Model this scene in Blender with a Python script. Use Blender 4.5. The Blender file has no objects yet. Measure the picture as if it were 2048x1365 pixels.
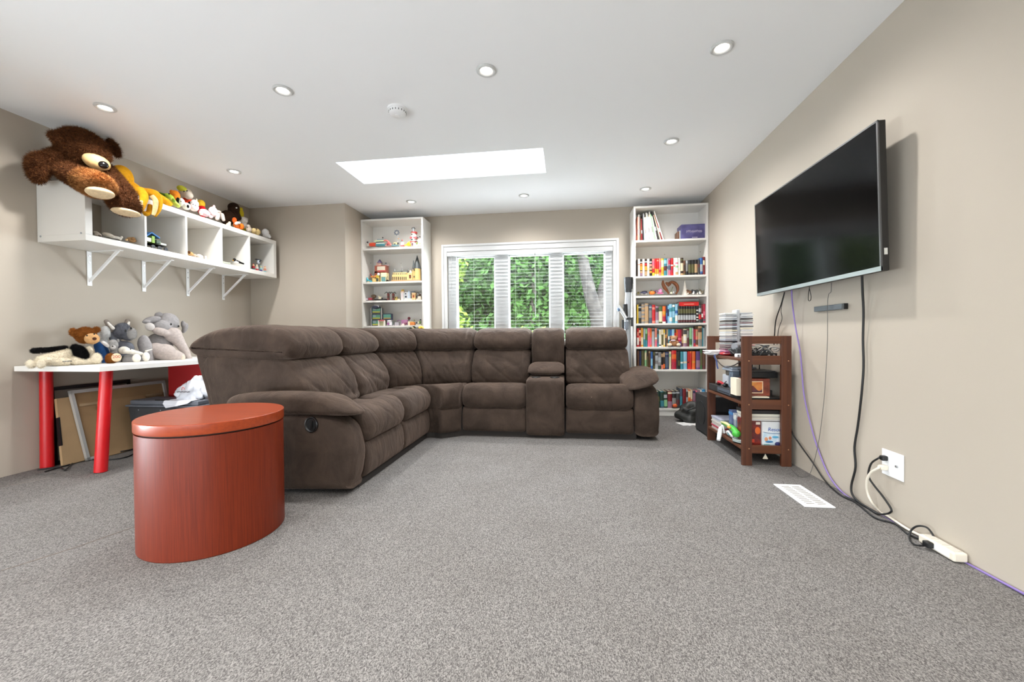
import bpy, bmesh, math, random
import numpy as np
from mathutils import Vector, Matrix, Euler

rnd = random.Random(7)
SC = bpy.context.scene
COL = SC.collection
PI = math.pi

# ------------------------------------------------------------------ camera
CF = 807.43                                   # focal length in pixels of the 2048 px wide frame
YAW, PITCH, ROLL, CAMH = .1333, -.0115, .008, .911
_s, _c = math.sin(YAW), math.cos(YAW)
_sp, _cp = math.sin(PITCH), math.cos(PITCH)
_sr, _cr = math.sin(ROLL), math.cos(ROLL)
_R0, _U0 = Vector((_c, _s, 0)), Vector((_s*_sp, -_c*_sp, _cp))
FW = Vector((-_s*_cp, _c*_cp, _sp))
RT = _R0*_cr - _U0*_sr
UP = _R0*_sr + _U0*_cr
ORG = Vector((0, 0, CAMH))
cam_d = bpy.data.cameras.new('camera')
cam_d.sensor_width = 36
cam_d.lens = CF/2048*36
cam_d.clip_start = .02
cam = bpy.data.objects.new('camera', cam_d)
COL.objects.link(cam)
cam.matrix_world = Matrix(((RT.x, UP.x, -FW.x, ORG.x), (RT.y, UP.y, -FW.y, ORG.y), (RT.z, UP.z, -FW.z, ORG.z), (0, 0, 0, 1)))
SC.camera = cam

# ------------------------------------------------------------------ world, exposure
W = bpy.data.worlds.new('overcast_sky')
SC.world = W
W.use_nodes = True
_bg = W.node_tree.nodes['Background']
_bg.inputs[0].default_value = (.87, .945, 1.03, 1)
_bg.inputs[1].default_value = 24
SC.view_settings.view_transform = 'Standard'
SC.view_settings.look = 'None'
SC.view_settings.gamma = 1
SC.view_settings.exposure = 1.12
SC.view_settings.use_curve_mapping = False
cy = SC.cycles
cy.use_denoising = True
cy.max_bounces = 10
cy.diffuse_bounces = 4
cy.adaptive_threshold = .03
cy.glossy_bounces = 3
cy.transparent_max_bounces = 12
cy.caustics_reflective = False
cy.caustics_refractive = False
cy.sample_clamp_indirect = 6
SPOT_W = 31                                 # watts of one pot light
LAMP_COL = (1.0, .985, .97)

# ------------------------------------------------------------------ pixel helpers (points measured on the photo, put at their real depth)
def ray(px, py): return FW + RT*((px-1024)/CF) + UP*((682.5-py)/CF)
def _on(px, py, i, v):
    r = ray(px, py)
    return ORG + r*((v-ORG[i])/r[i])
def onx(px, py, v): return _on(px, py, 0, v)
def ony(px, py, v): return _on(px, py, 1, v)
def onz(px, py, v): return _on(px, py, 2, v)
def mpp(p): return (Vector(p)-ORG).dot(FW)/CF         # metres per pixel at a point

# ------------------------------------------------------------------ materials
def lin(c):
    return tuple((v/12.92 if v <= .04045 else ((v+.055)/1.055)**2.4) for v in [x/255 for x in c])
MATS = {}
def mat(name, rgb=(200, 200, 200), rough=.6, metal=0, var=0, vscale=20, bump=0, bscale=200, sheen=0, emit=0, spec=.5, dark=None, vdist=None, coat=0):
    if name in MATS: return MATS[name]
    m = bpy.data.materials.new(name); m.use_nodes = True
    nt = m.node_tree; b = nt.nodes['Principled BSDF']
    c = lin(rgb)+(1,)
    b.inputs['Base Color'].default_value = c
    b.inputs['Roughness'].default_value = rough
    b.inputs['Metallic'].default_value = metal
    b.inputs['Specular IOR Level'].default_value = spec
    if coat: b.inputs['Coat Weight'].default_value = coat; b.inputs['Coat Roughness'].default_value = .15
    if sheen:
        b.inputs['Sheen Weight'].default_value = sheen
        b.inputs['Sheen Roughness'].default_value = .4
        b.inputs['Sheen Tint'].default_value = c
    if emit:
        b.inputs['Emission Color'].default_value = c
        b.inputs['Emission Strength'].default_value = emit
    tc = None
    if var or bump:
        tc = nt.nodes.new('ShaderNodeTexCoord')
    if var:
        n = nt.nodes.new('ShaderNodeTexNoise'); n.inputs['Scale'].default_value = vscale; n.inputs['Detail'].default_value = 4
        nt.links.new(tc.outputs['Object'], n.inputs['Vector'])
        r = nt.nodes.new('ShaderNodeValToRGB')
        d = lin(dark)+(1,) if dark else tuple(v*(1-var) for v in c[:3])+(1,)
        r.color_ramp.elements[0].position = .3; r.color_ramp.elements[1].position = .7
        r.color_ramp.elements[0].color = d; r.color_ramp.elements[1].color = c
        nt.links.new(n.outputs['Fac'], r.inputs['Fac']); nt.links.new(r.outputs['Color'], b.inputs['Base Color'])
    if bump:
        n2 = nt.nodes.new('ShaderNodeTexNoise'); n2.inputs['Scale'].default_value = bscale; n2.inputs['Detail'].default_value = 3
        nt.links.new(tc.outputs['Object'], n2.inputs['Vector'])
        bp = nt.nodes.new('ShaderNodeBump'); bp.inputs['Strength'].default_value = bump; bp.inputs['Distance'].default_value = .003
        nt.links.new(n2.outputs['Fac'], bp.inputs['Height']); nt.links.new(bp.outputs['Normal'], b.inputs['Normal'])
    MATS[name] = m
    return m
def col(rgb, rough=.5):                       # plain coloured plastic / paper, one per colour
    return mat('paint_%02x%02x%02x_%d' % (*rgb, int(rough*100)), rgb, rough)
def wood(name, light, darkc, rough=.35, axis='z', freq=1.0, coat=0, spec=.5):
    if name in MATS: return MATS[name]
    m = bpy.data.materials.new(name); m.use_nodes = True
    nt = m.node_tree; b = nt.nodes['Principled BSDF']; b.inputs['Roughness'].default_value = rough; b.inputs['Specular IOR Level'].default_value = spec
    if coat: b.inputs['Coat Weight'].default_value = coat; b.inputs['Coat Roughness'].default_value = .12
    tc = nt.nodes.new('ShaderNodeTexCoord'); mp = nt.nodes.new('ShaderNodeMapping')
    s = {'x': (1.2, 55, 55), 'y': (55, 1.2, 55), 'z': (55, 55, 1.2)}[axis]
    mp.inputs['Scale'].default_value = tuple(v*freq for v in s)
    n = nt.nodes.new('ShaderNodeTexNoise'); n.inputs['Scale'].default_value = 2.2; n.inputs['Detail'].default_value = 5; n.inputs['Roughness'].default_value = .65
    r = nt.nodes.new('ShaderNodeValToRGB')
    r.color_ramp.elements[0].position = .32; r.color_ramp.elements[1].position = .68
    r.color_ramp.elements[0].color = lin(darkc)+(1,); r.color_ramp.elements[1].color = lin(light)+(1,)
    nt.links.new(tc.outputs['Object'], mp.inputs[0]); nt.links.new(mp.outputs[0], n.inputs['Vector'])
    nt.links.new(n.outputs['Fac'], r.inputs['Fac']); nt.links.new(r.outputs['Color'], b.inputs['Base Color'])
    MATS[name] = m
    return m

def carpet_material():
    m = bpy.data.materials.new('grey_heather_carpet'); m.use_nodes = True
    nt = m.node_tree; b = nt.nodes['Principled BSDF']; b.inputs['Roughness'].default_value = .95; b.inputs['Specular IOR Level'].default_value = .1
    N = lambda t: nt.nodes.new(t)
    tc = N('ShaderNodeTexCoord'); mp = N('ShaderNodeMapping'); mp.inputs['Scale'].default_value = (1, .55, 1)
    mp.inputs['Rotation'].default_value = (0, 0, .35)
    nt.links.new(tc.outputs['Object'], mp.inputs[0])
    n1 = N('ShaderNodeTexNoise'); n1.inputs['Scale'].default_value = 300; n1.inputs['Detail'].default_value = 2; n1.inputs['Roughness'].default_value = .75
    n2 = N('ShaderNodeTexNoise'); n2.inputs['Scale'].default_value = 3.0; n2.inputs['Detail'].default_value = 4
    nt.links.new(mp.outputs[0], n1.inputs['Vector']); nt.links.new(tc.outputs['Object'], n2.inputs['Vector'])
    r = N('ShaderNodeValToRGB'); e = r.color_ramp.elements
    e[0].position = .14; e[0].color = lin((57, 55, 54))+(1,)
    e[1].position = .86; e[1].color = lin((158, 155, 151))+(1,)
    x = r.color_ramp.elements.new(.5); x.color = lin((115, 112, 110))+(1,)
    vo = N('ShaderNodeTexVoronoi'); vo.inputs['Scale'].default_value = 430
    nt.links.new(mp.outputs[0], vo.inputs['Vector'])
    sx = N('ShaderNodeSeparateColor'); nt.links.new(vo.outputs['Color'], sx.inputs[0])
    ma = N('ShaderNodeMix'); ma.data_type = 'FLOAT'; ma.inputs[0].default_value = .5
    nt.links.new(n1.outputs['Fac'], ma.inputs['A']); nt.links.new(sx.outputs[0], ma.inputs['B'])
    nt.links.new(ma.outputs[0], r.inputs['Fac'])
    mx = N('ShaderNodeMix'); mx.data_type = 'RGBA'; mx.blend_type = 'MULTIPLY'
    r2 = N('ShaderNodeValToRGB'); r2.color_ramp.elements[0].position = .3; r2.color_ramp.elements[0].color = (.9, .89, .88, 1); r2.color_ramp.elements[1].position = .7
    nt.links.new(n2.outputs['Fac'], r2.inputs['Fac'])
    mx.inputs['Factor'].default_value = 1
    nt.links.new(r.outputs['Color'], mx.inputs['A']); nt.links.new(r2.outputs['Color'], mx.inputs['B'])
    nt.links.new(mx.outputs['Result'], b.inputs['Base Color'])
    bp = N('ShaderNodeBump'); bp.inputs['Strength'].default_value = .18; bp.inputs['Distance'].default_value = .002
    nt.links.new(n1.outputs['Fac'], bp.inputs['Height']); nt.links.new(bp.outputs['Normal'], b.inputs['Normal'])
    MATS['carpet'] = m
    return m
def suede_material():
    m = bpy.data.materials.new('brown_corded_suede'); m.use_nodes = True
    nt = m.node_tree; b = nt.nodes['Principled BSDF']; b.inputs['Roughness'].default_value = .88; b.inputs['Specular IOR Level'].default_value = .15
    b.inputs['Sheen Weight'].default_value = .28; b.inputs['Sheen Roughness'].default_value = .45; b.inputs['Sheen Tint'].default_value = lin((190, 165, 150))+(1,)
    N = lambda t: nt.nodes.new(t)
    tc = N('ShaderNodeTexCoord')
    n1 = N('ShaderNodeTexNoise'); n1.inputs['Scale'].default_value = 5.5; n1.inputs['Detail'].default_value = 5; n1.inputs['Roughness'].default_value = .6; n1.inputs['Distortion'].default_value = .6
    n2 = N('ShaderNodeTexVoronoi'); n2.inputs['Scale'].default_value = 190
    nt.links.new(tc.outputs['Object'], n1.inputs['Vector']); nt.links.new(tc.outputs['Object'], n2.inputs['Vector'])
    r = N('ShaderNodeValToRGB'); e = r.color_ramp.elements
    e[0].position = .28; e[0].color = lin((48, 39, 33))+(1,)
    e[1].position = .86; e[1].color = lin((82, 68, 58))+(1,)
    x = e.new(.5); x.color = lin((63, 52, 45))+(1,)
    nt.links.new(n1.outputs['Fac'], r.inputs['Fac']); nt.links.new(r.outputs['Color'], b.inputs['Base Color'])
    bp = N('ShaderNodeBump'); bp.inputs['Strength'].default_value = .5; bp.inputs['Distance'].default_value = .0025
    nt.links.new(n2.outputs['Distance'], bp.inputs['Height'])
    mp = N('ShaderNodeMapping'); mp.inputs['Scale'].default_value = (1, 1, .45)
    n3 = N('ShaderNodeTexNoise'); n3.inputs['Scale'].default_value = 9; n3.inputs['Detail'].default_value = 3; n3.inputs['Distortion'].default_value = 1.2
    nt.links.new(tc.outputs['Object'], mp.inputs[0]); nt.links.new(mp.outputs[0], n3.inputs['Vector'])
    b2 = N('ShaderNodeBump'); b2.inputs['Strength'].default_value = .45; b2.inputs['Distance'].default_value = .03
    nt.links.new(n3.outputs['Fac'], b2.inputs['Height']); nt.links.new(bp.outputs['Normal'], b2.inputs['Normal'])
    nt.links.new(b2.outputs['Normal'], b.inputs['Normal'])
    MATS['suede'] = m
    return m
def glass_material(name='window_glass', key='glass', tint=(.97, .985, .98)):
    m = bpy.data.materials.new(name); m.use_nodes = True
    nt = m.node_tree; nt.nodes.clear()
    o = nt.nodes.new('ShaderNodeOutputMaterial'); t = nt.nodes.new('ShaderNodeBsdfTransparent'); g = nt.nodes.new('ShaderNodeBsdfGlossy'); mx = nt.nodes.new('ShaderNodeMixShader')
    g.inputs['Roughness'].default_value = .02; mx.inputs[0].default_value = .05
    t.inputs[0].default_value = tint+(1,)
    nt.links.new(t.outputs[0], mx.inputs[1]); nt.links.new(g.outputs[0], mx.inputs[2]); nt.links.new(mx.outputs[0], o.inputs[0])
    MATS[key] = m
    return m

# ------------------------------------------------------------------ mesh building
OFF = {}                                       # object name -> world offset of its root
class MB:
    def __init__(s): s.v = []; s.f = []; s.mi = []; s.cur = 0
    def add(s, vs, fs):
        o = len(s.v); s.v.extend([Vector(p) for p in vs]); s.f.extend([tuple(i+o for i in f) for f in fs]); s.mi.extend([s.cur]*len(fs)); return s
    def box(s, lo, hi, M=None):
        x0, y0, z0 = lo; x1, y1, z1 = hi
        vs = [Vector(p) for p in ((x0,y0,z0),(x1,y0,z0),(x1,y1,z0),(x0,y1,z0),(x0,y0,z1),(x1,y0,z1),(x1,y1,z1),(x0,y1,z1))]
        if M is not None: vs = [M @ p for p in vs]
        return s.add(vs, [(0,3,2,1),(4,5,6,7),(0,1,5,4),(1,2,6,5),(2,3,7,6),(3,0,4,7)])
    def cbox(s, c, size, rot=(0,0,0)):
        h = Vector(size)/2
        return s.box(-h, h, Matrix.Translation(Vector(c)) @ Euler(rot).to_matrix().to_4x4())
    def cyl(s, p0, p1, r0, r1=None, n=16, cap=True):
        p0, p1 = Vector(p0), Vector(p1); r1 = r0 if r1 is None else r1
        d = (p1-p0).normalized(); a = d.orthogonal().normalized(); b = d.cross(a)
        vs = []
        for p, r in ((p0, r0), (p1, r1)):
            for i in range(n):
                t = 2*PI*i/n; vs.append(p + (a*math.cos(t)+b*math.sin(t))*r)
        fs = [(i, (i+1) % n, n+(i+1) % n, n+i) for i in range(n)]
        if cap: fs += [tuple(range(n-1, -1, -1)), tuple(range(n, 2*n))]
        return s.add(vs, fs)
    def lathe(s, c, prof, n=24, M=None, sx=1, sy=1):      # prof: (radius, z)
        c = Vector(c); vs = []; k = len(prof)
        for r, z in prof:
            for i in range(n):
                t = 2*PI*i/n; p = Vector((r*sx*math.cos(t), r*sy*math.sin(t), z))
                vs.append(c + (M @ p if M is not None else p))
        fs = []
        for j in range(k-1):
            for i in range(n): fs.append((j*n+i, j*n+(i+1) % n, (j+1)*n+(i+1) % n, (j+1)*n+i))
        fs.append(tuple(range(n-1, -1, -1))); fs.append(tuple(range((k-1)*n, k*n)))
        return s.add(vs, fs)
    def ell(s, c, r, rot=(0,0,0), n=16, m=10):
        M = Euler(rot).to_matrix() if not isinstance(rot, Matrix) else rot
        c = Vector(c); r = Vector(r) if not isinstance(r, (int, float)) else Vector((r, r, r))
        vs = [c + M @ Vector((0, 0, r.z))]
        for j in range(1, m):
            a = PI*j/m
            for i in range(n):
                t = 2*PI*i/n; vs.append(c + M @ Vector((r.x*math.sin(a)*math.cos(t), r.y*math.sin(a)*math.sin(t), r.z*math.cos(a))))
        vs.append(c + M @ Vector((0, 0, -r.z)))
        fs = [(0, 1+i, 1+(i+1) % n) for i in range(n)]
        for j in range(m-2):
            for i in range(n): fs.append((1+j*n+i, 1+(j+1)*n+i, 1+(j+1)*n+(i+1) % n, 1+j*n+(i+1) % n))
        L = len(vs)-1; o = 1+(m-2)*n
        fs += [(o+i, L, o+(i+1) % n) for i in range(n)]
        return s.add(vs, fs)
    def tube(s, pts, r, n=8, closed=False, smooth=0):
        pts = [Vector(p) for p in pts]
        if smooth: pts = spline(pts, smooth)
        rs = r if isinstance(r, (list, tuple)) else [r]*len(pts)
        if len(rs) != len(pts): rs = [rs[0]+(rs[-1]-rs[0])*i/(len(pts)-1) for i in range(len(pts))] if len(rs) == 2 else list(np.interp(np.linspace(0, 1, len(pts)), np.linspace(0, 1, len(rs)), rs))
        vs = []; k = len(pts); a = None
        for i, p in enumerate(pts):
            d = (pts[min(i+1, k-1)]-pts[max(i-1, 0)])
            d = d.normalized() if d.length > 1e-9 else Vector((0, 0, 1))
            a = d.orthogonal().normalized() if a is None else (a - d*a.dot(d))
            a = a.normalized() if a.length > 1e-6 else d.orthogonal().normalized()
            b = d.cross(a)
            for j in range(n):
                t = 2*PI*j/n; vs.append(p + (a*math.cos(t)+b*math.sin(t))*rs[i])
        fs = []
        for i in range(k-1):
            for j in range(n): fs.append((i*n+j, i*n+(j+1) % n, (i+1)*n+(j+1) % n, (i+1)*n+j))
        fs += [tuple(range(n-1, -1, -1)), tuple(range((k-1)*n, k*n))]
        return s.add(vs, fs)
    def prism(s, poly, d):                       # poly: list of 3D points (planar), extruded by vector d
        poly = [Vector(p) for p in poly]; d = Vector(d); n = len(poly)
        vs = poly + [p+d for p in poly]
        return s.add(vs, [tuple(range(n-1, -1, -1)), tuple(range(n, 2*n))] + [(i, (i+1) % n, n+(i+1) % n, n+i) for i in range(n)])
    def build(s, name, m, parent=None, smooth=None, bevel=0, off=None, seg=2, subsurf=0):
        o = Vector(off) if off is not None else (OFF[parent.name] if parent is not None else Vector((0, 0, 0)))
        me = bpy.data.meshes.new(name)
        me.from_pydata([tuple(p-o) for p in s.v], [], s.f)
        mats = m if isinstance(m, (list, tuple)) else [m]
        for x in mats: me.materials.append(x)
        if len(mats) > 1:
            for p, i in zip(me.polygons, s.mi): p.material_index = i
        bm = bmesh.new(); bm.from_mesh(me); bmesh.ops.recalc_face_normals(bm, faces=bm.faces); bm.to_mesh(me); bm.free()
        if smooth is not None:
            me.shade_smooth(); me.set_sharp_from_angle(angle=math.radians(smooth))
        ob = bpy.data.objects.new(name, me); COL.objects.link(ob)
        if parent is not None: ob.parent = parent
        else: ob.location = o
        OFF[ob.name] = o
        if bevel:
            md = ob.modifiers.new('bevel', 'BEVEL'); md.width = bevel; md.segments = seg; md.limit_method = 'ANGLE'
        if subsurf:
            md = ob.modifiers.new('sub', 'SUBSURF'); md.levels = subsurf; md.render_levels = subsurf
        return ob
def spline(pts, k=6):
    pts = [Vector(p) for p in pts]; out = []
    n = len(pts)
    for i in range(n-1):
        p0, p1, p2, p3 = pts[max(i-1, 0)], pts[i], pts[i+1], pts[min(i+2, n-1)]
        for j in range(k):
            t = j/k
            out.append(.5*((2*p1)+(p2-p0)*t+(2*p0-5*p1+4*p2-p3)*t*t+(3*p1-p0-3*p2+p3)*t**3))
    out.append(pts[-1])
    return out
def tag(o, label=None, cat=None, group=None, kind=None):
    if label: o['label'] = label
    if cat: o['category'] = cat
    if group: o['group'] = group
    if kind: o['kind'] = kind
    return o
def thing(name, label, cat, loc=(0, 0, 0), group=None, rotz=0):
    o = bpy.data.objects.new(name, None); COL.objects.link(o)
    o.empty_display_size = .05
    o.location = loc
    OFF[o.name] = Vector(loc)
    return tag(o, label, cat, group)
def local(o):                                   # parts of this thing are given in its own coordinates
    OFF[o.name] = Vector((0, 0, 0)); return o
def struct(name, mb, m, parent=None, **k):
    o = mb.build(name, m, parent, **k)
    if parent is None: o['kind'] = 'structure'
    return o
def copy_tree(o, parent=None):
    c = o.copy(); COL.objects.link(c)
    if parent is not None: c.parent = parent
    for ch in list(o.children): copy_tree(ch, c)
    return c

# ------------------------------------------------------------------ shared materials
M_WALL = mat('beige_wall_paint', (178, 168, 154), .75, bump=.05, bscale=160)
M_CEIL = mat('white_ceiling_paint', (243, 243, 243), .85, bump=.04, bscale=120)
M_CARPET = carpet_material()
M_SUEDE = suede_material()
M_GLASS = glass_material()
M_WHITE = mat('white_laminate', (226, 223, 217), .4)
M_TRIM = mat('white_trim_paint', (238, 238, 238), .45)
M_BLACK = mat('black_plastic', (22, 22, 23), .4)
M_CHROME = mat('brushed_metal', (190, 192, 195), .3, 1)
M_GREY = mat('grey_plastic', (150, 153, 158), .45)

# ------------------------------------------------------------------ room shell
XL, XR, YB, H = -3.724, 1.569, 5.021, 2.459
YF = -2.9                                       # wall behind the camera
BX, BY = -2.514, 4.366                          # boxed-out corner
SKX0, SKX1, SKY0, SKY1 = -2.007, -.178, 3.343, 3.852
WX0, WX1, WZ0, WZ1 = -1.503, .570, .78, 1.996   # window opening
T = .12
floor = struct('floor', MB().box((XL-T, YF-T, -.1), (XR+T, YB+T, 0)), M_CARPET)
ce = MB()
for (a, b, c, d) in ((XL-T, SKX0, YF-T, YB+T), (SKX1, XR+T, YF-T, YB+T), (SKX0, SKX1, YF-T, SKY0), (SKX0, SKX1, SKY1, YB+T)):
    ce.box((a, c, H), (b, d, H+.12))
struct('ceiling', ce, M_CEIL)
GY0, GY1, GZ0, GZ1 = -2.3, 1.1, .08, .48        # low window added in the left wall, out of view, for ceiling light
wl = MB()
for lo, hi in (((YF-T, 0), (GY0, H)), ((GY1, 0), (YB+T, H)), ((GY0, 0), (GY1, GZ0)), ((GY0, GZ1), (GY1, H))):
    wl.box((XL-T, lo[0], lo[1]), (XL, hi[0], hi[1]))
struct('wall_left', wl, M_WALL)
struct('wall_right', MB().box((XR, YF-T, 0), (XR+T, YB+T, H)), M_WALL)
struct('wall_corner', MB().box((XL, BY, 0), (BX, YB, H)), M_WALL)
wb = MB()
for lo, hi in (((XL, 0), (WX0, H)), ((WX1, 0), (XR, H)), ((WX0, 0), (WX1, WZ0)), ((WX0, WZ1), (WX1, H))):
    wb.box((lo[0], YB, lo[1]), (hi[0], YB+.14, hi[1]))
struct('wall_back', wb, M_WALL)
FX0, FX1, FZ0, FZ1 = -3.4, 1.3, .08, .38
wf = MB()
for lo, hi in (((XL, 0), (FX0, H)), ((FX1, 0), (XR, H)), ((FX0, 0), (FX1, FZ0)), ((FX0, FZ1), (FX1, H))):
    wf.box((lo[0], YF-T, lo[1]), (hi[0], YF, hi[1]))
struct('wall_front', wf, M_WALL)

# skylight shaft with its pane
sk = MB()
SKT = H+.62
sk.box((SKX0-.04, SKY0-.04, H+.12), (SKX1+.04, SKY0, SKT)); sk.box((SKX0-.04, SKY1, H+.12), (SKX1+.04, SKY1+.04, SKT))
sk.box((SKX0-.04, SKY0, H+.12), (SKX0, SKY1, SKT)); sk.box((SKX1, SKY0, H+.12), (SKX1+.04, SKY1, SKT))
sky_w = struct('window_2', sk, M_CEIL)
MB().box((SKX0, SKY0, SKT-.03), (SKX1, SKY1, SKT-.02)).build('skylight_pane', glass_material('dimming_skylight_glass', 'skyglass', (.38, .395, .40)), sky_w)  # tint added to the pane to dim sky light in the shaft

# low windows added behind and left of the view, unseen, to brighten the ceiling
w3 = MB()
for lo, hi in (((FX0, FZ0), (FX0+.05, FZ1)), ((FX1-.05, FZ0), (FX1, FZ1)), ((FX0, FZ0), (FX1, FZ0+.05)), ((FX0, FZ1-.05), (FX1, FZ1)), ((-1.04, FZ0), (-.96, FZ1))):
    w3.box((lo[0], YF-.09, lo[1]), (hi[0], YF-.02, hi[1]))
w3o = struct('added_window_front', w3, M_TRIM)
MB().box((FX0, YF-.06, FZ0), (FX1, YF-.052, FZ1)).build('pane', M_GLASS, w3o)
w4 = MB()
for lo, hi in (((GY0, GZ0), (GY0+.05, GZ1)), ((GY1-.05, GZ0), (GY1, GZ1)), ((GY0, GZ0), (GY1, GZ0+.05)), ((GY0, GZ1-.05), (GY1, GZ1)), ((-.64, GZ0), (-.58, GZ1))):
    w4.box((XL-.09, lo[0], lo[1]), (XL-.02, hi[0], hi[1]))
w4o = struct('added_window_left', w4, M_TRIM)
MB().box((XL-.06, GY0, GZ0), (XL-.052, GY1, GZ1)).build('pane', M_GLASS, w4o)
for nm, loc, rot, sx, sy in (('daylight_portal_left', (XL-.1, (GY0+GY1)/2, (GZ0+GZ1)/2), (PI/2, 0, -PI/2), GY1-GY0, GZ1-GZ0),
                             ('daylight_portal_front', ((FX0+FX1)/2, YF-.1, (FZ0+FZ1)/2), (PI/2, 0, 0), FX1-FX0, FZ1-FZ0),
                             ('daylight_portal_skylight', ((SKX0+SKX1)/2, (SKY0+SKY1)/2, SKT), (0, 0, 0), SKX1-SKX0, SKY1-SKY0),
                             ('daylight_portal_back', ((WX0+WX1)/2, YB+.15, (WZ0+WZ1)/2), (-PI/2, 0, 0), WX1-WX0, WZ1-WZ0)):
    l = bpy.data.lights.new(nm, 'AREA'); l.shape = 'RECTANGLE'; l.size = sx; l.size_y = sy
    l.cycles.is_portal = True
    lo = bpy.data.objects.new(nm, l); lo.location = loc; lo.rotation_euler = rot; COL.objects.link(lo)

M_VINYL = mat('window_vinyl', (205, 206, 206), .45)
# main window: casing, frame, sashes, panes
win = struct('window_1', MB().box((WX0, YB+.02, WZ1-.045), (WX1, YB+.10, WZ1)).box((WX0, YB+.02, WZ0), (WX1, YB+.10, WZ0+.06)), M_VINYL, bevel=.004)
xs = [(-1.503, -1.387), (-.892, -.713), (-.198, -.032), (.477, .570)]
for a, b in xs:
    MB().box((a, YB+.025, WZ0+.06), (b, YB+.095, WZ1-.045)).build('mullion', M_VINYL, win, bevel=.004)
for (a, b) in ((-1.387, -.892), (-.713, -.198), (-.032, .477)):
    MB().box((a, YB+.055, WZ0+.06), (b, YB+.061, WZ1-.045)).build('pane', M_GLASS, win)
    fr = MB()
    for lo, hi in (((a, WZ0+.06), (a+.012, WZ1-.045)), ((b-.012, WZ0+.06), (b, WZ1-.045)), ((a, WZ1-.075), (b, WZ1-.045)), ((a, WZ0+.06), (b, WZ0+.09))):
        fr.box((lo[0], YB+.045, lo[1]), (hi[0], YB+.08, hi[1]))
    fr.build('sash_frame', M_VINYL, win)
# casing boards: outer raised lip and inner flat
CX0, CX1, CZ1, CZ0 = -1.570, .636, 2.086, .70
ca = MB()
ca.box((CX0, YB-.028, CZ0+.03), (CX0+.028, YB, CZ1)).box((CX1-.028, YB-.028, CZ0+.03), (CX1, YB, CZ1)).box((CX0+.028, YB-.028, CZ1-.028), (CX1-.028, YB, CZ1))
ca.box((CX0+.028, YB-.016, CZ0+.03), (WX0, YB, CZ1-.028)).box((WX1, YB-.016, CZ0+.03), (CX1-.028, YB, CZ1-.028)).box((WX0, YB-.016, WZ1), (WX1, YB, CZ1-.028))
ca.box((CX0-.02, YB-.05, CZ0), (CX1+.02, YB, CZ0+.03))
struct('trim_1', ca, mat('casing_paint', (214, 214, 213), .45), bevel=.003)

# ------------------------------------------------------------------ pot lights
LX = [.8405-1.2903*i for i in range(4)]          # right to left
LY = [2.3224+1.0534*j for j in range(3)]
def pot_light(x, y, label, group='recessed pot lights'):
    t = thing('pot_light', label, 'ceiling light', (x, y, H-.03), group)
    MB().lathe((x, y, H), [(.058, -.001), (.058, -.005), (.051, -.011), (.042, -.010), (.033, -.002), (.031, .0)], 32).build('trim_ring', mat('satin_white_ring', (196, 196, 194), .4), t, smooth=40)
    MB().lathe((x, y, H), [(.030, .001), (.030, -.004), (.020, -.008), (.004, -.010)], 24).build('lens', mat('lit_lamp_lens', (255, 250, 242), .4, emit=5), t, smooth=50)
    d = bpy.data.lights.new('pot_light_beam', 'SPOT'); d.energy = SPOT_W; d.color = LAMP_COL; d.spot_size = math.radians(160); d.spot_blend = 1.0; d.shadow_soft_size = .04
    o = bpy.data.objects.new('pot_light_beam', d); COL.objects.link(o); o.parent = t; o.location = (0, 0, 0)
names = {(3, 0): 'leftmost pot light in the ceiling row nearest the camera', (2, 0): 'pot light left of the smoke detector in the front ceiling row',
         (1, 0): 'pot light right of the smoke detector in the front ceiling row', (0, 0): 'rightmost pot light of the front ceiling row, near the right wall',
         (3, 1): 'pot light above the wall shelf, left of the skylight', (0, 1): 'pot light right of the skylight, toward the television wall',
         (2, 2): 'back row pot light beside the left bookcase top', (1, 2): 'back row pot light above the window', (0, 2): 'back row pot light beside the right bookcase top'}
for (i, j), lb in names.items(): pot_light(LX[i], LY[j], lb)
for j in (2, 3, 4):
    for i in range(4): pot_light(LX[i], LY[0]-j*1.0534, 'pot light outside the view, %s row before the front row, %s from the right wall' % (('first', 'second', 'third', 'fourth')[j-1], ('first', 'second', 'third', 'fourth')[i]))
# smoke detector
sp_ = onz(795, 218, H); sp_.z = H
sd = thing('smoke_detector', 'round white smoke detector on the ceiling', 'smoke detector', (sp_.x, sp_.y, H-.045))
MB().lathe(sp_, [(.066, 0), (.066, -.010), (.060, -.012)], 36).build('base', M_TRIM, sd, smooth=40)
MB().lathe(sp_, [(.055, -.012), (.058, -.018), (.056, -.034), (.045, -.042), (.012, -.044)], 36).build('housing', M_TRIM, sd, smooth=40)
g_ = MB()
for k in range(18):
    a = 2*PI*k/18; g_.cbox(sp_+Vector((.057*math.cos(a), .057*math.sin(a), -.026)), (.004, .006, .010), (0, 0, a))
g_.build('vent_slots', mat('slot_grey', (120, 120, 120), .7), sd)
MB().lathe(sp_, [(.016, -.043), (.016, -.048), (.012, -.049)], 20).build('test_button', M_TRIM, sd, smooth=40)

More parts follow.
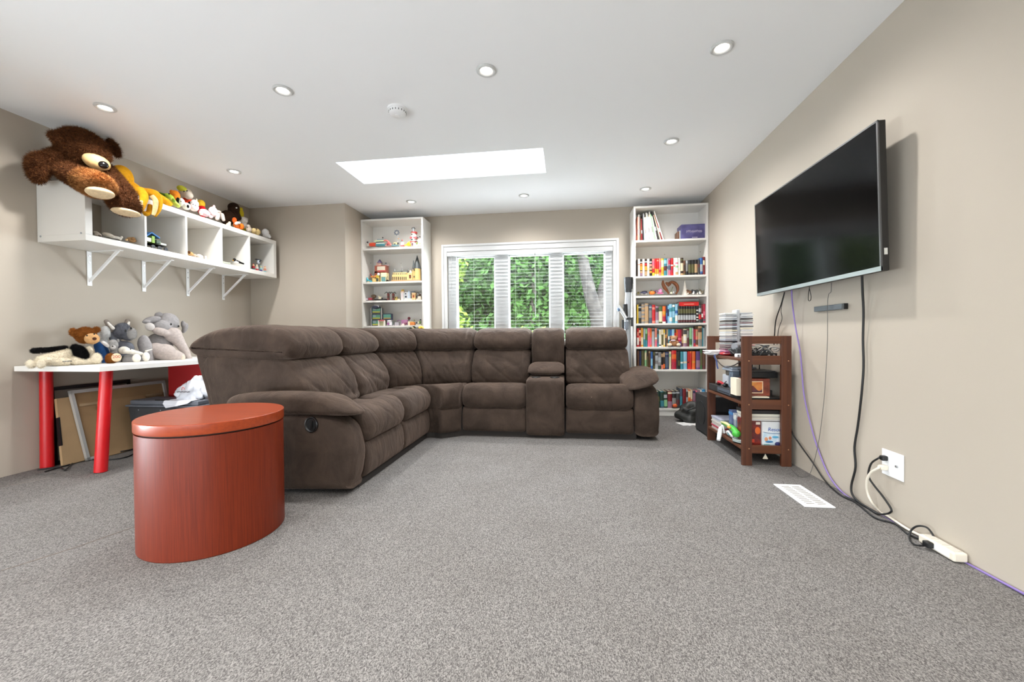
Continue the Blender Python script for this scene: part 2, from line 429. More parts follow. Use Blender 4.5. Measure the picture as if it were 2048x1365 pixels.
# ------------------------------------------------------------------ sectional sofa
from mathutils import noise as mnoise
def smooth_loop(pts, k=4):
    n = len(pts); out = []
    P = [Vector((a, b, 0)) for a, b in pts]
    for i in range(n):
        p0, p1, p2, p3 = P[i-1], P[i], P[(i+1) % n], P[(i+2) % n]
        for j in range(k):
            t = j/k
            q = .5*((2*p1)+(p2-p0)*t+(2*p0-5*p1+4*p2-p3)*t*t+(3*p1-p0-3*p2+p3)*t**3)
            out.append((q.x, q.y))
    return out
def inset_loop(loop, e):
    n = len(loop); area = sum(loop[i][0]*loop[(i+1) % n][1]-loop[(i+1) % n][0]*loop[i][1] for i in range(n))
    sg = 1 if area > 0 else -1; out = []
    for i in range(n):
        ax, ay = loop[i-1]; bx, by = loop[(i+1) % n]
        dx, dy = bx-ax, by-ay; L = math.hypot(dx, dy) or 1
        out.append((loop[i][0]-sg*dy/L*e, loop[i][1]+sg*dx/L*e))
    return out
def sweep(frame, prof, e=.03, r=.06, n=22, k=4, lump=.006, freq=7, tilt=0, pucker=0, seed=0, sc=0, fold=0):
    """closed profile (depth, height) carried along frame(t) -> (origin, forward), ends rounded over"""
    loop = smooth_loop(prof, k) if k > 1 else list(prof)
    o0, _ = frame(0); o1, _ = frame(1); om, _ = frame(.5)
    L = (om-o0).length+(o1-om).length
    ss = sorted(set([0, r*.04/L, r*.15/L, r*.35/L, r*.65/L, r/L] + [1-x for x in (0, r*.04/L, r*.15/L, r*.35/L, r*.65/L, r/L)] + [r/L+(1-2*r/L)*i/n for i in range(n+1)]))
    mb = MB(); m = len(loop)
    for t in ss:
        o, f = frame(t)
        s = min(t, 1-t)*L
        u = max(0, 1-s/r)
        off = e*(1-math.sqrt(max(0, 1-u*u)))
        if sc:
            k_ = 1-sc*(1-math.sqrt(max(0, 1-u*u))); gx = sum(q[0] for q in loop)/len(loop); gz = sum(q[1] for q in loop)/len(loop)
            lp = [(gx+(q[0]-gx)*(.5+.5*k_), gz+(q[1]-gz)*k_) for q in loop]
        else: lp = inset_loop(loop, off) if off > 1e-6 else loop
        for d, z in lp:
            p = Vector((o.x+f.x*d, o.y+f.y*d, z+tilt*(t-.5)*L))
            if lump or pucker:
                q = p*freq+Vector((seed*3.1, 0, 0))
                a = lump*mnoise.noise(q)
                if fold and min(t, 1-t) > .04: a -= fold*(1-min(1, abs(mnoise.noise(Vector((t*L*6+z*7, (z-d)*2.2+seed*5, seed*2.7))))*2.2))**5*min(1, min(t, 1-t)/.12)
                if pucker: a += pucker*u*math.sin((z*1.0+d*.8)*95)*.6
                dirv = Vector((f.x, f.y, .5)).normalized()
                p = p+dirv*a
            mb.v.append(p)
    K = len(ss)
    for j in range(K-1):
        for i in range(m): mb.f.append((j*m+i, j*m+(i+1) % m, (j+1)*m+(i+1) % m, (j+1)*m+i))
    mb.f.append(tuple(range(m-1, -1, -1))); mb.f.append(tuple(range((K-1)*m, K*m)))
    mb.mi = [0]*len(mb.f)
    return mb
SBX, SBY = -2.42, 4.78                           # back lines of the two runs
def fl(y0, y1): return lambda t: (Vector((SBX, y0+(y1-y0)*t, 0)), Vector((1, 0, 0)))
def fr_(x0, x1): return lambda t: (Vector((x0+(x1-x0)*t, SBY, 0)), Vector((0, -1, 0)))
def fw(t0, t1):
    A, Mi, B = Vector((SBX, 3.50, 0)), Vector((-1.956, 4.316, 0)), Vector((-.95, SBY, 0))
    def f(t):
        u = t0+(t1-t0)*t
        C = 2*Mi-.5*(A+B)
        o = A*(1-u)**2+C*2*u*(1-u)+B*u*u
        a = u*PI/2
        return o, Vector((math.cos(a), -math.sin(a), 0))
    return f
BACK = [(.80, .43), (.845, .52), (.825, .62), (.755, .715), (.69, .772), (.54, .785), (.42, .75), (.46, .6), (.56, .43)]
HEAD = [(.68, .775), (.735, .815), (.735, .885), (.66, .965), (.50, 1.0), (.33, .99), (.16, .965), (.03, .905), (-.005, .84), (.10, .785), (.45, .76)]
BACKW = [(.80, .43), (.845, .52), (.825, .62), (.755, .715), (.69, .772), (.45, .80), (.12, .80), (.13, .6), (.22, .40)]
SHELL = [(.03, .80), (.07, .835), (.20, .84), (.35, .72), (.45, .12), (.24, .08), (.15, .3), (.10, .55)]
SEAT = [(.70, .28), (.68, .42), (.80, .452), (.93, .452), (1.00, .455), (1.06, .478), (1.13, .478), (1.195, .44), (1.225, .37), (1.215, .30), (1.16, .258), (.95, .25)]
FOOT = [(1.05, .05), (1.05, .26), (1.13, .272), (1.185, .255), (1.205, .16), (1.195, .07), (1.15, .045)]
ARM = [(.30, .03), (.26, .30), (.30, .47), (.70, .475), (1.0, .465), (1.12, .43), (1.185, .36), (1.21, .22), (1.18, .06), (1.10, .03)]
PAD = [(1.225, .465), (1.18, .515), (1.08, .573), (.93, .590), (.70, .592), (.48, .575), (.40, .52), (.46, .462), (.75, .455), (1.0, .458), (1.13, .455)]
CONS = [(.60, .03), (.60, .50), (.75, .53), (1.08, .535), (1.17, .525), (1.208, .48), (1.215, .30), (1.21, .05), (1.1, .03)]
CLID = [(.62, .545), (.60, .60), (.70, .645), (.82, .66), (.95, .645), (1.035, .60), (1.045, .56), (.98, .543), (.8, .54)]
CBACK = [(.66, .52), (.745, .66), (.76, .80), (.745, .90), (.66, .972), (.50, .998), (.33, .975), (.28, .8), (.4, .55)]
sofa = thing('sectional_sofa', 'large dark brown L-shaped reclining sectional sofa', 'sofa', (-1.7, 3.2, 0))
def sp(mb, name, par=None): return mb.build(name, M_SUEDE, par or sofa, smooth=60)
seed = 0
runs = [(fl(2.325, 2.915), 'rec'), (fl(2.925, 3.495), 'rec'), (fw(.01, .495), 'wb'), (fw(.505, .99), 'wb'), (fr_(-.945, -.365), 'rec'), (fr_(-.005, .575), 'rec')]
for fr0, kind in runs:
    seed += 1
    sp(sweep(fl(2.30, 2.915) if seed == 1 else fr_(-.005, .60) if seed == 6 else fr0, BACKW if seed in (1, 6) else BACK, .045, .07, 46, 9, lump=.018, freq=5, pucker=.004, seed=seed, fold=.013, sc=.14 if seed in (1, 6) else 0), 'back_cushion')
    sp(sweep(fl(2.285, 2.918) if seed == 1 else fr_(-.008, .60) if seed == 6 else fr0, HEAD, .05, .085, 40, 8, lump=.012, freq=5, pucker=.008, seed=seed+9, fold=.004), 'headrest')
    if kind == 'rec':
        sp(sweep(fr0, SEAT, .045, .075, 40, 7, lump=.010, freq=6, pucker=.005, seed=seed+20, fold=.004), 'seat_cushion')
        sp(sweep(fr0, FOOT, .02, .03, lump=.004, freq=6, seed=seed+30), 'footrest_panel')
sp(sweep(fw(.02, .98), SEAT, .03, .05, lump=.006, seed=44), 'seat_cushion')
sp(sweep(fw(.02, .98), FOOT, .015, .02, lump=.003, seed=45), 'front_panel')
for fr0 in (fl(2.325, 3.50), fw(0, 1), fr_(-.95, .575)):
    sp(sweep(fr0, SHELL, .02, .03, lump=.003), 'back_shell')
BASE = [(.25, .0), (.25, .30), (1.12, .30), (1.14, .0)]
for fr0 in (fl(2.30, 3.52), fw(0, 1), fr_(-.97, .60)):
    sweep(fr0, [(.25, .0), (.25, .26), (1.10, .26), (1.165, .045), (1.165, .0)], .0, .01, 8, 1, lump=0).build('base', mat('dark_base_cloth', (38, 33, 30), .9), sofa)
arm = sp(sweep(fl(2.145, 2.325), ARM, 0, .06, lump=.004, seed=3, sc=.13), 'arm')
sp(sweep(fl(2.10, 2.35), PAD, .0, .09, lump=.008, pucker=.003, tilt=-.10, seed=4, sc=.62), 'arm_pad')
sp(sweep(fr_(.585, .79), ARM, 0, .08, lump=.004, seed=5, sc=.16), 'arm')
sp(sweep(fr_(.50, .80), PAD, .0, .11, lump=.006, pucker=.003, tilt=.26, seed=6, sc=.62), 'arm_pad')
con = sp(sweep(fr_(-.36, -.02), CONS, .03, .04, lump=.003, seed=7), 'console')
sp(sweep(fr_(-.362, -.018), CLID, .05, .09, lump=.003, seed=8), 'console_lid')
sp(sweep(fr_(-.345, -.02), CBACK, .04, .06, lump=.008, pucker=.006, seed=10), 'console_back')
for x in (-.275, -.105):
    c = MB(); c.lathe((x, SBY-1.105, .536), [(.043, -.004), (.043, .005), (.036, .006), (.034, .0)], 24)
    cu = c.build('cup_holder', mat('cup_rim', (70, 68, 66), .3, .6), con, smooth=40)
    MB().lathe((x, SBY-1.105, .536), [(.034, -.002), (.034, .003), (.03, .0035)], 24).build('cup_well', M_BLACK, cu)
# recline lever in its oval cup on the near arm
hc = Vector((-1.455, 2.143, .412))
MY = Matrix.Rotation(PI/2, 3, 'X')
rc = MB().lathe(hc, [(.046, -.004), (.046, .006), (.040, .008), (.034, .003)], 28, M=MY, sx=.88).build('recline_cup', mat('lever_black', (16, 15, 14), .3), arm, smooth=40)
MB().lathe(hc, [(.034, .0), (.034, .004), (.03, .0045)], 24, M=MY, sx=.85).build('cup_recess', mat('recess_black', (5, 5, 5), .6), arm)
MB().cbox(hc+Vector((.004, -.008, 0)), (.012, .012, .05), (0, .15, 0)).build('lever', mat('lever_black'), arm, bevel=.003)

# ------------------------------------------------------------------ drum end table
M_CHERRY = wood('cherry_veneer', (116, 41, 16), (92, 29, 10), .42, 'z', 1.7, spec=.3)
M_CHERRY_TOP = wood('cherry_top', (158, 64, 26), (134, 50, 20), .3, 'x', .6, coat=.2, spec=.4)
ec, er = Vector((-1.652, 1.7035, 0)), .286
tb = thing('drum_table', 'round cherry wood drum side table in front of the sofa arm', 'table', ec)
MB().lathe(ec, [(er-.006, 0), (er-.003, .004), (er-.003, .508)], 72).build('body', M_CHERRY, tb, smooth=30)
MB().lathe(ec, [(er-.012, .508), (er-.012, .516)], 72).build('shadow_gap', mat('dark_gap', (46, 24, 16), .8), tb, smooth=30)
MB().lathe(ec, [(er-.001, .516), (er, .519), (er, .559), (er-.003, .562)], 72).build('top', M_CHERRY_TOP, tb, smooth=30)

# ------------------------------------------------------------------ cube wall shelf with brackets
SX, SY0, SY1, SZ0, SZ1 = -3.32, 2.406, 4.284, 1.608, 2.037
sh = thing('cube_shelf', 'long white five-cubby wall shelf mounted on brackets on the left wall', 'shelf', (XL, 3.3, SZ0))
th = .044
MB().box((XL+.002, SY0, SZ0), (SX, SY1, SZ0+th)).build('bottom_panel', M_WHITE, sh, bevel=.002)
MB().box((XL+.002, SY0, SZ1-th), (SX, SY1, SZ1)).build('top_panel', M_WHITE, sh, bevel=.002)
for a in (SY0, SY1-th): MB().box((XL+.002, a, SZ0+th), (SX, a+th, SZ1-th)).build('side_panel', M_WHITE, sh, bevel=.002)
for a in (2.809, 3.159, 3.528, 3.879): MB().box((XL+.002, a, SZ0+th), (SX-.001, a+.017, SZ1-th)).build('divider', M_WHITE, sh, bevel=.001)
for (a, b) in ((XL+.03, SZ0+.04), (SX-.035, SZ0+.05)):
    MB().cyl((a, SY0-.0015, b), (a, SY0+.001, b), .007, n=12).build('cam_cap', M_GREY, sh)
bl = ['nearest the giant bear', 'second from the giant bear', 'second from the corner wall', 'nearest the corner wall']
for k, y in enumerate((2.718, 3.132, 3.553, 3.972)):
    b = thing('shelf_bracket', 'white metal shelf bracket under the wall shelf, ' + bl[k], 'bracket', (XL, y, 1.336), 'wall shelf brackets')
    MB().box((XL+.001, y-.016, 1.336), (XL+.007, y+.016, SZ0)).build('wall_plate', M_TRIM, b, bevel=.002)
    MB().box((XL+.001, y-.014, SZ0-.006), (XL+.30, y+.014, SZ0)).build('arm', M_TRIM, b, bevel=.002)
    MB().prism([(XL+.006, y-.006, 1.385), (XL+.255, y-.006, SZ0-.004), (XL+.285, y-.006, SZ0-.004), (XL+.006, y-.006, 1.362)], (0, .012, 0)).build('brace', M_TRIM, b)
    for z in (1.36, 1.52, 1.57):
        MB().cyl((XL+.006, y, z), (XL+.0095, y, z), .0055, n=10).build('screw', M_CHROME, b)

# ------------------------------------------------------------------ desk
DX, DY0, DY1, DZ = -3.035, 2.262, 3.78, .735
M_RED = mat('red_gloss_paint', (196, 22, 28), .35)
dk = thing('desk', 'white desk top on round red legs along the left wall', 'desk', (-3.4, 3.0, 0))
MB().box((XL+.012, DY0, .700), (DX, DY1, DZ)).build('desk_top', mat('white_desk', (244, 242, 238), .4), dk, bevel=.002)
for (x0, y0, x1, y1) in ((-3.67, 2.40, -3.67, 2.405), (-3.178, 2.365, -3.155, 2.395), (-3.66, 3.70, -3.66, 3.69)):
    MB().cyl((x0, y0, .004), (x1, y1, .700), .036, .034, n=28).build('leg', M_RED, dk, smooth=40)
du = thing('drawer_unit', 'red drawer unit standing under the far end of the desk', 'cabinet', (-3.22, 3.3, 0))
MB().box((-3.40, 3.05, .02), (-3.05, 3.62, .699)).build('carcass', mat('red_lacquer', (150, 12, 16), .4), du, bevel=.003)
for k in range(4):
    d = MB().box((-3.049, 3.07, .05+k*.16), (-3.035, 3.60, .195+k*.16)).build('drawer', mat('red_lacquer'), du, bevel=.003)
    MB().box((-3.034, 3.28, .15+k*.16), (-3.026, 3.40, .16+k*.16)).build('pull', M_CHROME, d)
MB().box((-3.39, 3.06, 0), (-3.06, 3.61, .02)).build('plinth', M_BLACK, du)

# things stored under the desk
M_CARD = mat('brown_cardboard', (176, 146, 108), .85, var=.12, vscale=6)
M_BOARD = mat('hardboard', (168, 136, 98), .8, var=.15, vscale=5)
def lean(y0, y1, z1, xb, xt, thick):               # a panel leaning on the left wall
    return [(xb, y0, .002), (xb, y1, .002), (xt, y1, z1), (xt, y0, z1)], (thick*.98, 0, thick*.2)
bf = thing('picture_frame', 'black picture frame leaning on the wall behind the boards under the desk', 'picture frame', (-3.66, 2.6, 0))
p, d = lean(2.445, 2.98, .565, -3.690, -3.712, .012)
def sub_panel(a0, a1, b0, b1, P=None):              # rectangle of a leaning panel in its own 0..1 coordinates
    A, B, C, D = [Vector(q) for q in P]
    q = lambda u, v: (A*(1-u)+B*u)*(1-v)+(D*(1-u)+C*u)*v
    return [q(a0, b0), q(a1, b0), q(a1, b1), q(a0, b1)]
fo = Vector((.004, 0, .001))
MB().prism([v for v in sub_panel(.03, .97, .03, .97, p)], (.008, 0, .002)).build('picture', mat('grey_picture', (150, 142, 132), .25, var=.3, vscale=4), bf)
fm = MB()
for (a0, a1, b0, b1) in ((0, .035, 0, 1), (.965, 1, 0, 1), (0, 1, .955, 1), (0, 1, 0, .045)):
    fm.prism(sub_panel(a0, a1, b0, b1, p), (.02, 0, .004))
fm.build('frame', M_BLACK, bf)
sf = thing('framed_board', 'silver framed brown board leaning under the desk behind the red leg', 'picture frame', (-3.6, 2.9, 0))
p, d = lean(2.495, 3.20, .535, -3.575, -3.625, .012)
p = [(p[0][0], 2.56, .002), (p[1][0], 3.25, .002), p[2], p[3]]
MB().prism(sub_panel(.02, .98, .02, .98, p), (.008, 0, .002)).build('board', M_BOARD, sf)
fm = MB()
for (a0, a1, b0, b1) in ((0, .03, 0, 1), (.97, 1, 0, 1), (0, 1, .955, 1), (0, 1, 0, .04)):
    fm.prism(sub_panel(a0, a1, b0, b1, p), (.022, 0, .004))
fm.build('frame', mat('silver_frame', (196, 194, 190), .35, .3), sf)
MB().prism(sub_panel(.06, .94, .765, .80, p), (.018, 0, .004)).build('batten', mat('pale_batten', (178, 152, 118), .7), sf)
cb = thing('cardboard_panel', 'flat piece of brown cardboard leaning behind the left red leg', 'cardboard', (-3.6, 2.5, 0))
p, d = lean(2.43, 2.70, .485, -3.60, -3.645, .012)
MB().prism(p, (.02, 0, .005)).build('sheet', M_CARD, cb)
MB().prism(sub_panel(-.002, .03, .30, .72, p), (.022, 0, .006)).build('slot', M_BLACK, cb)
cb2 = thing('hardboard_sheet', 'tan hardboard sheet leaning beside the dark storage tote', 'board', (-3.55, 2.9, 0))
p, d = lean(2.66, 3.02, .43, -3.545, -3.60, .01)
MB().prism(p, (.008, 0, .002)).build('sheet', M_BOARD, cb2)
# tote
tt = thing('storage_tote', 'dark grey lidded plastic storage tote under the desk', 'storage box', (-3.2, 3.0, 0))
M_TOTE = mat('dark_grey_plastic', (58, 60, 64), .5, var=.2, vscale=8)
tx0, tx1, ty0, ty1 = -3.50, -2.86, 2.80, 3.035
tm = MB()
bt = [(tx0+.03, ty0+.03), (tx1-.03, ty0+.03), (tx1-.03, ty1-.005), (tx0+.03, ty1-.005)]
tp = [(tx0, ty0), (tx1, ty0), (tx1, ty1), (tx0, ty1)]
tm.add([(x, y, .004) for x, y in bt]+[(x, y, .37) for x, y in tp], [(3,2,1,0),(4,5,6,7),(0,1,5,4),(1,2,6,5),(2,3,7,6),(3,0,4,7)])
tm.build('tub', M_TOTE, tt, bevel=.012)
MB().box((tx0-.012, ty0-.012, .37), (tx1+.012, ty1, .385)).box((tx0+.01, ty0+.01, .385), (tx1-.01, ty1-.005, .42)).build('lid', mat('slate_plastic', (98, 102, 110), .45), tt, bevel=.01)
MB().box((-3.26, ty0+.012, .42), (-3.14, ty0+.03, .428)).build('handle_slot', M_BLACK, tt)
for x in (-3.4, -3.2): MB().ell((x, ty0+.004, .345), (.006, .004, .006), n=8, m=6).build('rivet', M_GREY, tt)
MB().box((tx0-.02, ty0+.05, .06), (tx0+.03, ty0+.16, .12)).build('corner_caster', M_BLACK, tt, bevel=.01)

def cable(name, label, pts, r, m, cat='cable', group=None, sm=5):
    t = MB().tube(pts, r, 8, smooth=sm).build(name, m, None, smooth=60, off=pts[0])
    return tag(t, label, cat, group)
M_CORD = mat('black_rubber_cord', (20, 20, 21), .5)
zc = .006
def F(px, py, z=zc): return onz(px, py, z)
cable('black_cable', 'black cord lying along the carpet from the left red leg to the tote', [F(75, 940), F(105, 936), F(135, 931), F(165, 917), F(205, 914), F(235, 905), F(262, 897), F(282, 886)], .005, M_CORD, group='cords under the desk')
cable('black_cable', 'black cord looping on the carpet in the desk shadow', [F(90, 944), F(120, 936), F(131, 940, .012), F(150, 924), F(178, 918), F(195, 921), F(230, 919), F(258, 913), F(274, 902)], .0045, M_CORD, group='cords under the desk')
cable('black_cable', 'uppermost black cord behind the right red leg', [F(150, 925), F(175, 913), F(190, 905, .012), F(228, 905), F(245, 903, .015), F(270, 898)], .0045, M_CORD, group='cords under the desk')
cable('thin_wire', 'thin grey cord end curled on carpet at the left red leg', [F(74, 947, .004), F(80, 950, .004), F(95, 948, .004), F(112, 947, .004)], .002, mat('grey_cord', (90, 88, 86), .6), group='cords under the desk')

# carpet seams
for pts in (((-40, 1156), (150, 1096), (270, 1054)), ((-30, 983), (55, 965), (100, 956))):
    MB().tube([onz(a, b, .0005) for a, b in pts], .0022, 6).build('seam', mat('seam_grey', (120, 112, 106), .95), floor)

# ------------------------------------------------------------------ bookcases
BY0 = 4.722
def bookcase(x0, label, shelves):
    t = thing('bookcase', label, 'bookcase', (x0+.4, 4.86, 0))
    for a in (x0, x0+.78): MB().box((a, BY0, 0), (a+.02, YB-.004, 2.37)).build('side_panel', M_WHITE, t, bevel=.0015)
    MB().box((x0+.02, BY0, 2.348), (x0+.78, YB-.006, 2.37)).build('top_panel', M_WHITE, t, bevel=.0015)
    MB().box((x0+.02, YB-.016, .03), (x0+.78, YB-.008, 2.348)).build('back_panel', M_WHITE, t)
    for z in shelves: MB().box((x0+.02, BY0+.004, z-.022), (x0+.78, YB-.016, z)).build('shelf_board', M_WHITE, t, bevel=.0015)
    MB().box((x0+.02, BY0+.02, 0), (x0+.78, BY0+.036, shelves[-1]-.022)).build('plinth', M_WHITE, t)
    for i in range(3): MB().cyl((x0+.022+.378*i, YB-.018 if i == 1 else BY0+.20, 1.87), (x0+.022+.378*i+(.006 if i == 0 else -.006 if i == 2 else 0), YB-.020 if i == 1 else BY0+.20, 1.87), .004, n=8).build('shelf_pin', mat('pin_hole', (120, 112, 100), .7), t)
    return t
RX, LXB = .766, -2.512
RSH = [1.985, 1.580, 1.357, 1.045, .780, .525, .085]
LSH = [2.012, 1.598, 1.367, 1.055, .780, .525, .085]
bookcase(RX, 'tall white bookcase full of books, right of the window', RSH)
bookcase(LXB, 'tall white bookcase of toy brick models, left of the window', LSH)

# ------------------------------------------------------------------ blind in the window
bd = thing('window_blind', 'white horizontal slat blind, open, across the whole window', 'blind', ((WX0+WX1)/2, 5.03, 1.0))
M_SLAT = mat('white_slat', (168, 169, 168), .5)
MB().box((WX0+.004, YB-.018, 1.936), (WX1-.004, YB+.022, 1.990)).build('headrail', M_VINYL, bd, bevel=.003)
slat_me = None
zz = 1.915
k = 0
while zz > .86:
    if slat_me is None:
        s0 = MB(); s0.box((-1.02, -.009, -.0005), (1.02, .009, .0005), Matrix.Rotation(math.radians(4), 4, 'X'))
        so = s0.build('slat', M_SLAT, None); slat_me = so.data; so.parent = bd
    else:
        so = bpy.data.objects.new('slat', slat_me); COL.objects.link(so); so.parent = bd
    so.location = Vector(((WX0+WX1)/2, YB+.001, zz))-OFF[bd.name]
    zz -= .0425; k += 1
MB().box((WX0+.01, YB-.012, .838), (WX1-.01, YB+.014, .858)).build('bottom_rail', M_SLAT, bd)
for x in (-1.15, -.62, -.33, .25):
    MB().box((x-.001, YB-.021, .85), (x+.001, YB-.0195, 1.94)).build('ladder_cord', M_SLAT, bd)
MB().cyl((-.375, YB-.028, 1.94), (-.375, YB-.028, 1.14), .004, n=8).build('tilt_wand', mat('clear_wand', (120, 120, 112), .3), bd)
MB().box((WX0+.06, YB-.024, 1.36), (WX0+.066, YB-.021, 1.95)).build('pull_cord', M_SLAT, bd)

# ------------------------------------------------------------------ television on the right wall
tv = thing('television', 'large black flat-screen television mounted on the right wall', 'television', (XR-.06, 2.71, 1.2))
TY0, TY1, TZ0, TZ1 = 2.095, 3.328, 1.203, 1.903
TM = Matrix.Translation((1.449, 0, (TZ0+TZ1)/2)) @ Matrix.Rotation(math.radians(1.5), 4, 'Y').inverted() @ Matrix.Translation((0, 0, -(TZ0+TZ1)/2))
MB().box((.002, TY0, TZ0), (.034, TY1, TZ1), TM).build('housing', mat('tv_black', (26, 24, 23), .45), tv, bevel=.004)
MB().box((.034, TY0+.10, TZ0+.01), (.066, TY1-.10, TZ1-.20), TM).build('rear_bulge', M_BLACK, tv, bevel=.01)
fb = MB()
for lo, hi in (((TY0, TZ0), (TY1, TZ0+.022)),): fb.box((-.003, lo[0], lo[1]), (.004, hi[0], hi[1]), TM)
fb.build('lower_bezel', mat('tv_silver', (150, 156, 156), .35, .5), tv)
fb = MB()
for lo, hi in (((TY0, TZ1-.008), (TY1, TZ1)), ((TY0, TZ0), (TY0+.009, TZ1)), ((TY1-.009, TZ0), (TY1, TZ1))): fb.box((-.002, lo[0], lo[1]), (.004, hi[0], hi[1]), TM)
fb.build('bezel', mat('tv_edge', (92, 92, 92), .35, .5), tv)
MB().box((-.001, TY0+.008, TZ0+.021), (.003, TY1-.008, TZ1-.007), TM).build('screen', mat('tv_screen', (4, 4, 5), .12, spec=.09), tv)
MB().box((1.50, 2.45, 1.42), (XR-.001, 2.95, 1.75)).build('wall_mount', M_BLACK, tv)
MB().box((.012, TY0-.001, TZ0+.075), (.026, TY0+.002, TZ0+.105), TM).build('side_label', mat('label_white', (210, 208, 200), .6), tv)
# sensor bar below it
sb = thing('sensor_bar', 'small dark grey sensor bar stuck to the wall below the television', 'sensor bar', (XR, 2.64, 1.05))
MB().box((XR-.022, 2.515, 1.050), (XR-.001, 2.775, 1.082)).build('bar', mat('sensor_grey', (86, 92, 98), .4), sb, bevel=.003)
MB().box((XR-.0225, 2.495, 1.050), (XR-.001, 2.515, 1.082)).build('end_cap', M_BLACK, sb, bevel=.002)
# cables on the right wall
def Wp(px, py, o=.02): return onx(px, py, XR-o)
M_PURP = mat('purple_cable', (128, 108, 168), .5)
cable('black_cable', 'thick black cord hanging from the right end of the television to the floor', [Wp(1724, 545, .07), Wp(1725, 580, .05), Wp(1727, 625, .03), Wp(1726, 680), Wp(1727, 735), Wp(1723, 790), Wp(1716, 850, .012), Wp(1709, 895, .012), Wp(1711, 935, .012), Wp(1703, 970, .015), Wp(1705, 990, .02), onz(1722, 1008, .008), onz(1757, 1028, .008)], .0055, M_CORD, group='cords on the right wall')
cable('network_cable', 'purple network cable running from the television down and along the wall base', [Wp(1583, 575, .08), Wp(1585, 610, .05), Wp(1592, 660, .03), Wp(1601, 710, .02), Wp(1608, 790, .02), Wp(1624, 860, .015), Wp(1640, 910, .012), Wp(1660, 955, .012), Wp(1690, 990, .012), Wp(1745, 1022, .008), Wp(1800, 1053, .008), Wp(1860, 1087, .008), Wp(1950, 1136, .008), Wp(2060, 1195, .008)], .0045, M_PURP, group='cords on the right wall')
cable('thin_wire', 'thin grey wire dropping past the sensor bar to the carpet', [Wp(1663, 566, .06), Wp(1662, 584, .05), Wp(1657, 590, .045), Wp(1655, 615, .04), Wp(1655, 680, .03), Wp(1652, 740, .02), Wp(1648, 800), Wp(1638, 880), Wp(1625, 935, .015), onz(1615, 953, .004), onz(1598, 953, .004), onz(1582, 938, .004)], .0016, mat('grey_cord'), group='cords on the right wall')
cable('black_cable', 'black cord going down from the television behind the brown rack', [Wp(1569, 585, .07), Wp(1562, 610, .06), Wp(1552, 640, .04), Wp(1549, 670, .03), Wp(1548, 690, .03)], .004, M_CORD, group='cords on the right wall')
cable('thin_wire', 'thin dark wire curving behind the rack beside the black cord', [Wp(1569, 588, .07), Wp(1562, 620, .06), Wp(1564, 638, .05), Wp(1557, 660, .03), Wp(1554, 690, .03)], .0022, M_CORD, group='cords on the right wall')
cable('thin_wire', 'short black wire loop with a plug dangling under the television', [Wp(1619, 574, .07), Wp(1617, 590, .06), Wp(1617, 601, .05), Wp(1621, 601, .05), Wp(1622, 592, .05), Wp(1619, 578, .06)], .002, M_CORD, group='cords on the right wall')
cable('black_cable', 'black cord trailing from the brown rack along the wall base', [Vector((1.53, 3.06, .40)), Wp(1583, 862, .03), Wp(1600, 890, .025), Wp(1625, 925, .02), Wp(1650, 962, .015), onz(1680, 990, .006), onz(1712, 1006, .006), onz(1750, 1036, .006), onz(1790, 1048, .006), onz(1818, 1070, .006), onz(1850, 1081, .010), Vector((1.53, 1.955, .02))], .0045, M_CORD, group='cords on the right wall')
# outlet plate, plugs, power strip
op = thing('outlet_plate', 'white two-gang outlet and coax wall plate', 'outlet', (XR, 2.178, .21))
MB().box((XR-.006, 2.113, .211), (XR-.0005, 2.243, .337)).build('plate', M_TRIM, op, bevel=.002)
MB().box((XR-.008, 2.193, .232), (XR-.005, 2.226, .316)).build('receptacle', M_TRIM, op, bevel=.001)
MB().cyl((XR-.013, 2.147, .274), (XR-.005, 2.147, .274), .0055, n=12).build('coax_jack', M_CHROME, op)
pb = thing('plug', 'black plug in the upper socket of the wall plate', 'plug', (XR-.02, 2.21, .295))
MB().box((XR-.034, 2.197, .284), (XR-.008, 2.222, .308)).build('body', M_BLACK, pb, bevel=.005)
pw = thing('plug', 'cream plug in the lower socket of the wall plate', 'plug', (XR-.02, 2.21, .25))
M_CREAM = mat('cream_plastic', (224, 216, 200), .45)
MB().box((XR-.038, 2.195, .238), (XR-.008, 2.223, .262)).build('body', M_CREAM, pw, bevel=.005)
cable('black_cable', 'black cord looping from the upper wall socket down to the floor', [Vector((XR-.03, 2.222, .296)), Wp(1757, 917, .04), Wp(1743, 927, .045), Wp(1737, 945, .045), Wp(1739, 958, .04), Wp(1750, 974, .03), Wp(1766, 994, .02), Wp(1782, 1018, .02), Wp(1780, 1026, .02), Wp(1768, 1029, .02), onz(1752, 1027, .007), onz(1735, 1016, .007), onz(1715, 1004, .007), onz(1690, 994, .007)], .0045, M_CORD, group='cords on the right wall')
cable('extension_cord', 'cream extension cord from the lower socket to the power strip', [Vector((XR-.034, 2.222, .25)), Wp(1757, 937, .045), Wp(1742, 946, .05), Wp(1734, 962, .05), Wp(1735, 985, .04), Wp(1744, 1006, .03), onz(1760, 1023, .009), onz(1785, 1039, .009), onz(1815, 1059, .009), onz(1850, 1076, .012), Vector((1.538, 1.94, .025))], .006, M_CREAM, group='cords on the right wall')
ps = thing('power_strip', 'white power strip on the carpet against the right wall', 'power strip', (1.535, 1.88, 0))
MB().box((1.512, 1.80, .004), (1.562, 1.965, .040)).build('body', M_CREAM, ps, bevel=.006)
for k in range(3): MB().box((1.522, 1.815+k*.05, .0395), (1.552, 1.85+k*.05, .042)).build('socket', mat('socket_grey', (205, 200, 190), .5), ps)
MB().box((1.5105, 1.82, .012), (1.513, 1.90, .032)).build('socket_face', M_TRIM, ps)
bp_ = thing('plug', 'black plug pushed into the side of the power strip', 'plug', (1.50, 1.90, .02))
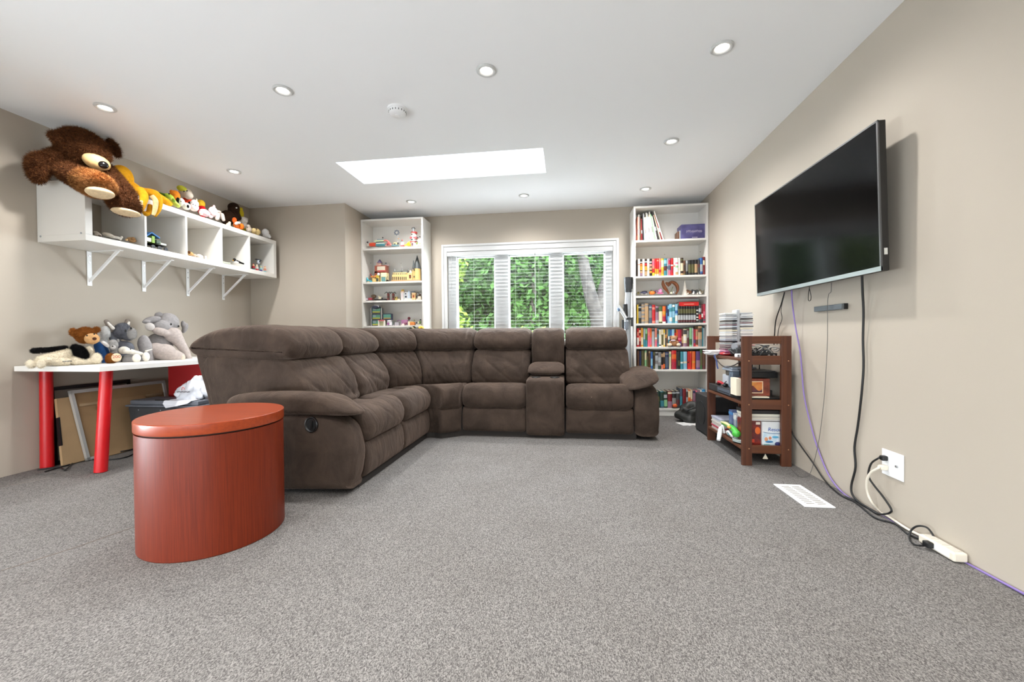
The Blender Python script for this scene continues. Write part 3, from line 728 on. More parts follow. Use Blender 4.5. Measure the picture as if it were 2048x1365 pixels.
MB().box((1.487, 1.885, .012), (1.512, 1.915, .036)).build('body', M_BLACK, bp_, bevel=.005)
cable('thin_wire', 'black cord ring standing up around the end of the power strip', [Vector((1.49, 1.902, .024)), onz(1850, 1092, .012), onz(1830, 1090, .012), onx(1819, 1078, 1.50), onx(1822, 1062, 1.52), onx(1835, 1053, 1.53), onx(1852, 1055, 1.54), onx(1863, 1066, 1.55), Vector((1.555, 1.93, .02))], .004, M_CORD, group='cords on the right wall')
# floor register
rg = thing('floor_register', 'white slotted air vent register set in the carpet', 'vent', (1.313, 2.46, 0))
MB().box((1.238, 2.298, 0), (1.388, 2.622, .006)).build('plate', M_TRIM, rg, bevel=.002)
for r_ in (0, 1):
    for k in range(12): MB().cbox((1.285+r_*.056, 2.335+k*.0225, .0062), (.044, .009, .001), (0, 0, .15)).build('slot', mat('slot_shade', (150, 146, 140), .8), rg)
MB().box((1.308, 2.44, .006), (1.318, 2.48, .010)).build('damper_lever', M_TRIM, rg)

# ------------------------------------------------------------------ brown rack
M_RACK = wood('brown_stained_wood', (92, 50, 27), (68, 34, 18), .45, 'z', .5)
M_RACKH = wood('brown_stained_rail', (96, 53, 28), (72, 37, 19), .45, 'x', .5)
M_RACKY = wood('brown_stained_shelf', (104, 60, 34), (76, 40, 22), .45, 'y', .5)
rk = thing('media_rack', 'open brown wooden three-shelf rack under the television', 'shelf', (1.365, 3.34, 0))
KX0, KX1, KY0, KY1 = 1.209, 1.526, 2.985, 3.695
for y0 in (KY0, KY1-.024):
    for a in (KX0, KX1-.064):
        po = MB().box((a, y0, 0), (a+.064, y0+.024, .90)).build('post', M_RACK, rk, bevel=.002)
        if y0 == KY0:
            for z in (.728, .424, .118): MB().cyl((a+.044, y0-.001, z), (a+.044, y0+.003, z), .004, n=10).build('screw_plug', mat('pale_wood_plug', (180, 132, 92), .5), po)
    for z0, z1 in ((.846, .8995), (.701, .763), (.391, .458), (.085, .141)):
        MB().box((KX0+.064, y0+.002, z0), (KX1-.064, y0+.022, z1)).build('rail', M_RACKH, rk, bevel=.002)
for z in (.745, .440, .125):
    MB().box((KX0+.002, KY0+.024, z-.020), (KX1-.002, KY1-.024, z)).build('shelf_board', M_RACKY, rk, bevel=.002)

# ------------------------------------------------------------------ soft toys
def vbasis(p, roll=0):
    f = Vector((p.x-ORG.x, p.y-ORG.y, 0)).normalized(); r = Vector((f.y, -f.x, 0)); u = Vector((0, 0, 1))
    M = Matrix(((r.x, f.x, u.x), (r.y, f.y, u.y), (r.z, f.z, u.z)))
    return M @ Matrix.Rotation(math.radians(roll), 3, 'Y'), abs(f.dot(Vector((FW.x, FW.y, 0)).normalized()))
def pt(px, py, ax, v): return (onx if ax == 'x' else ony if ax == 'y' else onz)(px, py, v)
def E(px, py, ax, v, rx, ry, rd=None, roll=0, push=0):
    p = pt(px, py, ax, v); M, c = vbasis(p, roll); k = mpp(p)
    if push: p = p + Vector((p.x, p.y, 0)).normalized()*push
    a, b = rx*k*c, ry*k
    d = rd*k*c if rd else (a+b)/2
    return ('e', p, Vector((a, d, b)), M)
def C(px0, py0, v0, px1, py1, v1, r0, r1, ax='x'):
    a, b = pt(px0, py0, ax, v0), pt(px1, py1, ax, v1)
    return ('c', a, b, r0*mpp(a)*.9, r1*mpp(b)*.9)
def shape(mb, it, n=18, m=12):
    if it[0] == 'e': mb.ell(it[1], it[2], it[3], n, m)
    else:
        _, a, b, r0, r1 = it; pts = [a+(b-a)*t for t in (0, .25, .5, .75, 1)]
        mb.tube(pts, [r0, r1], 14); mb.ell(a, r0, (0, 0, 0), 14, 10); mb.ell(b, r1, (0, 0, 0), 14, 10)
    return mb
def fabric(rgb, fuzz=.5):
    return mat('plush_%02x%02x%02x' % tuple(rgb), rgb, .95, var=.22, vscale=60, bump=fuzz, bscale=330, sheen=.35, spec=.1)
def blob(name, items, m, parent, voxel=.008, smooth=6, sep=None):
    mb = MB()
    for it in items: shape(mb, it)
    ob = mb.build(name, m, parent)
    r = ob.modifiers.new('r', 'REMESH'); r.mode = 'VOXEL'; r.voxel_size = voxel; r.use_smooth_shade = True
    s = ob.modifiers.new('s', 'SMOOTH'); s.iterations = smooth; s.factor = .5
    dg = bpy.context.evaluated_depsgraph_get(); dg.update()
    me = bpy.data.meshes.new_from_object(ob.evaluated_get(dg))
    ob.modifiers.clear(); old = ob.data; ob.data = me; me.name = name
    bpy.data.meshes.remove(old)
    me.materials.clear(); me.materials.append(m)
    me.shade_smooth()
    return ob
def fur(ob, n, length, m, width=.0022, droop=.35, seed=1):
    me = ob.data; rg = np.random.default_rng(seed)
    me.calc_loop_triangles()
    nv = len(me.vertices); co = np.empty(nv*3); me.vertices.foreach_get('co', co); co = co.reshape(-1, 3)
    nt = len(me.loop_triangles); ti = np.empty(nt*3, dtype=np.int32); me.loop_triangles.foreach_get('vertices', ti); ti = ti.reshape(-1, 3)
    a, b, c = co[ti[:, 0]], co[ti[:, 1]], co[ti[:, 2]]
    nr = np.cross(b-a, c-a); ar = np.linalg.norm(nr, axis=1); pr = ar/ar.sum(); nr = nr/(ar[:, None]+1e-12)
    k = rg.choice(nt, n, p=pr); u = rg.random((n, 2)); fl_ = u.sum(1) > 1; u[fl_] = 1-u[fl_]
    p = a[k]+(b[k]-a[k])*u[:, :1]+(c[k]-a[k])*u[:, 1:]
    d = nr[k]+rg.normal(size=(n, 3))*.45; d[:, 2] -= droop; d /= np.linalg.norm(d, axis=1)[:, None]
    s = np.cross(d, rg.normal(size=(n, 3))); s /= np.linalg.norm(s, axis=1)[:, None]+1e-9
    L = length*(.6+.6*rg.random((n, 1)))
    v = np.stack([p-s*width*.5-d*.002, p+s*width*.5-d*.002, p+d*L], 1).reshape(-1, 3)
    f_ = np.arange(3*n).reshape(-1, 3)
    fm = bpy.data.meshes.new('fur'); fm.from_pydata(v.tolist(), [], f_.tolist()); fm.materials.append(m)
    fo = bpy.data.objects.new('fur', fm); COL.objects.link(fo); fo.parent = ob; fo['kind'] = 'stuff'
    return fo
def part(t, name, it, m, n=16, mm=10):
    o = MB(); shape(o, it, n, mm); return o.build(name, m, t, smooth=80)
EYE = mat('bead_black', (12, 11, 11), .15)

# --- giant bear on the wall shelf
BR = fabric((80, 47, 26), .8); BRG = fabric((170, 112, 58), .8); CRM = fabric((222, 196, 158), .4)
BRF = mat('bear_fur', (122, 76, 42), .9, var=.6, vscale=70, dark=(58, 32, 17), spec=.15); BRGF = mat('bear_lit_leg_fur', (206, 148, 88), .9, var=.6, vscale=70, dark=(110, 62, 28), spec=.15)  # golden leg tones: lighter fur with lamp highlight put into the colour
gb = thing('giant_teddy_bear', 'giant dark brown teddy bear slumped on the near end of the wall shelf', 'soft toy', (-3.45, 2.6, 2.04))
body = blob('body', [E(165, 294, 'x', -3.46, 58, 33, 40, 13), E(140, 326, 'x', -3.56, 42, 34, 40), E(75, 336, 'x', -3.54, 24, 31, 24), C(110, 315, -3.55, 80, 332, -3.55, 18, 20), E(190, 336, 'x', -3.47, 40, 17, 28, 25),
     E(108, 273, 'x', -3.46, 14, 12, 8, -30), E(227, 296, 'x', -3.44, 13, 19, 9, -25), E(150, 344, 'x', -3.47, 38, 15, 26, 10), E(186, 304, 'x', -3.375, 40, 12, 24, 16), C(132, 345, -3.45, 170, 361, -3.31, 18, 24)], BR, gb, .010)
fur(body, 40000, .024, BRF, .0026, seed=3)
l1 = blob('leg', [C(172, 362, -3.30, 188, 368, -3.25, 24, 27), E(199, 371, 'x', -3.19, 33, 22, 30, 14)], BRG, gb, .010)
fur(l1, 16000, .024, BRGF, .0026, seed=4)
l2 = blob('leg', [C(210, 345, -3.43, 240, 392, -3.25, 20, 28), E(250, 410, 'x', -3.19, 34, 20, 30, 14)], BR, gb, .010)
fur(l2, 16000, .024, BRF, .0026, seed=5)
part(gb, 'foot_pad', E(200, 386, 'x', -3.165, 31, 11, 27, 0), CRM)
part(gb, 'foot_pad', E(252, 425, 'x', -3.165, 31, 7, 27, 4), CRM)
mz = part(gb, 'muzzle', E(193, 324, 'x', -3.35, 30, 15, 22, 16), fabric((226, 188, 132), .4))
part(mz, 'nose', E(207, 330, 'x', -3.272, 11, 7.5, 7), EYE)
OFF['muzzle'] = OFF[gb.name]
# --- yellow octopus
YO = fabric((222, 160, 34)); YC = fabric((226, 200, 150))
oc = thing('octopus_plush', 'yellow octopus soft toy next to the giant bear with dangling arms', 'soft toy', (-3.45, 2.85, 2.04))
ob_ = blob('body', [E(243, 355, 'x', -3.46, 26, 24, 24), E(262, 378, 'x', -3.45, 22, 14, 20), C(262, 380, -3.42, 283, 384, -3.30, 9, 8), C(275, 382, -3.42, 300, 384, -3.32, 9, 7)], YO, oc, .007)
def tent(pts, r, nm='arm', m=YO, under=True):
    P = [pt(a, b, 'x', v) for a, b, v in pts]; k = mpp(P[0])*.9
    o = MB().tube(P, [q*k for q in r], 12, smooth=6).build(nm, m, oc, smooth=80)
    return o
tent([(280, 380, -3.32), (288, 392, -3.27), (286, 405, -3.26), (280, 420, -3.265), (279, 424, -3.27)], [8, 8, 7, 6, 3])
tent([(296, 384, -3.34), (310, 388, -3.28), (318, 400, -3.26), (316, 418, -3.26), (309, 433, -3.265)], [8, 8, 7, 6, 3])
tent([(303, 392, -3.265), (311, 402, -3.25), (310, 418, -3.25), (306, 431, -3.255)], [5, 5, 4.5, 3], 'arm_underside', YC)
tent([(283, 402, -3.25), (280, 414, -3.25), (277, 424, -3.262)], [3, 4, 2], 'arm_underside', YC)
tent([(300, 410, -3.285), (298, 424, -3.28), (292, 428, -3.275), (287, 424, -3.275)], [4, 5, 5, 3])
tent([(300, 384, -3.44), (320, 396, -3.40), (335, 405, -3.38), (342, 410, -3.38)], [8, 8, 7, 4])
for dx in (0,):
    e_ = part(oc, 'eye', E(245, 363, 'x', -3.385, 4.2, 4.4, 3), fabric((240, 240, 235), .1)); part(oc, 'pupil', E(246, 363, 'x', -3.375, 2.4, 2.6, 2), EYE)
# --- smaller toys along the shelf top
def toy(name, label, base, parts, cat='soft toy', group='soft toys along the wall shelf', n=14, mm=9):
    p0 = parts[0][1]; p0 = p0[1]
    t = thing(name, label, cat, (p0.x, p0.y, base), group)
    for nm, it, c in parts:
        part(t, nm, it, fabric(c) if isinstance(c, tuple) else c, n, mm)
    return t
XS = -3.44
Z = SZ1
toy('crocodile_plush', 'lime green crocodile soft toy on the wall shelf beside the octopus', Z, [('body', E(337, 396, 'x', XS, 13, 8, 12, 25), (150, 178, 62)), ('snout', C(343, 402, XS+.04, 356, 412, XS+.09, 7, 4), (178, 196, 96)), ('tail', C(318, 387, XS-.04, 332, 393, XS, 3, 5), (78, 116, 34)), ('eye', E(338, 388, 'x', XS+.04, 1.6, 1.8, 1.5), EYE), ('foot', E(347, 401, 'x', XS+.09, 4, 4, 4), (130, 160, 60))])
toy('orange_plush', 'round orange soft toy wedged behind the green crocodile', Z, [('body', E(350, 391, 'x', XS-.08, 11, 10, 10), (236, 140, 44)), ('ear', E(343, 384, 'x', XS-.09, 4, 4, 3), (228, 128, 36))])
toy('hippo_plush', 'beige soft toy with a lime cap sitting high on the wall shelf', Z, [('head', E(371, 387, 'x', XS-.08, 15, 11, 13, 25), (182, 170, 152)), ('muzzle', E(377, 391, 'x', XS-.02, 10, 8, 9, 25), (198, 186, 172)), ('cap', E(364, 378, 'x', XS-.08, 11, 6, 11, 15), (190, 190, 60)), ('body', E(374, 403, 'x', XS-.08, 11, 9, 10), (196, 66, 40)), ('eye', E(368, 383, 'x', XS+.02, 1.8, 1.3, 1), EYE), ('eye', E(374, 382, 'x', XS+.02, 1.8, 1.3, 1), EYE)])
toy('spotted_dog_plush', 'white soft dog with black ears lying near the crocodile snout', Z, [('body', E(373, 413, 'x', XS+.06, 9, 7, 9, 20), (232, 230, 224)), ('head', E(363, 405, 'x', XS+.04, 7, 8, 8), (236, 234, 230)), ('ear', E(356, 401, 'x', XS+.03, 4, 6, 4), (24, 22, 22)), ('spot', E(376, 413, 'x', XS+.115, 2.6, 3.4, 2), (22, 22, 22)), ('eye', E(362, 403, 'x', XS+.09, 1, 1.2, 1), EYE), ('ear', E(379, 406, 'x', XS, 3, 2.5, 3), (24, 22, 22))])
toy('cow_plush', 'white and pale pink round soft cow on the wall shelf', Z, [('body', E(388, 415, 'x', XS+.05, 10, 8, 10, 20), (240, 218, 212)), ('head', E(389, 408, 'x', XS+.04, 9, 8, 9), (238, 234, 230)), ('horn', E(393, 401, 'x', XS+.03, 2, 3, 2), (224, 206, 160)), ('eye', E(386, 409, 'x', XS+.115, 1.1, 1.3, 1), EYE), ('eye', E(391, 411, 'x', XS+.115, 1.1, 1.3, 1), EYE)])
toy('duckling_plush', 'yellow headed soft toy in red on the wall shelf', Z, [('head', E(402, 408, 'x', XS-.08, 9, 8, 8), (226, 186, 52)), ('body', E(404, 422, 'x', XS-.07, 9, 11, 9), (190, 26, 34)), ('foot', C(405, 430, XS-.06, 406, 440, XS-.06, 5, 5), (190, 26, 34))])
toy('unicorn_plush', 'pale pink unicorn pig soft toy lying on the wall shelf', Z, [('body', E(409, 426, 'x', XS+.06, 12, 7, 10, 15), (236, 186, 192)), ('head', E(426, 424, 'x', XS+.06, 10, 10, 10), (240, 214, 214)), ('ear', E(428, 414, 'x', XS+.06, 3, 3.4, 2), (240, 196, 200)), ('horn', C(433, 423, XS+.09, 441, 423, XS+.10, 3, .8), (236, 220, 190)), ('eye', E(428, 424, 'x', XS+.135, .9, 1.1, 1), EYE), ('foot', E(422, 434, 'x', XS+.1, 4, 3, 4), (236, 200, 204)), ('foot', E(402, 427, 'x', XS+.1, 4, 4, 4), (230, 212, 204))])
t = toy('elephant_plush', 'small grey elephant soft toy with curled trunk beside the pink unicorn', Z, [('head', E(436, 430, 'x', XS+.02, 9, 9, 9), (168, 156, 150)), ('trunk', C(444, 430, XS+.06, 447, 440, XS+.08, 4, 3.4), (176, 164, 156)), ('trunk', C(436, 430, XS+.08, 434, 438, XS+.09, 4, 3.6), (176, 164, 156))])
toy('gorilla_plush', 'dark brown long-necked soft toy sitting upright on the wall shelf', Z, [('body', E(455, 436, 'x', XS-.05, 16, 15, 15), (44, 28, 18)), ('neck', C(466, 436, XS-.04, 468, 416, XS-.04, 11, 11), (46, 30, 20)), ('head', E(467, 415, 'x', XS-.04, 12, 9, 11), (42, 27, 18)), ('brow', E(473, 416, 'x', XS+.03, 1.8, 1.4, 1), (230, 228, 220)), ('arm', C(473, 424, XS, 478, 436, XS, 5, 5), (42, 27, 18))])
toy('chick_plush', 'small bright yellow toy peeking out behind the dark brown one', Z, [('body', E(483, 428, 'x', XS-.13, 5, 8, 5), (222, 200, 48)), ('foot', C(484, 434, XS-.13, 487, 476, XS-.13, 4, 6), (222, 200, 48)), ('head', E(482, 419, 'x', XS-.13, 4, 4, 4), (222, 200, 48))])
toy('fish_plush', 'orange and white soft clownfish on the wall shelf edge', Z, [('body', E(474, 450, 'x', XS+.07, 8, 7, 8), (214, 106, 42)), ('head', E(482, 453, 'x', XS+.09, 6.5, 6, 6), (240, 122, 40)), ('stripe', E(474, 447, 'x', XS+.09, 6, 3, 6, -30), (238, 226, 216)), ('eye', E(479, 446, 'x', XS+.12, 2.4, 2.4, 2), (240, 232, 220)), ('pupil', E(479.5, 446, 'x', XS+.135, 1, 1, 1), EYE), ('fin', E(469, 441, 'x', XS+.05, 5, 6, 3), (206, 96, 40))])
toy('koala_plush', 'pale grey koala soft toy behind the orange fish', Z, [('head', E(486, 441, 'x', XS-.02, 10, 7, 9), (206, 196, 186)), ('ear', E(466, 437, 'x', XS-.02, 4, 2.6, 3, 20), (206, 196, 190)), ('ear', E(493, 439, 'x', XS-.02, 3.4, 3, 3), (212, 202, 194)), ('body', E(488, 450, 'x', XS-.02, 7, 7, 7), (198, 188, 178))])
toy('bunny_plush', 'tiny cream soft toy left of the orange fish', Z, [('body', E(457, 450, 'x', XS+.09, 5, 4, 5), (230, 200, 162)), ('head', E(459, 446, 'x', XS+.09, 3, 2.6, 3), (236, 210, 176))])
toy('lamb_plush', 'small off-white soft lamb right of the orange fish', Z, [('body', E(498, 459, 'x', XS+.06, 6, 5.5, 6), (222, 208, 190)), ('head', E(497, 453, 'x', XS+.06, 4, 3.6, 4), (226, 214, 200)), ('eye', E(495, 455, 'x', XS+.1, .8, .9, .8), EYE)])
toy('tan_plush', 'tan round soft toy with a dark patch near the shelf corner', Z, [('body', E(512, 464, 'x', XS+.07, 9.5, 7, 9), (222, 194, 134)), ('patch', E(512, 459, 'x', XS+.09, 2.2, 1.8, 2), (70, 50, 36)), ('head', E(508, 461, 'x', XS+.10, 5, 4.4, 5), (226, 200, 144))])
toy('snowball_plush', 'round white soft toy at the far end of the wall shelf', Z, [('body', E(533, 471, 'x', XS+.05, 8, 5, 8), (232, 230, 228)), ('head', E(531, 465, 'x', XS+.05, 7.4, 7, 7), (238, 238, 238)), ('foot', E(539, 474, 'x', XS+.08, 3.4, 2.8, 3), (230, 228, 228))])
# --- toys inside the cubbies
Z = SZ0+th
G = 'small toys in the wall shelf cubbies'
toy('shell_toy', 'speckled beige shell toy at the left of the first cubby', Z, [('body', E(196, 470, 'x', -3.42, 8, 4, 6, 20), (198, 184, 168)), ('top', E(193, 466, 'x', -3.43, 6, 3, 5, 20), (214, 202, 188)), ('rib', E(200, 472, 'x', -3.38, 4, 2, 3, 20), (120, 108, 100))], 'toy', G)
toy('bone_plush', 'cream soft bone toy lying in the first cubby', Z, [('body', E(216, 470, 'x', -3.42, 13, 4, 7, 14), (214, 204, 188)), ('arm', C(222, 473, -3.42, 236, 476, -3.42, 3, 3), (226, 218, 206)), ('knob', E(240, 478, 'x', -3.42, 4, 3.4, 4), (230, 224, 214)), ('knob', E(243, 475, 'x', -3.42, 3.4, 3, 3), (230, 224, 214))], 'soft toy', G)
toy('turtle_toy', 'tan domed turtle toy at the right of the first cubby', Z, [('shell', E(263, 480, 'x', -3.40, 10, 5, 8, 12), (198, 158, 112)), ('head', E(253, 480, 'x', -3.39, 3, 2.4, 2), (206, 170, 128)), ('rib', E(266, 478, 'x', -3.38, 5, 3.6, 4), (176, 134, 92))], 'toy', G)
toy('dog_figure', 'tiny brown and tan toy animal at the left of the third cubby', Z, [('body', E(381, 508, 'x', -3.38, 6, 4, 4), (206, 166, 112)), ('head', E(378, 505, 'x', -3.37, 3, 3, 3), (96, 62, 36))], 'toy', G)
toy('horse_figure', 'small white toy animals huddled in the third cubby', Z, [('body', E(398, 513, 'x', -3.38, 7, 4.5, 4), (222, 208, 196)), ('leg', C(404, 513, -3.37, 404, 520, -3.37, 2, 2), (230, 222, 214)), ('leg', C(411, 514, -3.37, 411, 522, -3.37, 2, 2), (232, 226, 220)), ('head', E(389, 511, 'x', -3.37, 4, 3, 3), (208, 180, 156))], 'toy', G)
toy('reed_toy', 'flat pale green toy lying in the fourth cubby', Z, [('body', C(444, 524, -3.36, 458, 527, -3.36, 1.6, 1.4), (196, 206, 180)), ('tip', E(459, 527, 'x', -3.36, 2, 1.6, 2), (210, 214, 196))], 'toy', G)
toy('penguin_toy', 'small black and white bird toy in the fourth cubby', Z, [('body', E(472, 525, 'x', -3.37, 6, 4, 5), (226, 222, 216)), ('head', E(469, 520, 'x', -3.37, 3.6, 3.2, 3), (40, 38, 38)), ('wing', C(474, 523, -3.36, 487, 528, -3.35, 2.6, 1.6), (30, 30, 32)), ('beak', E(466, 521, 'x', -3.35, 1.4, 1, 1), (210, 150, 50))], 'toy', G)

# --- plush on the desk
Zd = DZ
def dthing(name, label, px, v): 
    p = onx(px, 735, v); return thing(name, label, 'soft toy', (v, p.y, Zd), 'soft toys on the desk')
CRW = fabric((232, 220, 196), .8); BLK = fabric((20, 19, 20), .8)
dg_ = dthing('dog_plush', 'black and cream fluffy soft dog lying on the left end of the desk', 120, -3.38)
b = blob('body', [C(85, 722, -3.44, 150, 708, -3.44, 12, 14), E(62, 729, 'x', -3.42, 11, 9, 10, -20), E(82, 728, 'x', -3.34, 10, 10, 11), C(92, 722, -3.38, 130, 724, -3.38, 9, 9), E(178, 703, 'x', -3.42, 10, 10, 12), E(192, 718, 'x', -3.34, 12, 12, 12), C(150, 722, -3.38, 185, 722, -3.36, 10, 10)], CRW, dg_, .007)
fur(b, 9000, .010, CRW, .002, .2, 6)
b = blob('head', [E(162, 707, 'x', -3.37, 14, 17, 13, -20), E(150, 697, 'x', -3.42, 10, 8, 10)], BLK, dg_, .007); fur(b, 5000, .012, BLK, .002, .4, 7)
b = blob('tail', [C(68, 702, -3.46, 100, 700, -3.48, 6, 5), C(100, 700, -3.48, 130, 697, -3.48, 5, 6)], BLK, dg_, .006); fur(b, 2500, .010, BLK, .002, .2, 8)
part(dg_, 'mouth', C(126, 723.5, -3.335, 143, 722.5, -3.335, 1, 1), EYE)
BRT = fabric((160, 98, 44), .8); TAN = fabric((216, 168, 116), .3); DEN = fabric((36, 68, 112), .3)
tb_ = dthing('overalls_bear', 'curly brown teddy bear in blue denim overalls on the desk', 190, -3.48)
b = blob('head', [E(171, 671, 'x', -3.53, 22, 16, 19, 10), E(146, 665, 'x', -3.55, 8, 9, 6), E(193, 660, 'x', -3.55, 8, 6, 6)], BRT, tb_, .007); fur(b, 8000, .011, BRT, .0022, .1, 9)
part(tb_, 'face', E(184, 678, 'x', -3.45, 16, 11, 10, 10), TAN)
part(tb_, 'nose', E(189, 678, 'x', -3.405, 4.6, 3, 3), fabric((84, 52, 40), .2))
for a, c_ in ((174, 671.5), (188.5, 668.5)): part(tb_, 'eye', E(a, c_, 'x', -3.425, 1.8, 1.6, 1.2), EYE)
blob('overalls', [E(206, 707, 'x', -3.50, 14, 22, 14, -10), C(198, 692, -3.48, 208, 728, -3.46, 9, 9)], DEN, tb_, .007)
part(tb_, 'sleeve', C(206, 686, -3.46, 216, 692, -3.44, 4, 4), fabric((232, 228, 224), .2))
b = blob('foot', [E(221, 718, 'x', -3.35, 11, 11, 12), E(228, 717, 'x', -3.33, 10, 9, 9)], BRT, tb_, .006); fur(b, 2500, .007, BRT, .002, .1, 10)
fp = E(233, 715.5, 'x', -3.29, 10.5, 8.5, 4); part(tb_, 'sole', fp, fabric((234, 210, 176), .1))
def text(name, s, p, M, size, m, parent, ext=.0004, shear=0):
    cu = bpy.data.curves.new(name, 'FONT'); cu.body = s; cu.size = size; cu.extrude = ext; cu.align_x = 'CENTER'; cu.align_y = 'CENTER'; cu.shear = shear
    o = bpy.data.objects.new(name, cu); COL.objects.link(o)
    dg = bpy.context.evaluated_depsgraph_get(); dg.update()
    me = bpy.data.meshes.new_from_object(o.evaluated_get(dg)); bpy.data.objects.remove(o)
    me.materials.clear(); me.materials.append(m)
    o = bpy.data.objects.new(name, me); COL.objects.link(o); o.parent = parent
    o.matrix_local = Matrix.Translation(Vector(p)-(OFF[parent.name] if parent is not None else Vector((0, 0, 0)))) @ M.to_4x4()
    return o
def facing(p, roll=0, yawdeg=0):                  # text plane looking back at the room from p
    M, _ = vbasis(Vector(p), roll)
    return M @ Matrix.Rotation(math.radians(yawdeg), 3, 'Z') @ Matrix.Rotation(PI/2, 3, 'X')
q = onx(233, 714, -3.272); text('sole_number', '200', q, facing(q, -4), .030, fabric((176, 40, 48), .1), tb_)
wt = dthing('white_plush', 'fluffy white soft toy between the overalls bear and the grey donkey', 211, -3.52)
b = blob('body', [E(211, 666, 'x', -3.56, 11, 14, 11), E(208, 690, 'x', -3.58, 11, 16, 11), C(210, 700, -3.60, 212, 726, -3.60, 10, 11)], fabric((234, 236, 236), .8), wt, .007); fur(b, 4000, .008, fabric((234, 236, 236)), .002, .1, 11)
GRY = fabric((112, 114, 122), .9); GRL = fabric((168, 166, 164), .8); BGR = fabric((138, 128, 120), .5)
dn = dthing('donkey_plush', 'mottled grey donkey soft toy with upright ears in the middle of the desk', 248, -3.50)
b = blob('head', [E(243, 663, 'x', -3.52, 18, 17, 18, 20), E(256, 672, 'x', -3.47, 12, 10, 12)], GRY, dn, .007); fur(b, 6000, .008, GRY, .002, .1, 12)
b = blob('muzzle', [E(264, 668, 'x', -3.42, 10, 12, 10)], GRL, dn, .006); fur(b, 2500, .006, GRL, .002, .1, 13)
for (a, c_, d_, e_) in ((213, 643, 224, 660), (255, 642, 252, 656)):
    part(dn, 'ear', C(a, c_, -3.56, d_, e_, -3.55, 4.4, 7), BGR); part(dn, 'ear_lining', C(a+3, c_+3, -3.525, d_+2, e_-3, -3.51, 2, 3.2), fabric((222, 216, 208), .2))
blob('body', [E(250, 698, 'x', -3.50, 20, 16, 16), E(246, 716, 'x', -3.50, 22, 14, 16), C(226, 662, -3.56, 232, 690, -3.54, 9, 9)], GRY, dn, .008)
for a, c_ in ((251, 662), (262, 657)): part(dn, 'eye', E(a, c_, 'x', -3.40, 2, 2.4, 1.5), EYE)
sb_ = dthing('small_bear_plush', 'small silver grey bear soft toy held beneath the donkey chin', 226, -3.44)
b = blob('body', [E(226, 690, 'x', -3.43, 11, 11, 10), E(219, 686, 'x', -3.45, 4, 4, 3), E(236, 682, 'x', -3.45, 4, 4, 3), C(230, 702, -3.45, 232, 726, -3.45, 8, 9)], GRL, sb_, .006); fur(b, 2500, .006, GRL, .002, .1, 14)
part(sb_, 'muzzle', E(226, 695, 'x', -3.385, 6, 4.4, 4), fabric((190, 186, 184), .4)); part(sb_, 'nose', E(225, 693, 'x', -3.365, 2, 1.4, 1.2), EYE)
WHT = fabric((236, 230, 218), .4)
at_ = dthing('anteater_plush', 'white snouted soft toy with white feet at the front of the desk', 270, -3.38)
blob('head', [E(248, 701, 'x', -3.40, 12, 8, 11, 8), C(252, 702, -3.37, 282, 708, -3.36, 7, 4.4)], WHT, at_, .006)
blob('body', [E(258, 720, 'x', -3.42, 16, 11, 14), C(255, 722, -3.40, 270, 722, -3.34, 9, 8), C(272, 718, -3.42, 290, 716, -3.36, 8, 8)], GRL, at_, .007)
for a, c_, rx, ry in ((273, 717, 9, 9), (292, 714, 8, 9.5)): part(at_, 'foot', E(a, c_, 'x', -3.29, rx, ry, 5), WHT)
part(at_, 'eye', E(261, 699, 'x', -3.34, 1.3, 1.3, 1), EYE)
part(at_, 'horn', C(292, 703, -3.37, 304, 699, -3.36, 2.2, .8), WHT)
EG = fabric((158, 154, 154), .6); EP = fabric((192, 180, 174), .6)
el = dthing('large_elephant_plush', 'large grey elephant soft toy sitting at the right end of the desk', 330, -3.45)
blob('head', [E(335, 646, 'x', -3.50, 25, 20, 22, 15), E(322, 655, 'x', -3.48, 22, 14, 20)], EG, el, .009)
blob('trunk', [E(346, 670, 'x', -3.42, 19, 15, 17, 25), E(322, 664, 'x', -3.44, 20, 8, 14, 20), C(352, 676, -3.40, 370, 702, -3.36, 13, 8), C(370, 702, -3.36, 379, 720, -3.34, 8, 6)], EP, el, .008)
blob('ear', [E(304, 640, 'x', -3.50, 20, 7, 9, -18), E(292, 644, 'x', -3.50, 9, 4, 6, -5), E(318, 632, 'x', -3.52, 10, 8, 6)], EG, el, .007)
part(el, 'ear_lining', E(300, 654, 'x', -3.47, 10, 8, 4, -20), fabric((206, 200, 196), .3))
blob('ear', [E(370, 657, 'x', -3.52, 6, 11, 8, 20), E(366, 649, 'x', -3.53, 5, 8, 6)], EG, el, .007)
blob('body', [E(318, 692, 'x', -3.52, 30, 26, 26), E(288, 688, 'x', -3.46, 14, 18, 14), C(290, 690, -3.45, 296, 722, -3.42, 12, 11)], EG, el, .009)
blob('leg', [C(312, 702, -3.44, 350, 714, -3.28, 18, 15), E(330, 705, 'x', -3.38, 24, 17, 18, 15), E(358, 715, 'x', -3.25, 14, 11, 12)], EP, el, .009)
part(el, 'toe', E(364, 716, 'x', -3.23, 7, 8, 8), fabric((214, 200, 184), .3))
for a, c_ in ((342, 649), (357, 653)): part(el, 'eye', E(a, c_, 'x', -3.385 if a == 342 else -3.42, 2, 2.2, 1.5), EYE)

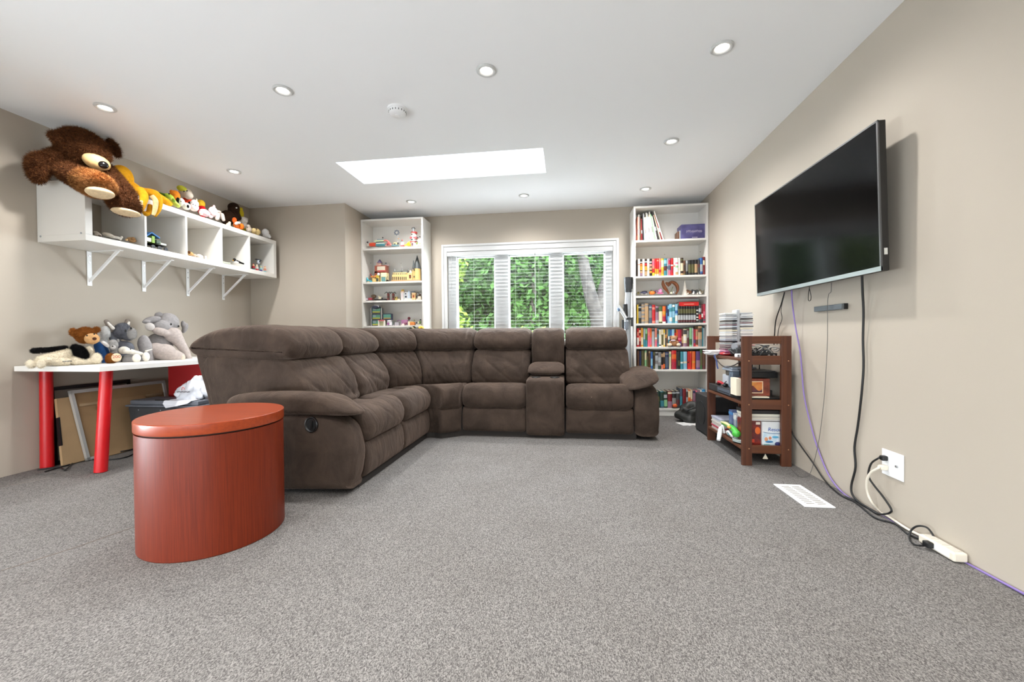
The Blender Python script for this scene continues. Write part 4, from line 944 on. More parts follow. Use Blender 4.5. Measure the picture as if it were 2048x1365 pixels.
# ------------------------------------------------------------------ books
CN = {'white': (232, 228, 218), 'black': (30, 28, 28), 'brown': (96, 62, 40), 'red': (196, 32, 34), 'dark red': (120, 24, 30), 'orange': (226, 104, 36), 'yellow': (226, 190, 60),
      'teal': (58, 132, 146), 'blue': (46, 96, 160), 'navy': (36, 44, 82), 'light blue': (140, 190, 214), 'pink': (222, 104, 128), 'purple': (92, 62, 118), 'green': (62, 108, 62),
      'light green': (140, 190, 140), 'olive': (92, 90, 52), 'grey': (132, 130, 128), 'slate': (76, 88, 106), 'tan': (184, 150, 110), 'cream': (226, 212, 176), 'crimson': (176, 30, 58),
      'salmon': (222, 132, 112), 'maroon': (92, 40, 44), 'mauve': (150, 112, 132), 'sky blue': (40, 134, 190), 'dark grey': (62, 60, 60), 'dark green': (40, 62, 48), 'amber': (218, 152, 46), 'silver': (172, 176, 178), 'dark brown': (56, 40, 30)}
ORD = ['first', 'second', 'third', 'fourth', 'fifth', 'sixth', 'seventh', 'eighth', 'ninth', 'tenth', 'eleventh', 'twelfth', 'thirteenth', 'fourteenth', 'fifteenth', 'sixteenth', 'seventeenth', 'eighteenth', 'nineteenth', 'twentieth', 'twenty-first', 'twenty-second', 'twenty-third', 'twenty-fourth', 'twenty-fifth', 'twenty-sixth', 'twenty-seventh', 'twenty-eighth', 'twenty-ninth', 'thirtieth', 'thirty-first', 'thirty-second', 'thirty-third']
M_PAGE = mat('book_pages', (222, 212, 190), .8)
def paper(c): return col(CN[c] if isinstance(c, str) else c, .45)
def book(name, label, x0, x1, z0, hgt, y0, dep, c, bands, lean=0, group=None):
    """upright book, spine to the room; bands: (z from, z to, colour) parts of the spine print"""
    w = x1-x0; cv = min(.003, w*.15)
    mb = MB(); mats = [paper(c), M_PAGE]
    cuts = sorted(set([0, 1]+[q for b_ in bands for q in b_[:2]]))
    # rounded spine in bands
    nseg = 5
    for u0, u1 in zip(cuts, cuts[1:]):
        cc = next((b_[2] for b_ in bands if b_[0] <= u0+1e-6 and u1 <= b_[1]+1e-6), c)
        m = paper(cc)
        if m not in mats: mats.append(m)
        mb.cur = mats.index(m)
        prof = []
        for k in range(nseg+1):
            t = k/nseg; prof.append((t*w, -min(.006, w*.22)*math.sin(PI*t)))
        vs = [(px_, py_, u*hgt) for u in (u0, u1) for px_, py_ in prof]
        n = nseg+1
        mb.add(vs, [(k, k+1, n+k+1, n+k) for k in range(nseg)])
    mb.cur = 0
    mb.box((0, 0, 0), (cv, dep, hgt)); mb.box((w-cv, 0, 0), (w, dep, hgt))
    mb.cur = 1
    mb.box((cv, .002, .003), (w-cv, dep-.003, hgt-.004))
    ob = mb.build(name, mats, None)
    ob.location = (x0, y0, z0)
    if lean:
        ob.rotation_euler = (0, lean, 0)
        if lean > 0: ob.location.z += w*math.sin(lean)
        else: pass
    tag(ob, label, 'book', group)
    OFF[ob.name] = Vector((0, 0, 0))
    return ob
BYF = 4.748                                       # spine plane
def shelf_row(ox, oy, sc, zsh, rows, where, group):
    for i, r in enumerate(rows):
        a, b, top, c, bands = r[0], r[1], r[2], r[3], r[4]
        lean = r[5] if len(r) > 5 else 0
        jit = ((i*37) % 11)/11*.012
        p0 = ony(ox+a/sc, oy+top/sc, BYF+jit); p1 = ony(ox+b/sc, oy+top/sc, BYF+jit)
        x0, x1 = max(p0.x, RX+.0215)+.0003, min(p1.x, RX+.779)-.0003
        hgt = (p0.z+p1.z)/2-zsh
        book('book', '%s book, %s from the left %s' % (c, ORD[i], where), x0, x1, zsh+.0005, hgt, BYF+jit, .13+(i*53 % 7)*.006, c, bands, lean, group)
W_ = 'white'; B_ = 'black'
shelf_row(1265, 500, 13.65, RSH[1], [
 (122, 145, 262, 'dark brown', []), (146, 205, 250, 'white', [(.66, .70, 'salmon')]), (206, 270, 258, 'black', [(.05, .2, 'mauve'), (.2, .32, 'tan'), (.36, .6, 'amber'), (.62, .74, 'orange'), (.80, .85, W_)]), (272, 330, 254, 'white', [(.55, .7, 'cream')]),
 (332, 396, 250, 'dark brown', [(.05, .3, 'tan'), (.34, .58, 'amber'), (.62, .74, 'red'), (.80, .86, W_)]), (398, 463, 250, 'white', [(.3, .5, 'cream')]), (465, 534, 248, 'black', [(.18, .3, 'amber'), (.36, .5, 'tan'), (.56, .7, 'salmon'), (.78, .84, W_)]),
 (536, 603, 246, 'salmon', [(0, .2, 'yellow'), (.2, .42, 'red'), (.6, .9, 'pink')]), (606, 660, 244, 'red', [(0, .12, 'cream'), (.12, .42, 'amber')]), (662, 720, 242, 'red', [(0, .12, 'cream'), (.12, .4, 'amber'), (.85, .93, 'salmon')]),
 (722, 784, 240, 'salmon', [(.2, .36, 'crimson'), (.5, .8, 'pink')]), (786, 853, 238, 'yellow', [(.1, .36, 'amber'), (.5, .9, 'cream')]), (856, 938, 238, 'teal', [(.3, .56, 'maroon'), (.7, .9, 'light blue')]),
 (940, 973, 240, 'silver', [(.4, .55, 'slate')]), (976, 1043, 236, 'mauve', [(0, .3, 'pink'), (.34, .58, 'slate'), (.66, .9, 'crimson')]), (1046, 1114, 232, 'red', [(.55, .63, W_), (.2, .4, 'crimson')]),
 (1120, 1168, 226, 'white', [(.5, .6, 'salmon')]), (1170, 1248, 224, 'white', [(.04, .2, 'tan'), (.45, .55, 'light green'), (.66, .74, 'pink')]), (1250, 1308, 222, 'white', [(.3, .4, 'cream')]),
 (1311, 1388, 222, 'dark brown', [(.02, .12, 'tan'), (.25, .7, 'cream'), (.84, .93, 'olive')]), (1391, 1448, 296, 'brown', [(.02, .12, 'olive'), (.3, .7, 'dark brown')]), (1450, 1518, 286, 'grey', [(.0, .26, 'black'), (.8, .95, 'silver')]),
 (1521, 1603, 284, 'black', [(.16, .72, 'olive')]), (1606, 1688, 278, 'black', [(.16, .72, 'olive')]), (1691, 1780, 272, 'black', [(.16, .72, 'tan')]), (1782, 1838, 268, 'dark grey', [(.5, .7, 'maroon')]), (1841, 1918, 222, 'blue', [(.2, .62, 'silver'), (0, .1, 'navy')]), (1921, 1975, 192, 'dark red', [(.55, .8, 'cream')])],
 'on the second shelf', 'books on the second shelf')
shelf_row(1265, 595, 13.65, RSH[3], [
 (128, 158, 200, 'yellow', []), (160, 240, 216, 'black', [(.3, .66, 'grey'), (.84, .92, 'silver')]), (242, 335, 172, 'grey', [(.1, .2, 'tan'), (.3, .4, 'tan'), (.5, .6, 'tan'), (.7, .8, 'tan'), (.88, .94, 'tan')]), (337, 435, 172, 'tan', [(.86, .94, 'grey'), (.05, .1, 'grey')]),
 (447, 530, 208, 'slate', [(.3, .7, 'grey'), (.84, .9, 'silver')]), (533, 620, 204, 'red', [(.02, .14, 'salmon'), (.74, .86, 'salmon')]), (627, 714, 246, 'mauve', [(.04, .18, 'silver'), (.66, .9, 'dark grey')]), (717, 814, 246, 'olive', [(.1, .7, 'cream'), (.84, .95, 'green')]),
 (817, 906, 242, 'orange', [(0, .1, W_), (.1, .4, 'crimson'), (.5, .7, 'amber')]), (914, 954, 236, 'navy', [(.2, .6, 'blue')]), (956, 1000, 232, 'light blue', [(.4, .8, 'navy')]), (1002, 1084, 186, 'light blue', [(.1, .3, 'white'), (.6, .8, 'teal')]), (1086, 1158, 184, 'teal', [(.3, .62, 'light blue'), (.84, .96, 'white')]), (1160, 1238, 182, 'light blue', [(.1, .4, W_), (.5, .66, 'blue')])]
 + [(1241+71*k, 1310+71*k, 236-k*.5, 'black', [(.06, .16, 'maroon'), (.18, .46, 'silver'), (.56, .82, 'olive')]) for k in range(7)]
 + [(1740, 1803, 232, 'black', [(.14, .2, W_), (.3, .36, W_), (.5, .56, W_), (.7, .76, W_)]), (1806, 1880, 204, 'dark grey', [(.2, .46, 'red'), (.6, .8, 'silver')]), (1883, 1926, 200, 'dark red', [(.3, .5, W_), (.0, .2, 'black')]), (1928, 1985, 184, 'crimson', [(.1, .2, 'slate'), (.4, .6, 'pink')])],
 'on the fourth shelf', 'books on the fourth shelf')
shelf_row(1265, 650, 13.65, RSH[4], [
 (125, 173, 98, 'red', [(.1, .5, W_), (.6, .8, 'salmon')]), (175, 228, 96, 'dark red', [(.3, .6, 'salmon'), (.75, .9, 'cream')]), (230, 292, 86, 'amber', [(.1, .5, 'cream')]), (298, 345, 92, 'teal', [(.4, .95, 'silver')]), (347, 405, 92, 'green', [(.0, .35, 'teal'), (.7, .95, 'light green')]), (410, 480, 90, 'pink', [(.6, .8, 'salmon')]), (482, 522, 96, 'orange', [(.1, .5, 'pink')]),
 (525, 602, 106, 'silver', [(.85, .97, 'dark grey')]), (610, 672, 96, 'salmon', [(.05, .3, 'pink'), (.4, .5, W_)]), (676, 716, 106, 'teal', [(.2, .5, 'slate'), (.7, .9, 'black')]), (719, 785, 134, 'white', [(.05, .12, 'black'), (.7, .9, 'cream')]), (787, 844, 126, 'cream', [(.1, .7, 'olive')]), (846, 890, 130, 'yellow', [(.1, .8, 'cream')]), (892, 929, 126, 'dark grey', [(.5, .7, 'amber')]), (931, 966, 120, 'tan', [(.2, .6, 'brown')]), (968, 1016, 124, 'teal', [(.4, .6, W_)]),
 (1020, 1070, 120, 'navy', [(.6, .95, 'blue')]), (1072, 1140, 122, 'light blue', [(.0, .3, 'blue')]), (1143, 1192, 128, 'brown', [(.5, .8, 'red')]), (1195, 1236, 128, 'orange', [(.3, .6, 'crimson')]), (1238, 1336, 130, 'crimson', [(.0, .3, 'purple'), (.4, .5, 'pink')]), (1340, 1382, 124, 'maroon', [(.2, .6, 'tan')]), (1386, 1480, 118, 'cream', [(.0, .2, 'mauve'), (.7, .95, 'dark grey'), (.36, .6, W_)]), (1482, 1546, 112, 'maroon', [(.5, .9, 'grey')]),
 (1548, 1626, 80, 'light green', [(.1, .4, 'green')]), (1628, 1662, 88, 'silver', []), (1665, 1720, 124, 'crimson', [(.2, .4, 'purple')]), (1722, 1786, 126, 'salmon', [(.1, .4, 'brown'), (.6, .9, 'tan')]), (1789, 1895, 36, 'tan', [(0, .35, 'grey'), (.7, .9, 'brown')]), (1898, 1930, 70, 'teal', []), (1933, 1970, 90, 'silver', [])],
 'on the fifth shelf', 'books on the fifth shelf')
shelf_row(1265, 650, 13.65, RSH[5], [
 (130, 180, 710, 'brown', []), (182, 240, 712, 'navy', []), (242, 318, 706, 'olive', []), (330, 382, 704, 'light green', [(.5, .9, 'cream')]), (386, 432, 716, 'dark brown', [(.1, .7, 'olive')]), (438, 492, 724, 'tan', [(.1, .9, 'brown')]), (496, 552, 736, 'blue', [(.2, .6, 'light blue')]), (560, 614, 744, 'olive', [(.2, .8, 'dark brown')]), (616, 698, 748, 'silver', [(.3, .5, 'grey'), (.8, .95, 'dark grey')]), (700, 780, 748, 'grey', [(.4, .7, 'silver'), (.0, .2, 'dark green')]),
 (784, 834, 740, 'black', [(.0, .25, 'salmon'), (.7, .9, 'tan')]), (836, 886, 738, 'dark brown', [(.05, .3, 'orange'), (.7, .95, 'tan')]), (890, 986, 738, 'navy', [(.1, .7, 'slate'), (.84, .9, 'grey')]), (1000, 1056, 730, 'cream', [(.7, .85, 'light green')]), (1068, 1192, 704, 'red', [(.0, .4, 'crimson'), (.55, .8, 'orange')]), (1200, 1238, 740, 'dark grey', []), (1240, 1302, 736, 'black', [(.2, .5, 'olive')]), (1308, 1384, 734, 'teal', [(.33, .42, W_)]), (1388, 1486, 734, 'light blue', [(.34, .44, 'cream')]),
 (1500, 1552, 730, 'red', [(.36, .42, 'black')]), (1554, 1612, 728, 'orange', [(.0, .9, 'red')]), (1622, 1716, 728, 'orange', [(.36, .46, 'amber')]), (1735, 1842, 726, 'purple', [(.1, .5, 'mauve')]), (1846, 1902, 672, 'green', [(.2, .8, 'olive')]), (1905, 1985, 676, 'maroon', [(.2, .8, 'brown')])],
 'on the sixth shelf', 'books on the sixth shelf')
shelf_row(1300, 765, 17.07, RSH[6], [
 (100, 176, 330, 'grey', [(.1, .6, 'silver')]), (178, 262, 330, 'slate', [(.1, .5, 'mauve')]), (266, 352, 322, 'dark green', [(.4, .7, 'olive')], -.06), (358, 478, 316, 'teal', [(.45, .95, 'dark green'), (.0, .1, 'slate')], -.03), (484, 598, 314, 'dark green', [(.1, .5, 'light green'), (.6, .8, 'silver')], -.03), (604, 750, 312, 'dark red', [(0, .4, 'mauve'), (.85, .95, 'cream')]), (756, 888, 308, 'black', [(.86, .94, 'silver'), (.2, .6, 'grey')]), (892, 1012, 300, 'dark grey', [(.86, .94, 'silver'), (.2, .5, 'maroon')]),
 (1022, 1112, 214, 'slate', [(.05, .6, 'teal')]), (1118, 1226, 230, 'dark red', [(.02, .1, 'pink')]), (1236, 1302, 262, 'silver', [(.6, .9, 'dark grey')]), (1306, 1384, 268, 'orange', [(0, .2, 'red'), (.6, .95, 'cream')]), (1386, 1452, 264, 'cream', [(.1, .5, 'salmon')]), (1464, 1552, 286, 'mauve', [(0, .3, 'maroon'), (.86, .98, 'navy')]), (1555, 1612, 290, 'pink', [(.5, .9, 'mauve')]), (1616, 1702, 280, 'mauve', [(0, .25, 'purple'), (.5, .8, 'silver')]), (1708, 1772, 264, 'white', [(0, .4, 'light blue')]), (1778, 1876, 250, 'sky blue', [(.7, .9, 'light blue')])],
 'on the bottom shelf', 'books on the bottom shelf')
# flat book on the fourth shelf
a, b = ony(1358.4, 604.5, BYF), ony(1397.6, 612, BYF)
fb_ = thing('book', 'bright red book lying flat on top of the fourth shelf row', 'book', (a.x, BYF, b.z))
MB().box((a.x, BYF, b.z), (b.x, BYF+.15, b.z+.003)).box((a.x, BYF, a.z-.003), (b.x, BYF+.15, a.z)).box((a.x, BYF, b.z+.003), (b.x, BYF+.004, a.z-.003)).build('cover', col((204, 28, 26), .4), fb_)
MB().box((a.x+.004, BYF+.004, b.z+.003), (b.x-.004, BYF+.146, a.z-.003)).build('pages', M_PAGE, fb_)
MB().box((a.x+.05, BYF-.0008, b.z+.016), (b.x-.05, BYF+.001, b.z+.024)).build('spine_lettering', col((232, 150, 130), .5), fb_)
# leaning magazines on the top shelf
mc = ['salmon', 'white', 'brown', 'dark red', 'black', 'silver', 'white', 'cream', 'white', 'silver', 'white', 'cream', 'white', 'light green', 'white', 'black', 'dark grey', 'cream', 'dark red', 'white']
for k, c in enumerate(mc):
    u = k/(len(mc)-1)
    xb = ony(1275+52*u, 473, 4.80).x; hh = .285+.03*math.sin(k*1.7)+(.05*u)
    ln = -(.0+.30*u**1.5)
    bk = book('magazine', '%s magazine, %s from the left leaning on the top shelf' % (c, ORD[k]), xb, xb+.0105, RSH[0]+.0005, hh, 4.80+(k*29 % 5)*.004, .20, c, [(.3+.02*(k % 4), .5, 'silver' if c in ('black', 'brown', 'dark red') else 'grey')] if k % 3 == 0 else [], ln, 'magazines on the top shelf')
    bk['category'] = 'magazine'
# purple box and two books next to it
pbx = thing('game_box', 'dark purple game box with pale script lettering on the top shelf', 'box', (1.42, 4.84, RSH[0]))
a, b = ony(1362.5, 449.5, 4.775), ony(1413.5, 471, 4.775)
MB().box((a.x, 4.775, RSH[0]+.0005), (b.x, 4.95, a.z)).build('carton', mat('purple_print', (58, 52, 96), .45, var=.5, vscale=9, dark=(96, 92, 140)), pbx, bevel=.001)
lp = MB(); cxm = (a.x+b.x)/2
r2 = random.Random(5)
for k in range(11):
    x = a.x+.055+k*.0155; zc2 = RSH[0]+(a.z-RSH[0])*.52+.004*math.sin(k*1.1)
    pts = [(x, 4.7742, zc2-.014), (x+.004, 4.7742, zc2+.012*(.6+r2.random()*.8)), (x+.008, 4.7742, zc2-.004), (x+.013, 4.7742, zc2+.004+.008*r2.random())]
    lp.tube(pts, .0016, 5)
for k in range(5): lp.box((cxm-.02+k*.012, 4.7738, RSH[0]+.018), (cxm-.012+k*.012, 4.7748, RSH[0]+.026))
lp.build('script_lettering', col((206, 196, 214), .5), pbx)
for k, (p0, p1, c, hh) in enumerate(((1355.5, 1358.5, 'brown', 0.100), (1358.8, 1361.5, 'silver', .108))):
    x0, x1 = ony(p0, 460, 4.80).x, ony(p1, 460, 4.80).x
    book('book', ('thin brown' if k == 0 else 'thin pale grey')+' book standing left of the purple game box', x0, x1, RSH[0]+.0005, hh, 4.80, .13, c, [], 0, 'thin books on the top shelf')

# ------------------------------------------------------------------ ornaments on the third and lower shelves
Z3 = RSH[2]
def P3(px, py, y=4.80): return ony(px, py, y)
def orn(name, label, px, z, parts, cat='ornament', group='ornaments on the third shelf', y=4.80):
    p = ony(px, 590, y); t = thing(name, label, cat, (p.x, y, z), group)
    for nm, it, c in parts: part(t, nm, it, c if not isinstance(c, tuple) else col(c, .45), 14, 9)
    return t
def EY(px, py, rx, ry, rd=None, roll=0, y=4.80): return E(px, py, 'y', y, rx, ry, rd, roll)
orn('stone_ornament', 'small olive stone figure at the left of the third shelf', 1276, Z3, [('body', EY(1276.5, 587, 2.4, 2.4), (120, 112, 70)), ('head', EY(1276.5, 585, 1.4, 1.3), (140, 130, 90))])
orn('beaded_bowl', 'blue grey beaded trinket on the third shelf', 1288, Z3, [('bowl', EY(1288, 586, 7.5, 2.6, 5), (64, 66, 92)), ('beads', EY(1285, 587.5, 3, 1.6), (226, 216, 204)), ('beads', EY(1292, 587.8, 3, 1.4), (216, 210, 206)), ('rim', EY(1289, 583.6, 6, 1.2, 4), (52, 54, 84))])
orn('pumpkin_ornament', 'orange pumpkin ornament on the third shelf', 1304, Z3, [('body', EY(1304, 586, 6.2, 3.8, 6), (232, 130, 46)), ('rib', EY(1301, 586, 2.6, 3.7, 5.6), (222, 118, 40)), ('rib', EY(1307, 586, 2.6, 3.7, 5.6), (222, 118, 40)), ('stem', C(1303, 583, 4.80, 1302, 580.5, 4.80, 1.0, .7, 'y'), (98, 110, 44)), ('leaf', EY(1310, 585, 2.2, 2.6), (110, 52, 34))])
orn('pink_octopus', 'pink octopus figurine on the third shelf', 1320, Z3, [('head', EY(1320.5, 582, 4, 4.4, 4), (232, 168, 208)), ('arm', EY(1317, 586.5, 3, 1.8), (222, 120, 168)), ('arm', EY(1324, 586.5, 3, 1.8), (222, 120, 168)), ('arm', EY(1320.5, 587, 2.6, 1.8, 4), (214, 108, 158)), ('tassel', EY(1312.5, 583, 2.2, 2.2), (168, 112, 172))])
# carved dolphins
dl = thing('dolphin_carving', 'brown wooden carving of two dolphins leaning together around a heart', 'ornament', (P3(1341, 590).x, 4.80, Z3), 'ornaments on the third shelf')
M_CARV = wood('carved_wood', (140, 78, 34), (98, 52, 22), .4, 'z', .6)
def pxp(pts, y=4.80): return [ony(a, b, y) for a, b in pts]
k3 = mpp(P3(1341, 580))
MB().tube(pxp([(1326, 561), (1326, 568), (1329, 575), (1333, 580), (1336, 585), (1338, 588)]), [1.0*k3, 3.2*k3, 3.6*k3, 2.8*k3, 1.8*k3, 2.2*k3], 12, smooth=5).build('dolphin', M_CARV, dl, smooth=80)
MB().tube(pxp([(1337, 566), (1343, 564.5), (1349, 566.5), (1354, 572), (1355.5, 579), (1354, 585), (1351.5, 588)]), [1.2*k3, 2.6*k3, 3.4*k3, 3.4*k3, 2.8*k3, 1.8*k3, 2.2*k3], 12, smooth=5).build('dolphin', M_CARV, dl, smooth=80)
hp = pxp([(1337.5, 574), (1332, 568.5), (1331, 565.5), (1333, 564), (1335.5, 564.5), (1337.5, 566.5), (1339.5, 564.5), (1342.5, 564), (1344, 566), (1342, 570)])
MB().prism(hp, (0, .018, 0)).build('heart', M_CARV, dl, bevel=.003)
MB().prism(pxp([(1329, 576), (1325, 575), (1326, 573)]), (0, .01, 0)).build('fin', M_CARV, dl)
MB().prism(pxp([(1353, 570), (1357, 571), (1355, 574)]), (0, .01, 0)).build('fin', M_CARV, dl)
p = P3(1344, 588.5); MB().lathe((p.x, 4.805, Z3), [(.055, 0), (.055, .006), (.05, .008)], 24, sx=1.25, sy=.5).build('base', mat('dark_carved', (70, 40, 22), .5), dl)
orn('glass_flower', 'small glass stem ornament in front of the dolphin carving', 1345, Z3, [('stem', C(1342, 584, 4.765, 1345.5, 574, 4.765, .7, .9, 'y'), (96, 106, 64)), ('base', EY(1342.5, 586.5, 2.4, 2, 2, 0, 4.765), (226, 222, 190))], y=4.765)
orn('pearl_ornament', 'tiny white bead ornament by the dolphin carving base', 1348, Z3, [('bead', EY(1347.5, 585, 1.3, 1.3, 1.3, 0, 4.765), (240, 240, 236)), ('foot', EY(1347.5, 587, 2, 1.2, 2, 0, 4.765), (140, 140, 146))], y=4.765)
ct = thing('cone_tree', 'tall white cone tree ornament on the third shelf', 'ornament', (P3(1369, 590).x, 4.82, Z3), 'ornaments on the third shelf')
p = ony(1369.5, 588, 4.82)
prof = []
for k in range(12):
    u = k/11; prof.append((.034*(1-u)+.002+.004*(k % 2), u*.165))
MB().lathe((p.x, 4.82, Z3), prof, 20).build('cone', mat('white_ceramic', (228, 220, 208), .4), ct, smooth=60)
MB().ell((p.x, 4.82, Z3+.168), .006, n=8, m=6).build('tip', mat('white_ceramic'), ct)
for k, (px, c, w, lab) in enumerate(((1378, (110, 76, 50), 5.5, 'brown'), (1388, (70, 72, 78), 5.5, 'dark grey'), (1397, (96, 98, 92), 5, 'olive grey'), (1404, (122, 112, 92), 4, 'tan'))):
    orn('cat_figurine', '%s crouching animal figurine at the right of the third shelf' % lab, px, Z3, [('body', EY(px, 585-(k == 1)*1, w, 3.6, 4), c), ('head', EY(px-3, 581.5, 2.4, 2.2), tuple(max(0, v-14) for v in c)), ('tail', C(px+w-1, 584, 4.80, px+w+.5, 580, 4.80, .9, .6, 'y'), c), ('paw', EY(px-2, 587.4, 1.6, 1.6, 1.6, 0, 4.785), (224, 216, 206))])
for k, px in enumerate((1387.5, 1399.5)):
    orn('white_figurine', 'tiny white figurine in front of the crouching animals, %s' % ('left one' if k == 0 else 'right one'), px, Z3, [('body', EY(px, 586.5, 1.7, 2.2, 1.5, 0, 4.755), (236, 234, 228)), ('head', EY(px, 583.6, 1.1, 1.1, 1.1, 0, 4.755), (238, 236, 232))], y=4.755)
# teddy on the fifth shelf and pumpkin on the bottom shelf
ZT = RSH[4]
t = thing('small_teddy', 'small pale brown teddy bear with a ribbon sitting on the fifth bookshelf', 'soft toy', (ony(1348, 690, 4.735).x, 4.735, ZT))
Y_ = 4.742
for nm, it, c in (('body', E(1348, 687, 'y', Y_, 7, 6.5, 6), (186, 134, 96)), ('head', E(1347.5, 677, 'y', Y_, 7, 5.5, 6), (196, 152, 116)), ('ear', E(1342, 674, 'y', Y_, 2.4, 2.4, 2), (180, 130, 92)), ('ear', E(1353.5, 674, 'y', Y_, 2.4, 2.4, 2), (180, 130, 92)), ('ribbon', E(1346.5, 681.5, 'y', Y_-.03, 5, 1.8, 3), (222, 200, 206)), ('leg', E(1339.5, 690, 'y', Y_-.02, 4.6, 3.4, 5), (244, 226, 198)), ('leg', E(1357, 690, 'y', Y_-.02, 4.6, 3.4, 5), (244, 226, 198)), ('arm', E(1341, 685, 'y', Y_-.01, 2.6, 4, 3, 25), (178, 132, 100)), ('arm', E(1355, 685, 'y', Y_-.01, 2.6, 4, 3, -25), (178, 132, 100)), ('nose', E(1347.5, 678.5, 'y', Y_-.036, 1, .8, .8), EYE)):
    part(t, nm, it, fabric(c) if isinstance(c, tuple) else c, 14, 9)
orn('mini_pumpkin', 'small orange pumpkin on the bottom bookshelf in front of black books', 1351, RSH[6], [('body', E(1350.5, 812, 'y', 4.74, 4.4, 3.6, 4), (216, 92, 40)), ('rib', E(1347.5, 812.3, 'y', 4.74, 2.4, 3.2, 3.6), (206, 84, 36)), ('stem', C(1352, 809, 4.74, 1352.6, 806.4, 4.74, .8, .5, 'y'), (150, 110, 70))], 'ornament', None, 4.74)

# ------------------------------------------------------------------ toy brick models in the left bookcase
def model(name, label, y, z, px, parts, cat='toy model', group='toy brick models in the left bookcase'):
    p = ony(px, 600, y); t = thing(name, label, cat, (p.x, y, z), group)
    for q in parts:
        kind, nm, c = q[0], q[1], q[2]
        m = col(c, .3) if isinstance(c, tuple) else c
        if kind == 'b':                              # box from a front rectangle, depth d, set back o
            x0, y0, x1, y1, d = q[3:8]; o = q[8] if len(q) > 8 else 0
            a, b = ony(x0, y0, y+o), ony(x1, y1, y+o)
            MB().box((a.x, y+o, max(b.z, z)), (b.x, y+o+d, a.z)).build(nm, m, t, bevel=.0012, seg=1)
        elif kind == 'c':                            # upright cylinder or cone
            x0, y0, x1, y1, top = q[3:8]
            a, b = ony(x0, y0, y), ony(x1, y1, y); r = (b.x-a.x)/2; cx_ = (a.x+b.x)/2
            MB().cyl((cx_, y+r, max(b.z, z)), (cx_, y+r, a.z), r, r*top, n=16).build(nm, m, t, smooth=40)
        elif kind == 'e':
            part(t, nm, E(q[3], q[4], 'y', y, q[5], q[6]), m, 12, 8)
        elif kind == 't':
            MB().tube([ony(a, b, y) for a, b in q[3]], q[4], 8, smooth=4).build(nm, m, t, smooth=60)
    return t
Z1, Z2, Z3L, Z4 = LSH[0], LSH[1], LSH[2], LSH[3]
GRN, REDB, WHB, TEAL, YEL, GREYB, TANB, DKG = (76, 116, 70), (196, 52, 46), (236, 232, 224), (74, 132, 142), (222, 180, 50), (140, 144, 150), (222, 190, 130), (60, 62, 68)
yb = 4.80
model('rescue_boat', 'orange red toy boat with grey bow at the left of the top shelf', yb, Z1, 742, [('b', 'hull', (222, 78, 52), 738, 487, 751, 492, .05), ('b', 'bow', (206, 196, 184), 734, 489, 739, 492.5, .04), ('b', 'deck', (232, 150, 120), 740, 485.5, 748, 487.2, .04, .005), ('e', 'turret', DKG, 735, 485, 2, 1.6), ('b', 'crane', GREYB, 734.5, 483, 736, 487, .01)])
model('ferry_model', 'teal and cream layered toy ferry on the top shelf', yb, Z1, 760, [('b', 'hull', TEAL, 751, 488, 770, 491.5, .06), ('b', 'deck', (232, 230, 214), 752, 486, 769, 488, .055, .003), ('b', 'cabin', (52, 74, 84), 752, 483.6, 767, 486, .05, .005), ('b', 'roof', (214, 222, 176), 749, 481, 767, 483.6, .05, .005), ('b', 'bridge', (150, 160, 170), 754, 478.4, 766, 480.9, .03, .01), ('e', 'dish', DKG, 765.5, 475.6, 1.7, 1.3), ('b', 'mast', GREYB, 765, 476, 766, 481, .006, .01)])
model('pink_bridge', 'salmon pink toy arch bridge beside the ferry', yb, Z1, 775, [('t', 'arch', (224, 128, 122), [(768, 482), (773, 481.5), (778, 485), (782, 491)], .010), ('b', 'pier', (220, 120, 116), 773, 486, 777, 491.5, .03), ('b', 'base', (226, 160, 150), 770, 489.5, 783, 491.6, .04), ('e', 'bush', (206, 96, 100), 777, 487, 2.4, 2.4)])
wm = model('windmill_model', 'toy windmill wheel on a slim pole over a teal base', yb, Z1, 790, [('b', 'base', (110, 150, 158), 782, 489.8, 795, 491.6, .05), ('b', 'pole', (206, 206, 206), 795, 470, 795.8, 490, .006, .02), ('b', 'hut', (232, 216, 160), 787, 485, 793, 489.8, .03, .005), ('b', 'door', DKG, 788, 487, 791, 489.6, .004), ('e', 'bird', (196, 150, 100), 797, 477.5, 1.6, 1.2), ('e', 'rock', DKG, 796, 487, 1.8, 2.2)])
cw = ony(793.5, 465.5, yb+.02); wmb = MB()
for k in range(8):
    a = 2*PI*k/8; c2 = cw+Vector((math.cos(a)*.026, 0, math.sin(a)*.026)); wmb.cbox(c2, (.020, .006, .012), (0, -a+.9, 0))
wmb.build('wheel', col((104, 112, 124), .3), wm)
MB().cyl(cw+Vector((0, -.004, 0)), cw+Vector((0, .008, 0)), .008, n=12).build('hub', col(WHB, .3), wm)
model('flag_stand', 'small white and red toy flag stand near the yellow slide', yb, Z1, 805, [('b', 'base', (206, 92, 92), 801, 490.4, 807.5, 492, .03), ('b', 'booth', (232, 226, 228), 801.5, 484.5, 806.5, 490.4, .025, .003), ('b', 'pole', GREYB, 804, 480, 804.6, 485, .005, .01), ('e', 'topper', (196, 70, 80), 804.4, 480.8, 1.3, 1.3)])
model('slide_model', 'bright yellow toy slide beside the lighthouse', yb, Z1, 814, [('t', 'slide', YEL, [(809.5, 491), (813, 490), (816, 486.5), (820, 484)], .008), ('b', 'frame', (204, 160, 40), 814, 487, 820, 491.6, .03)])
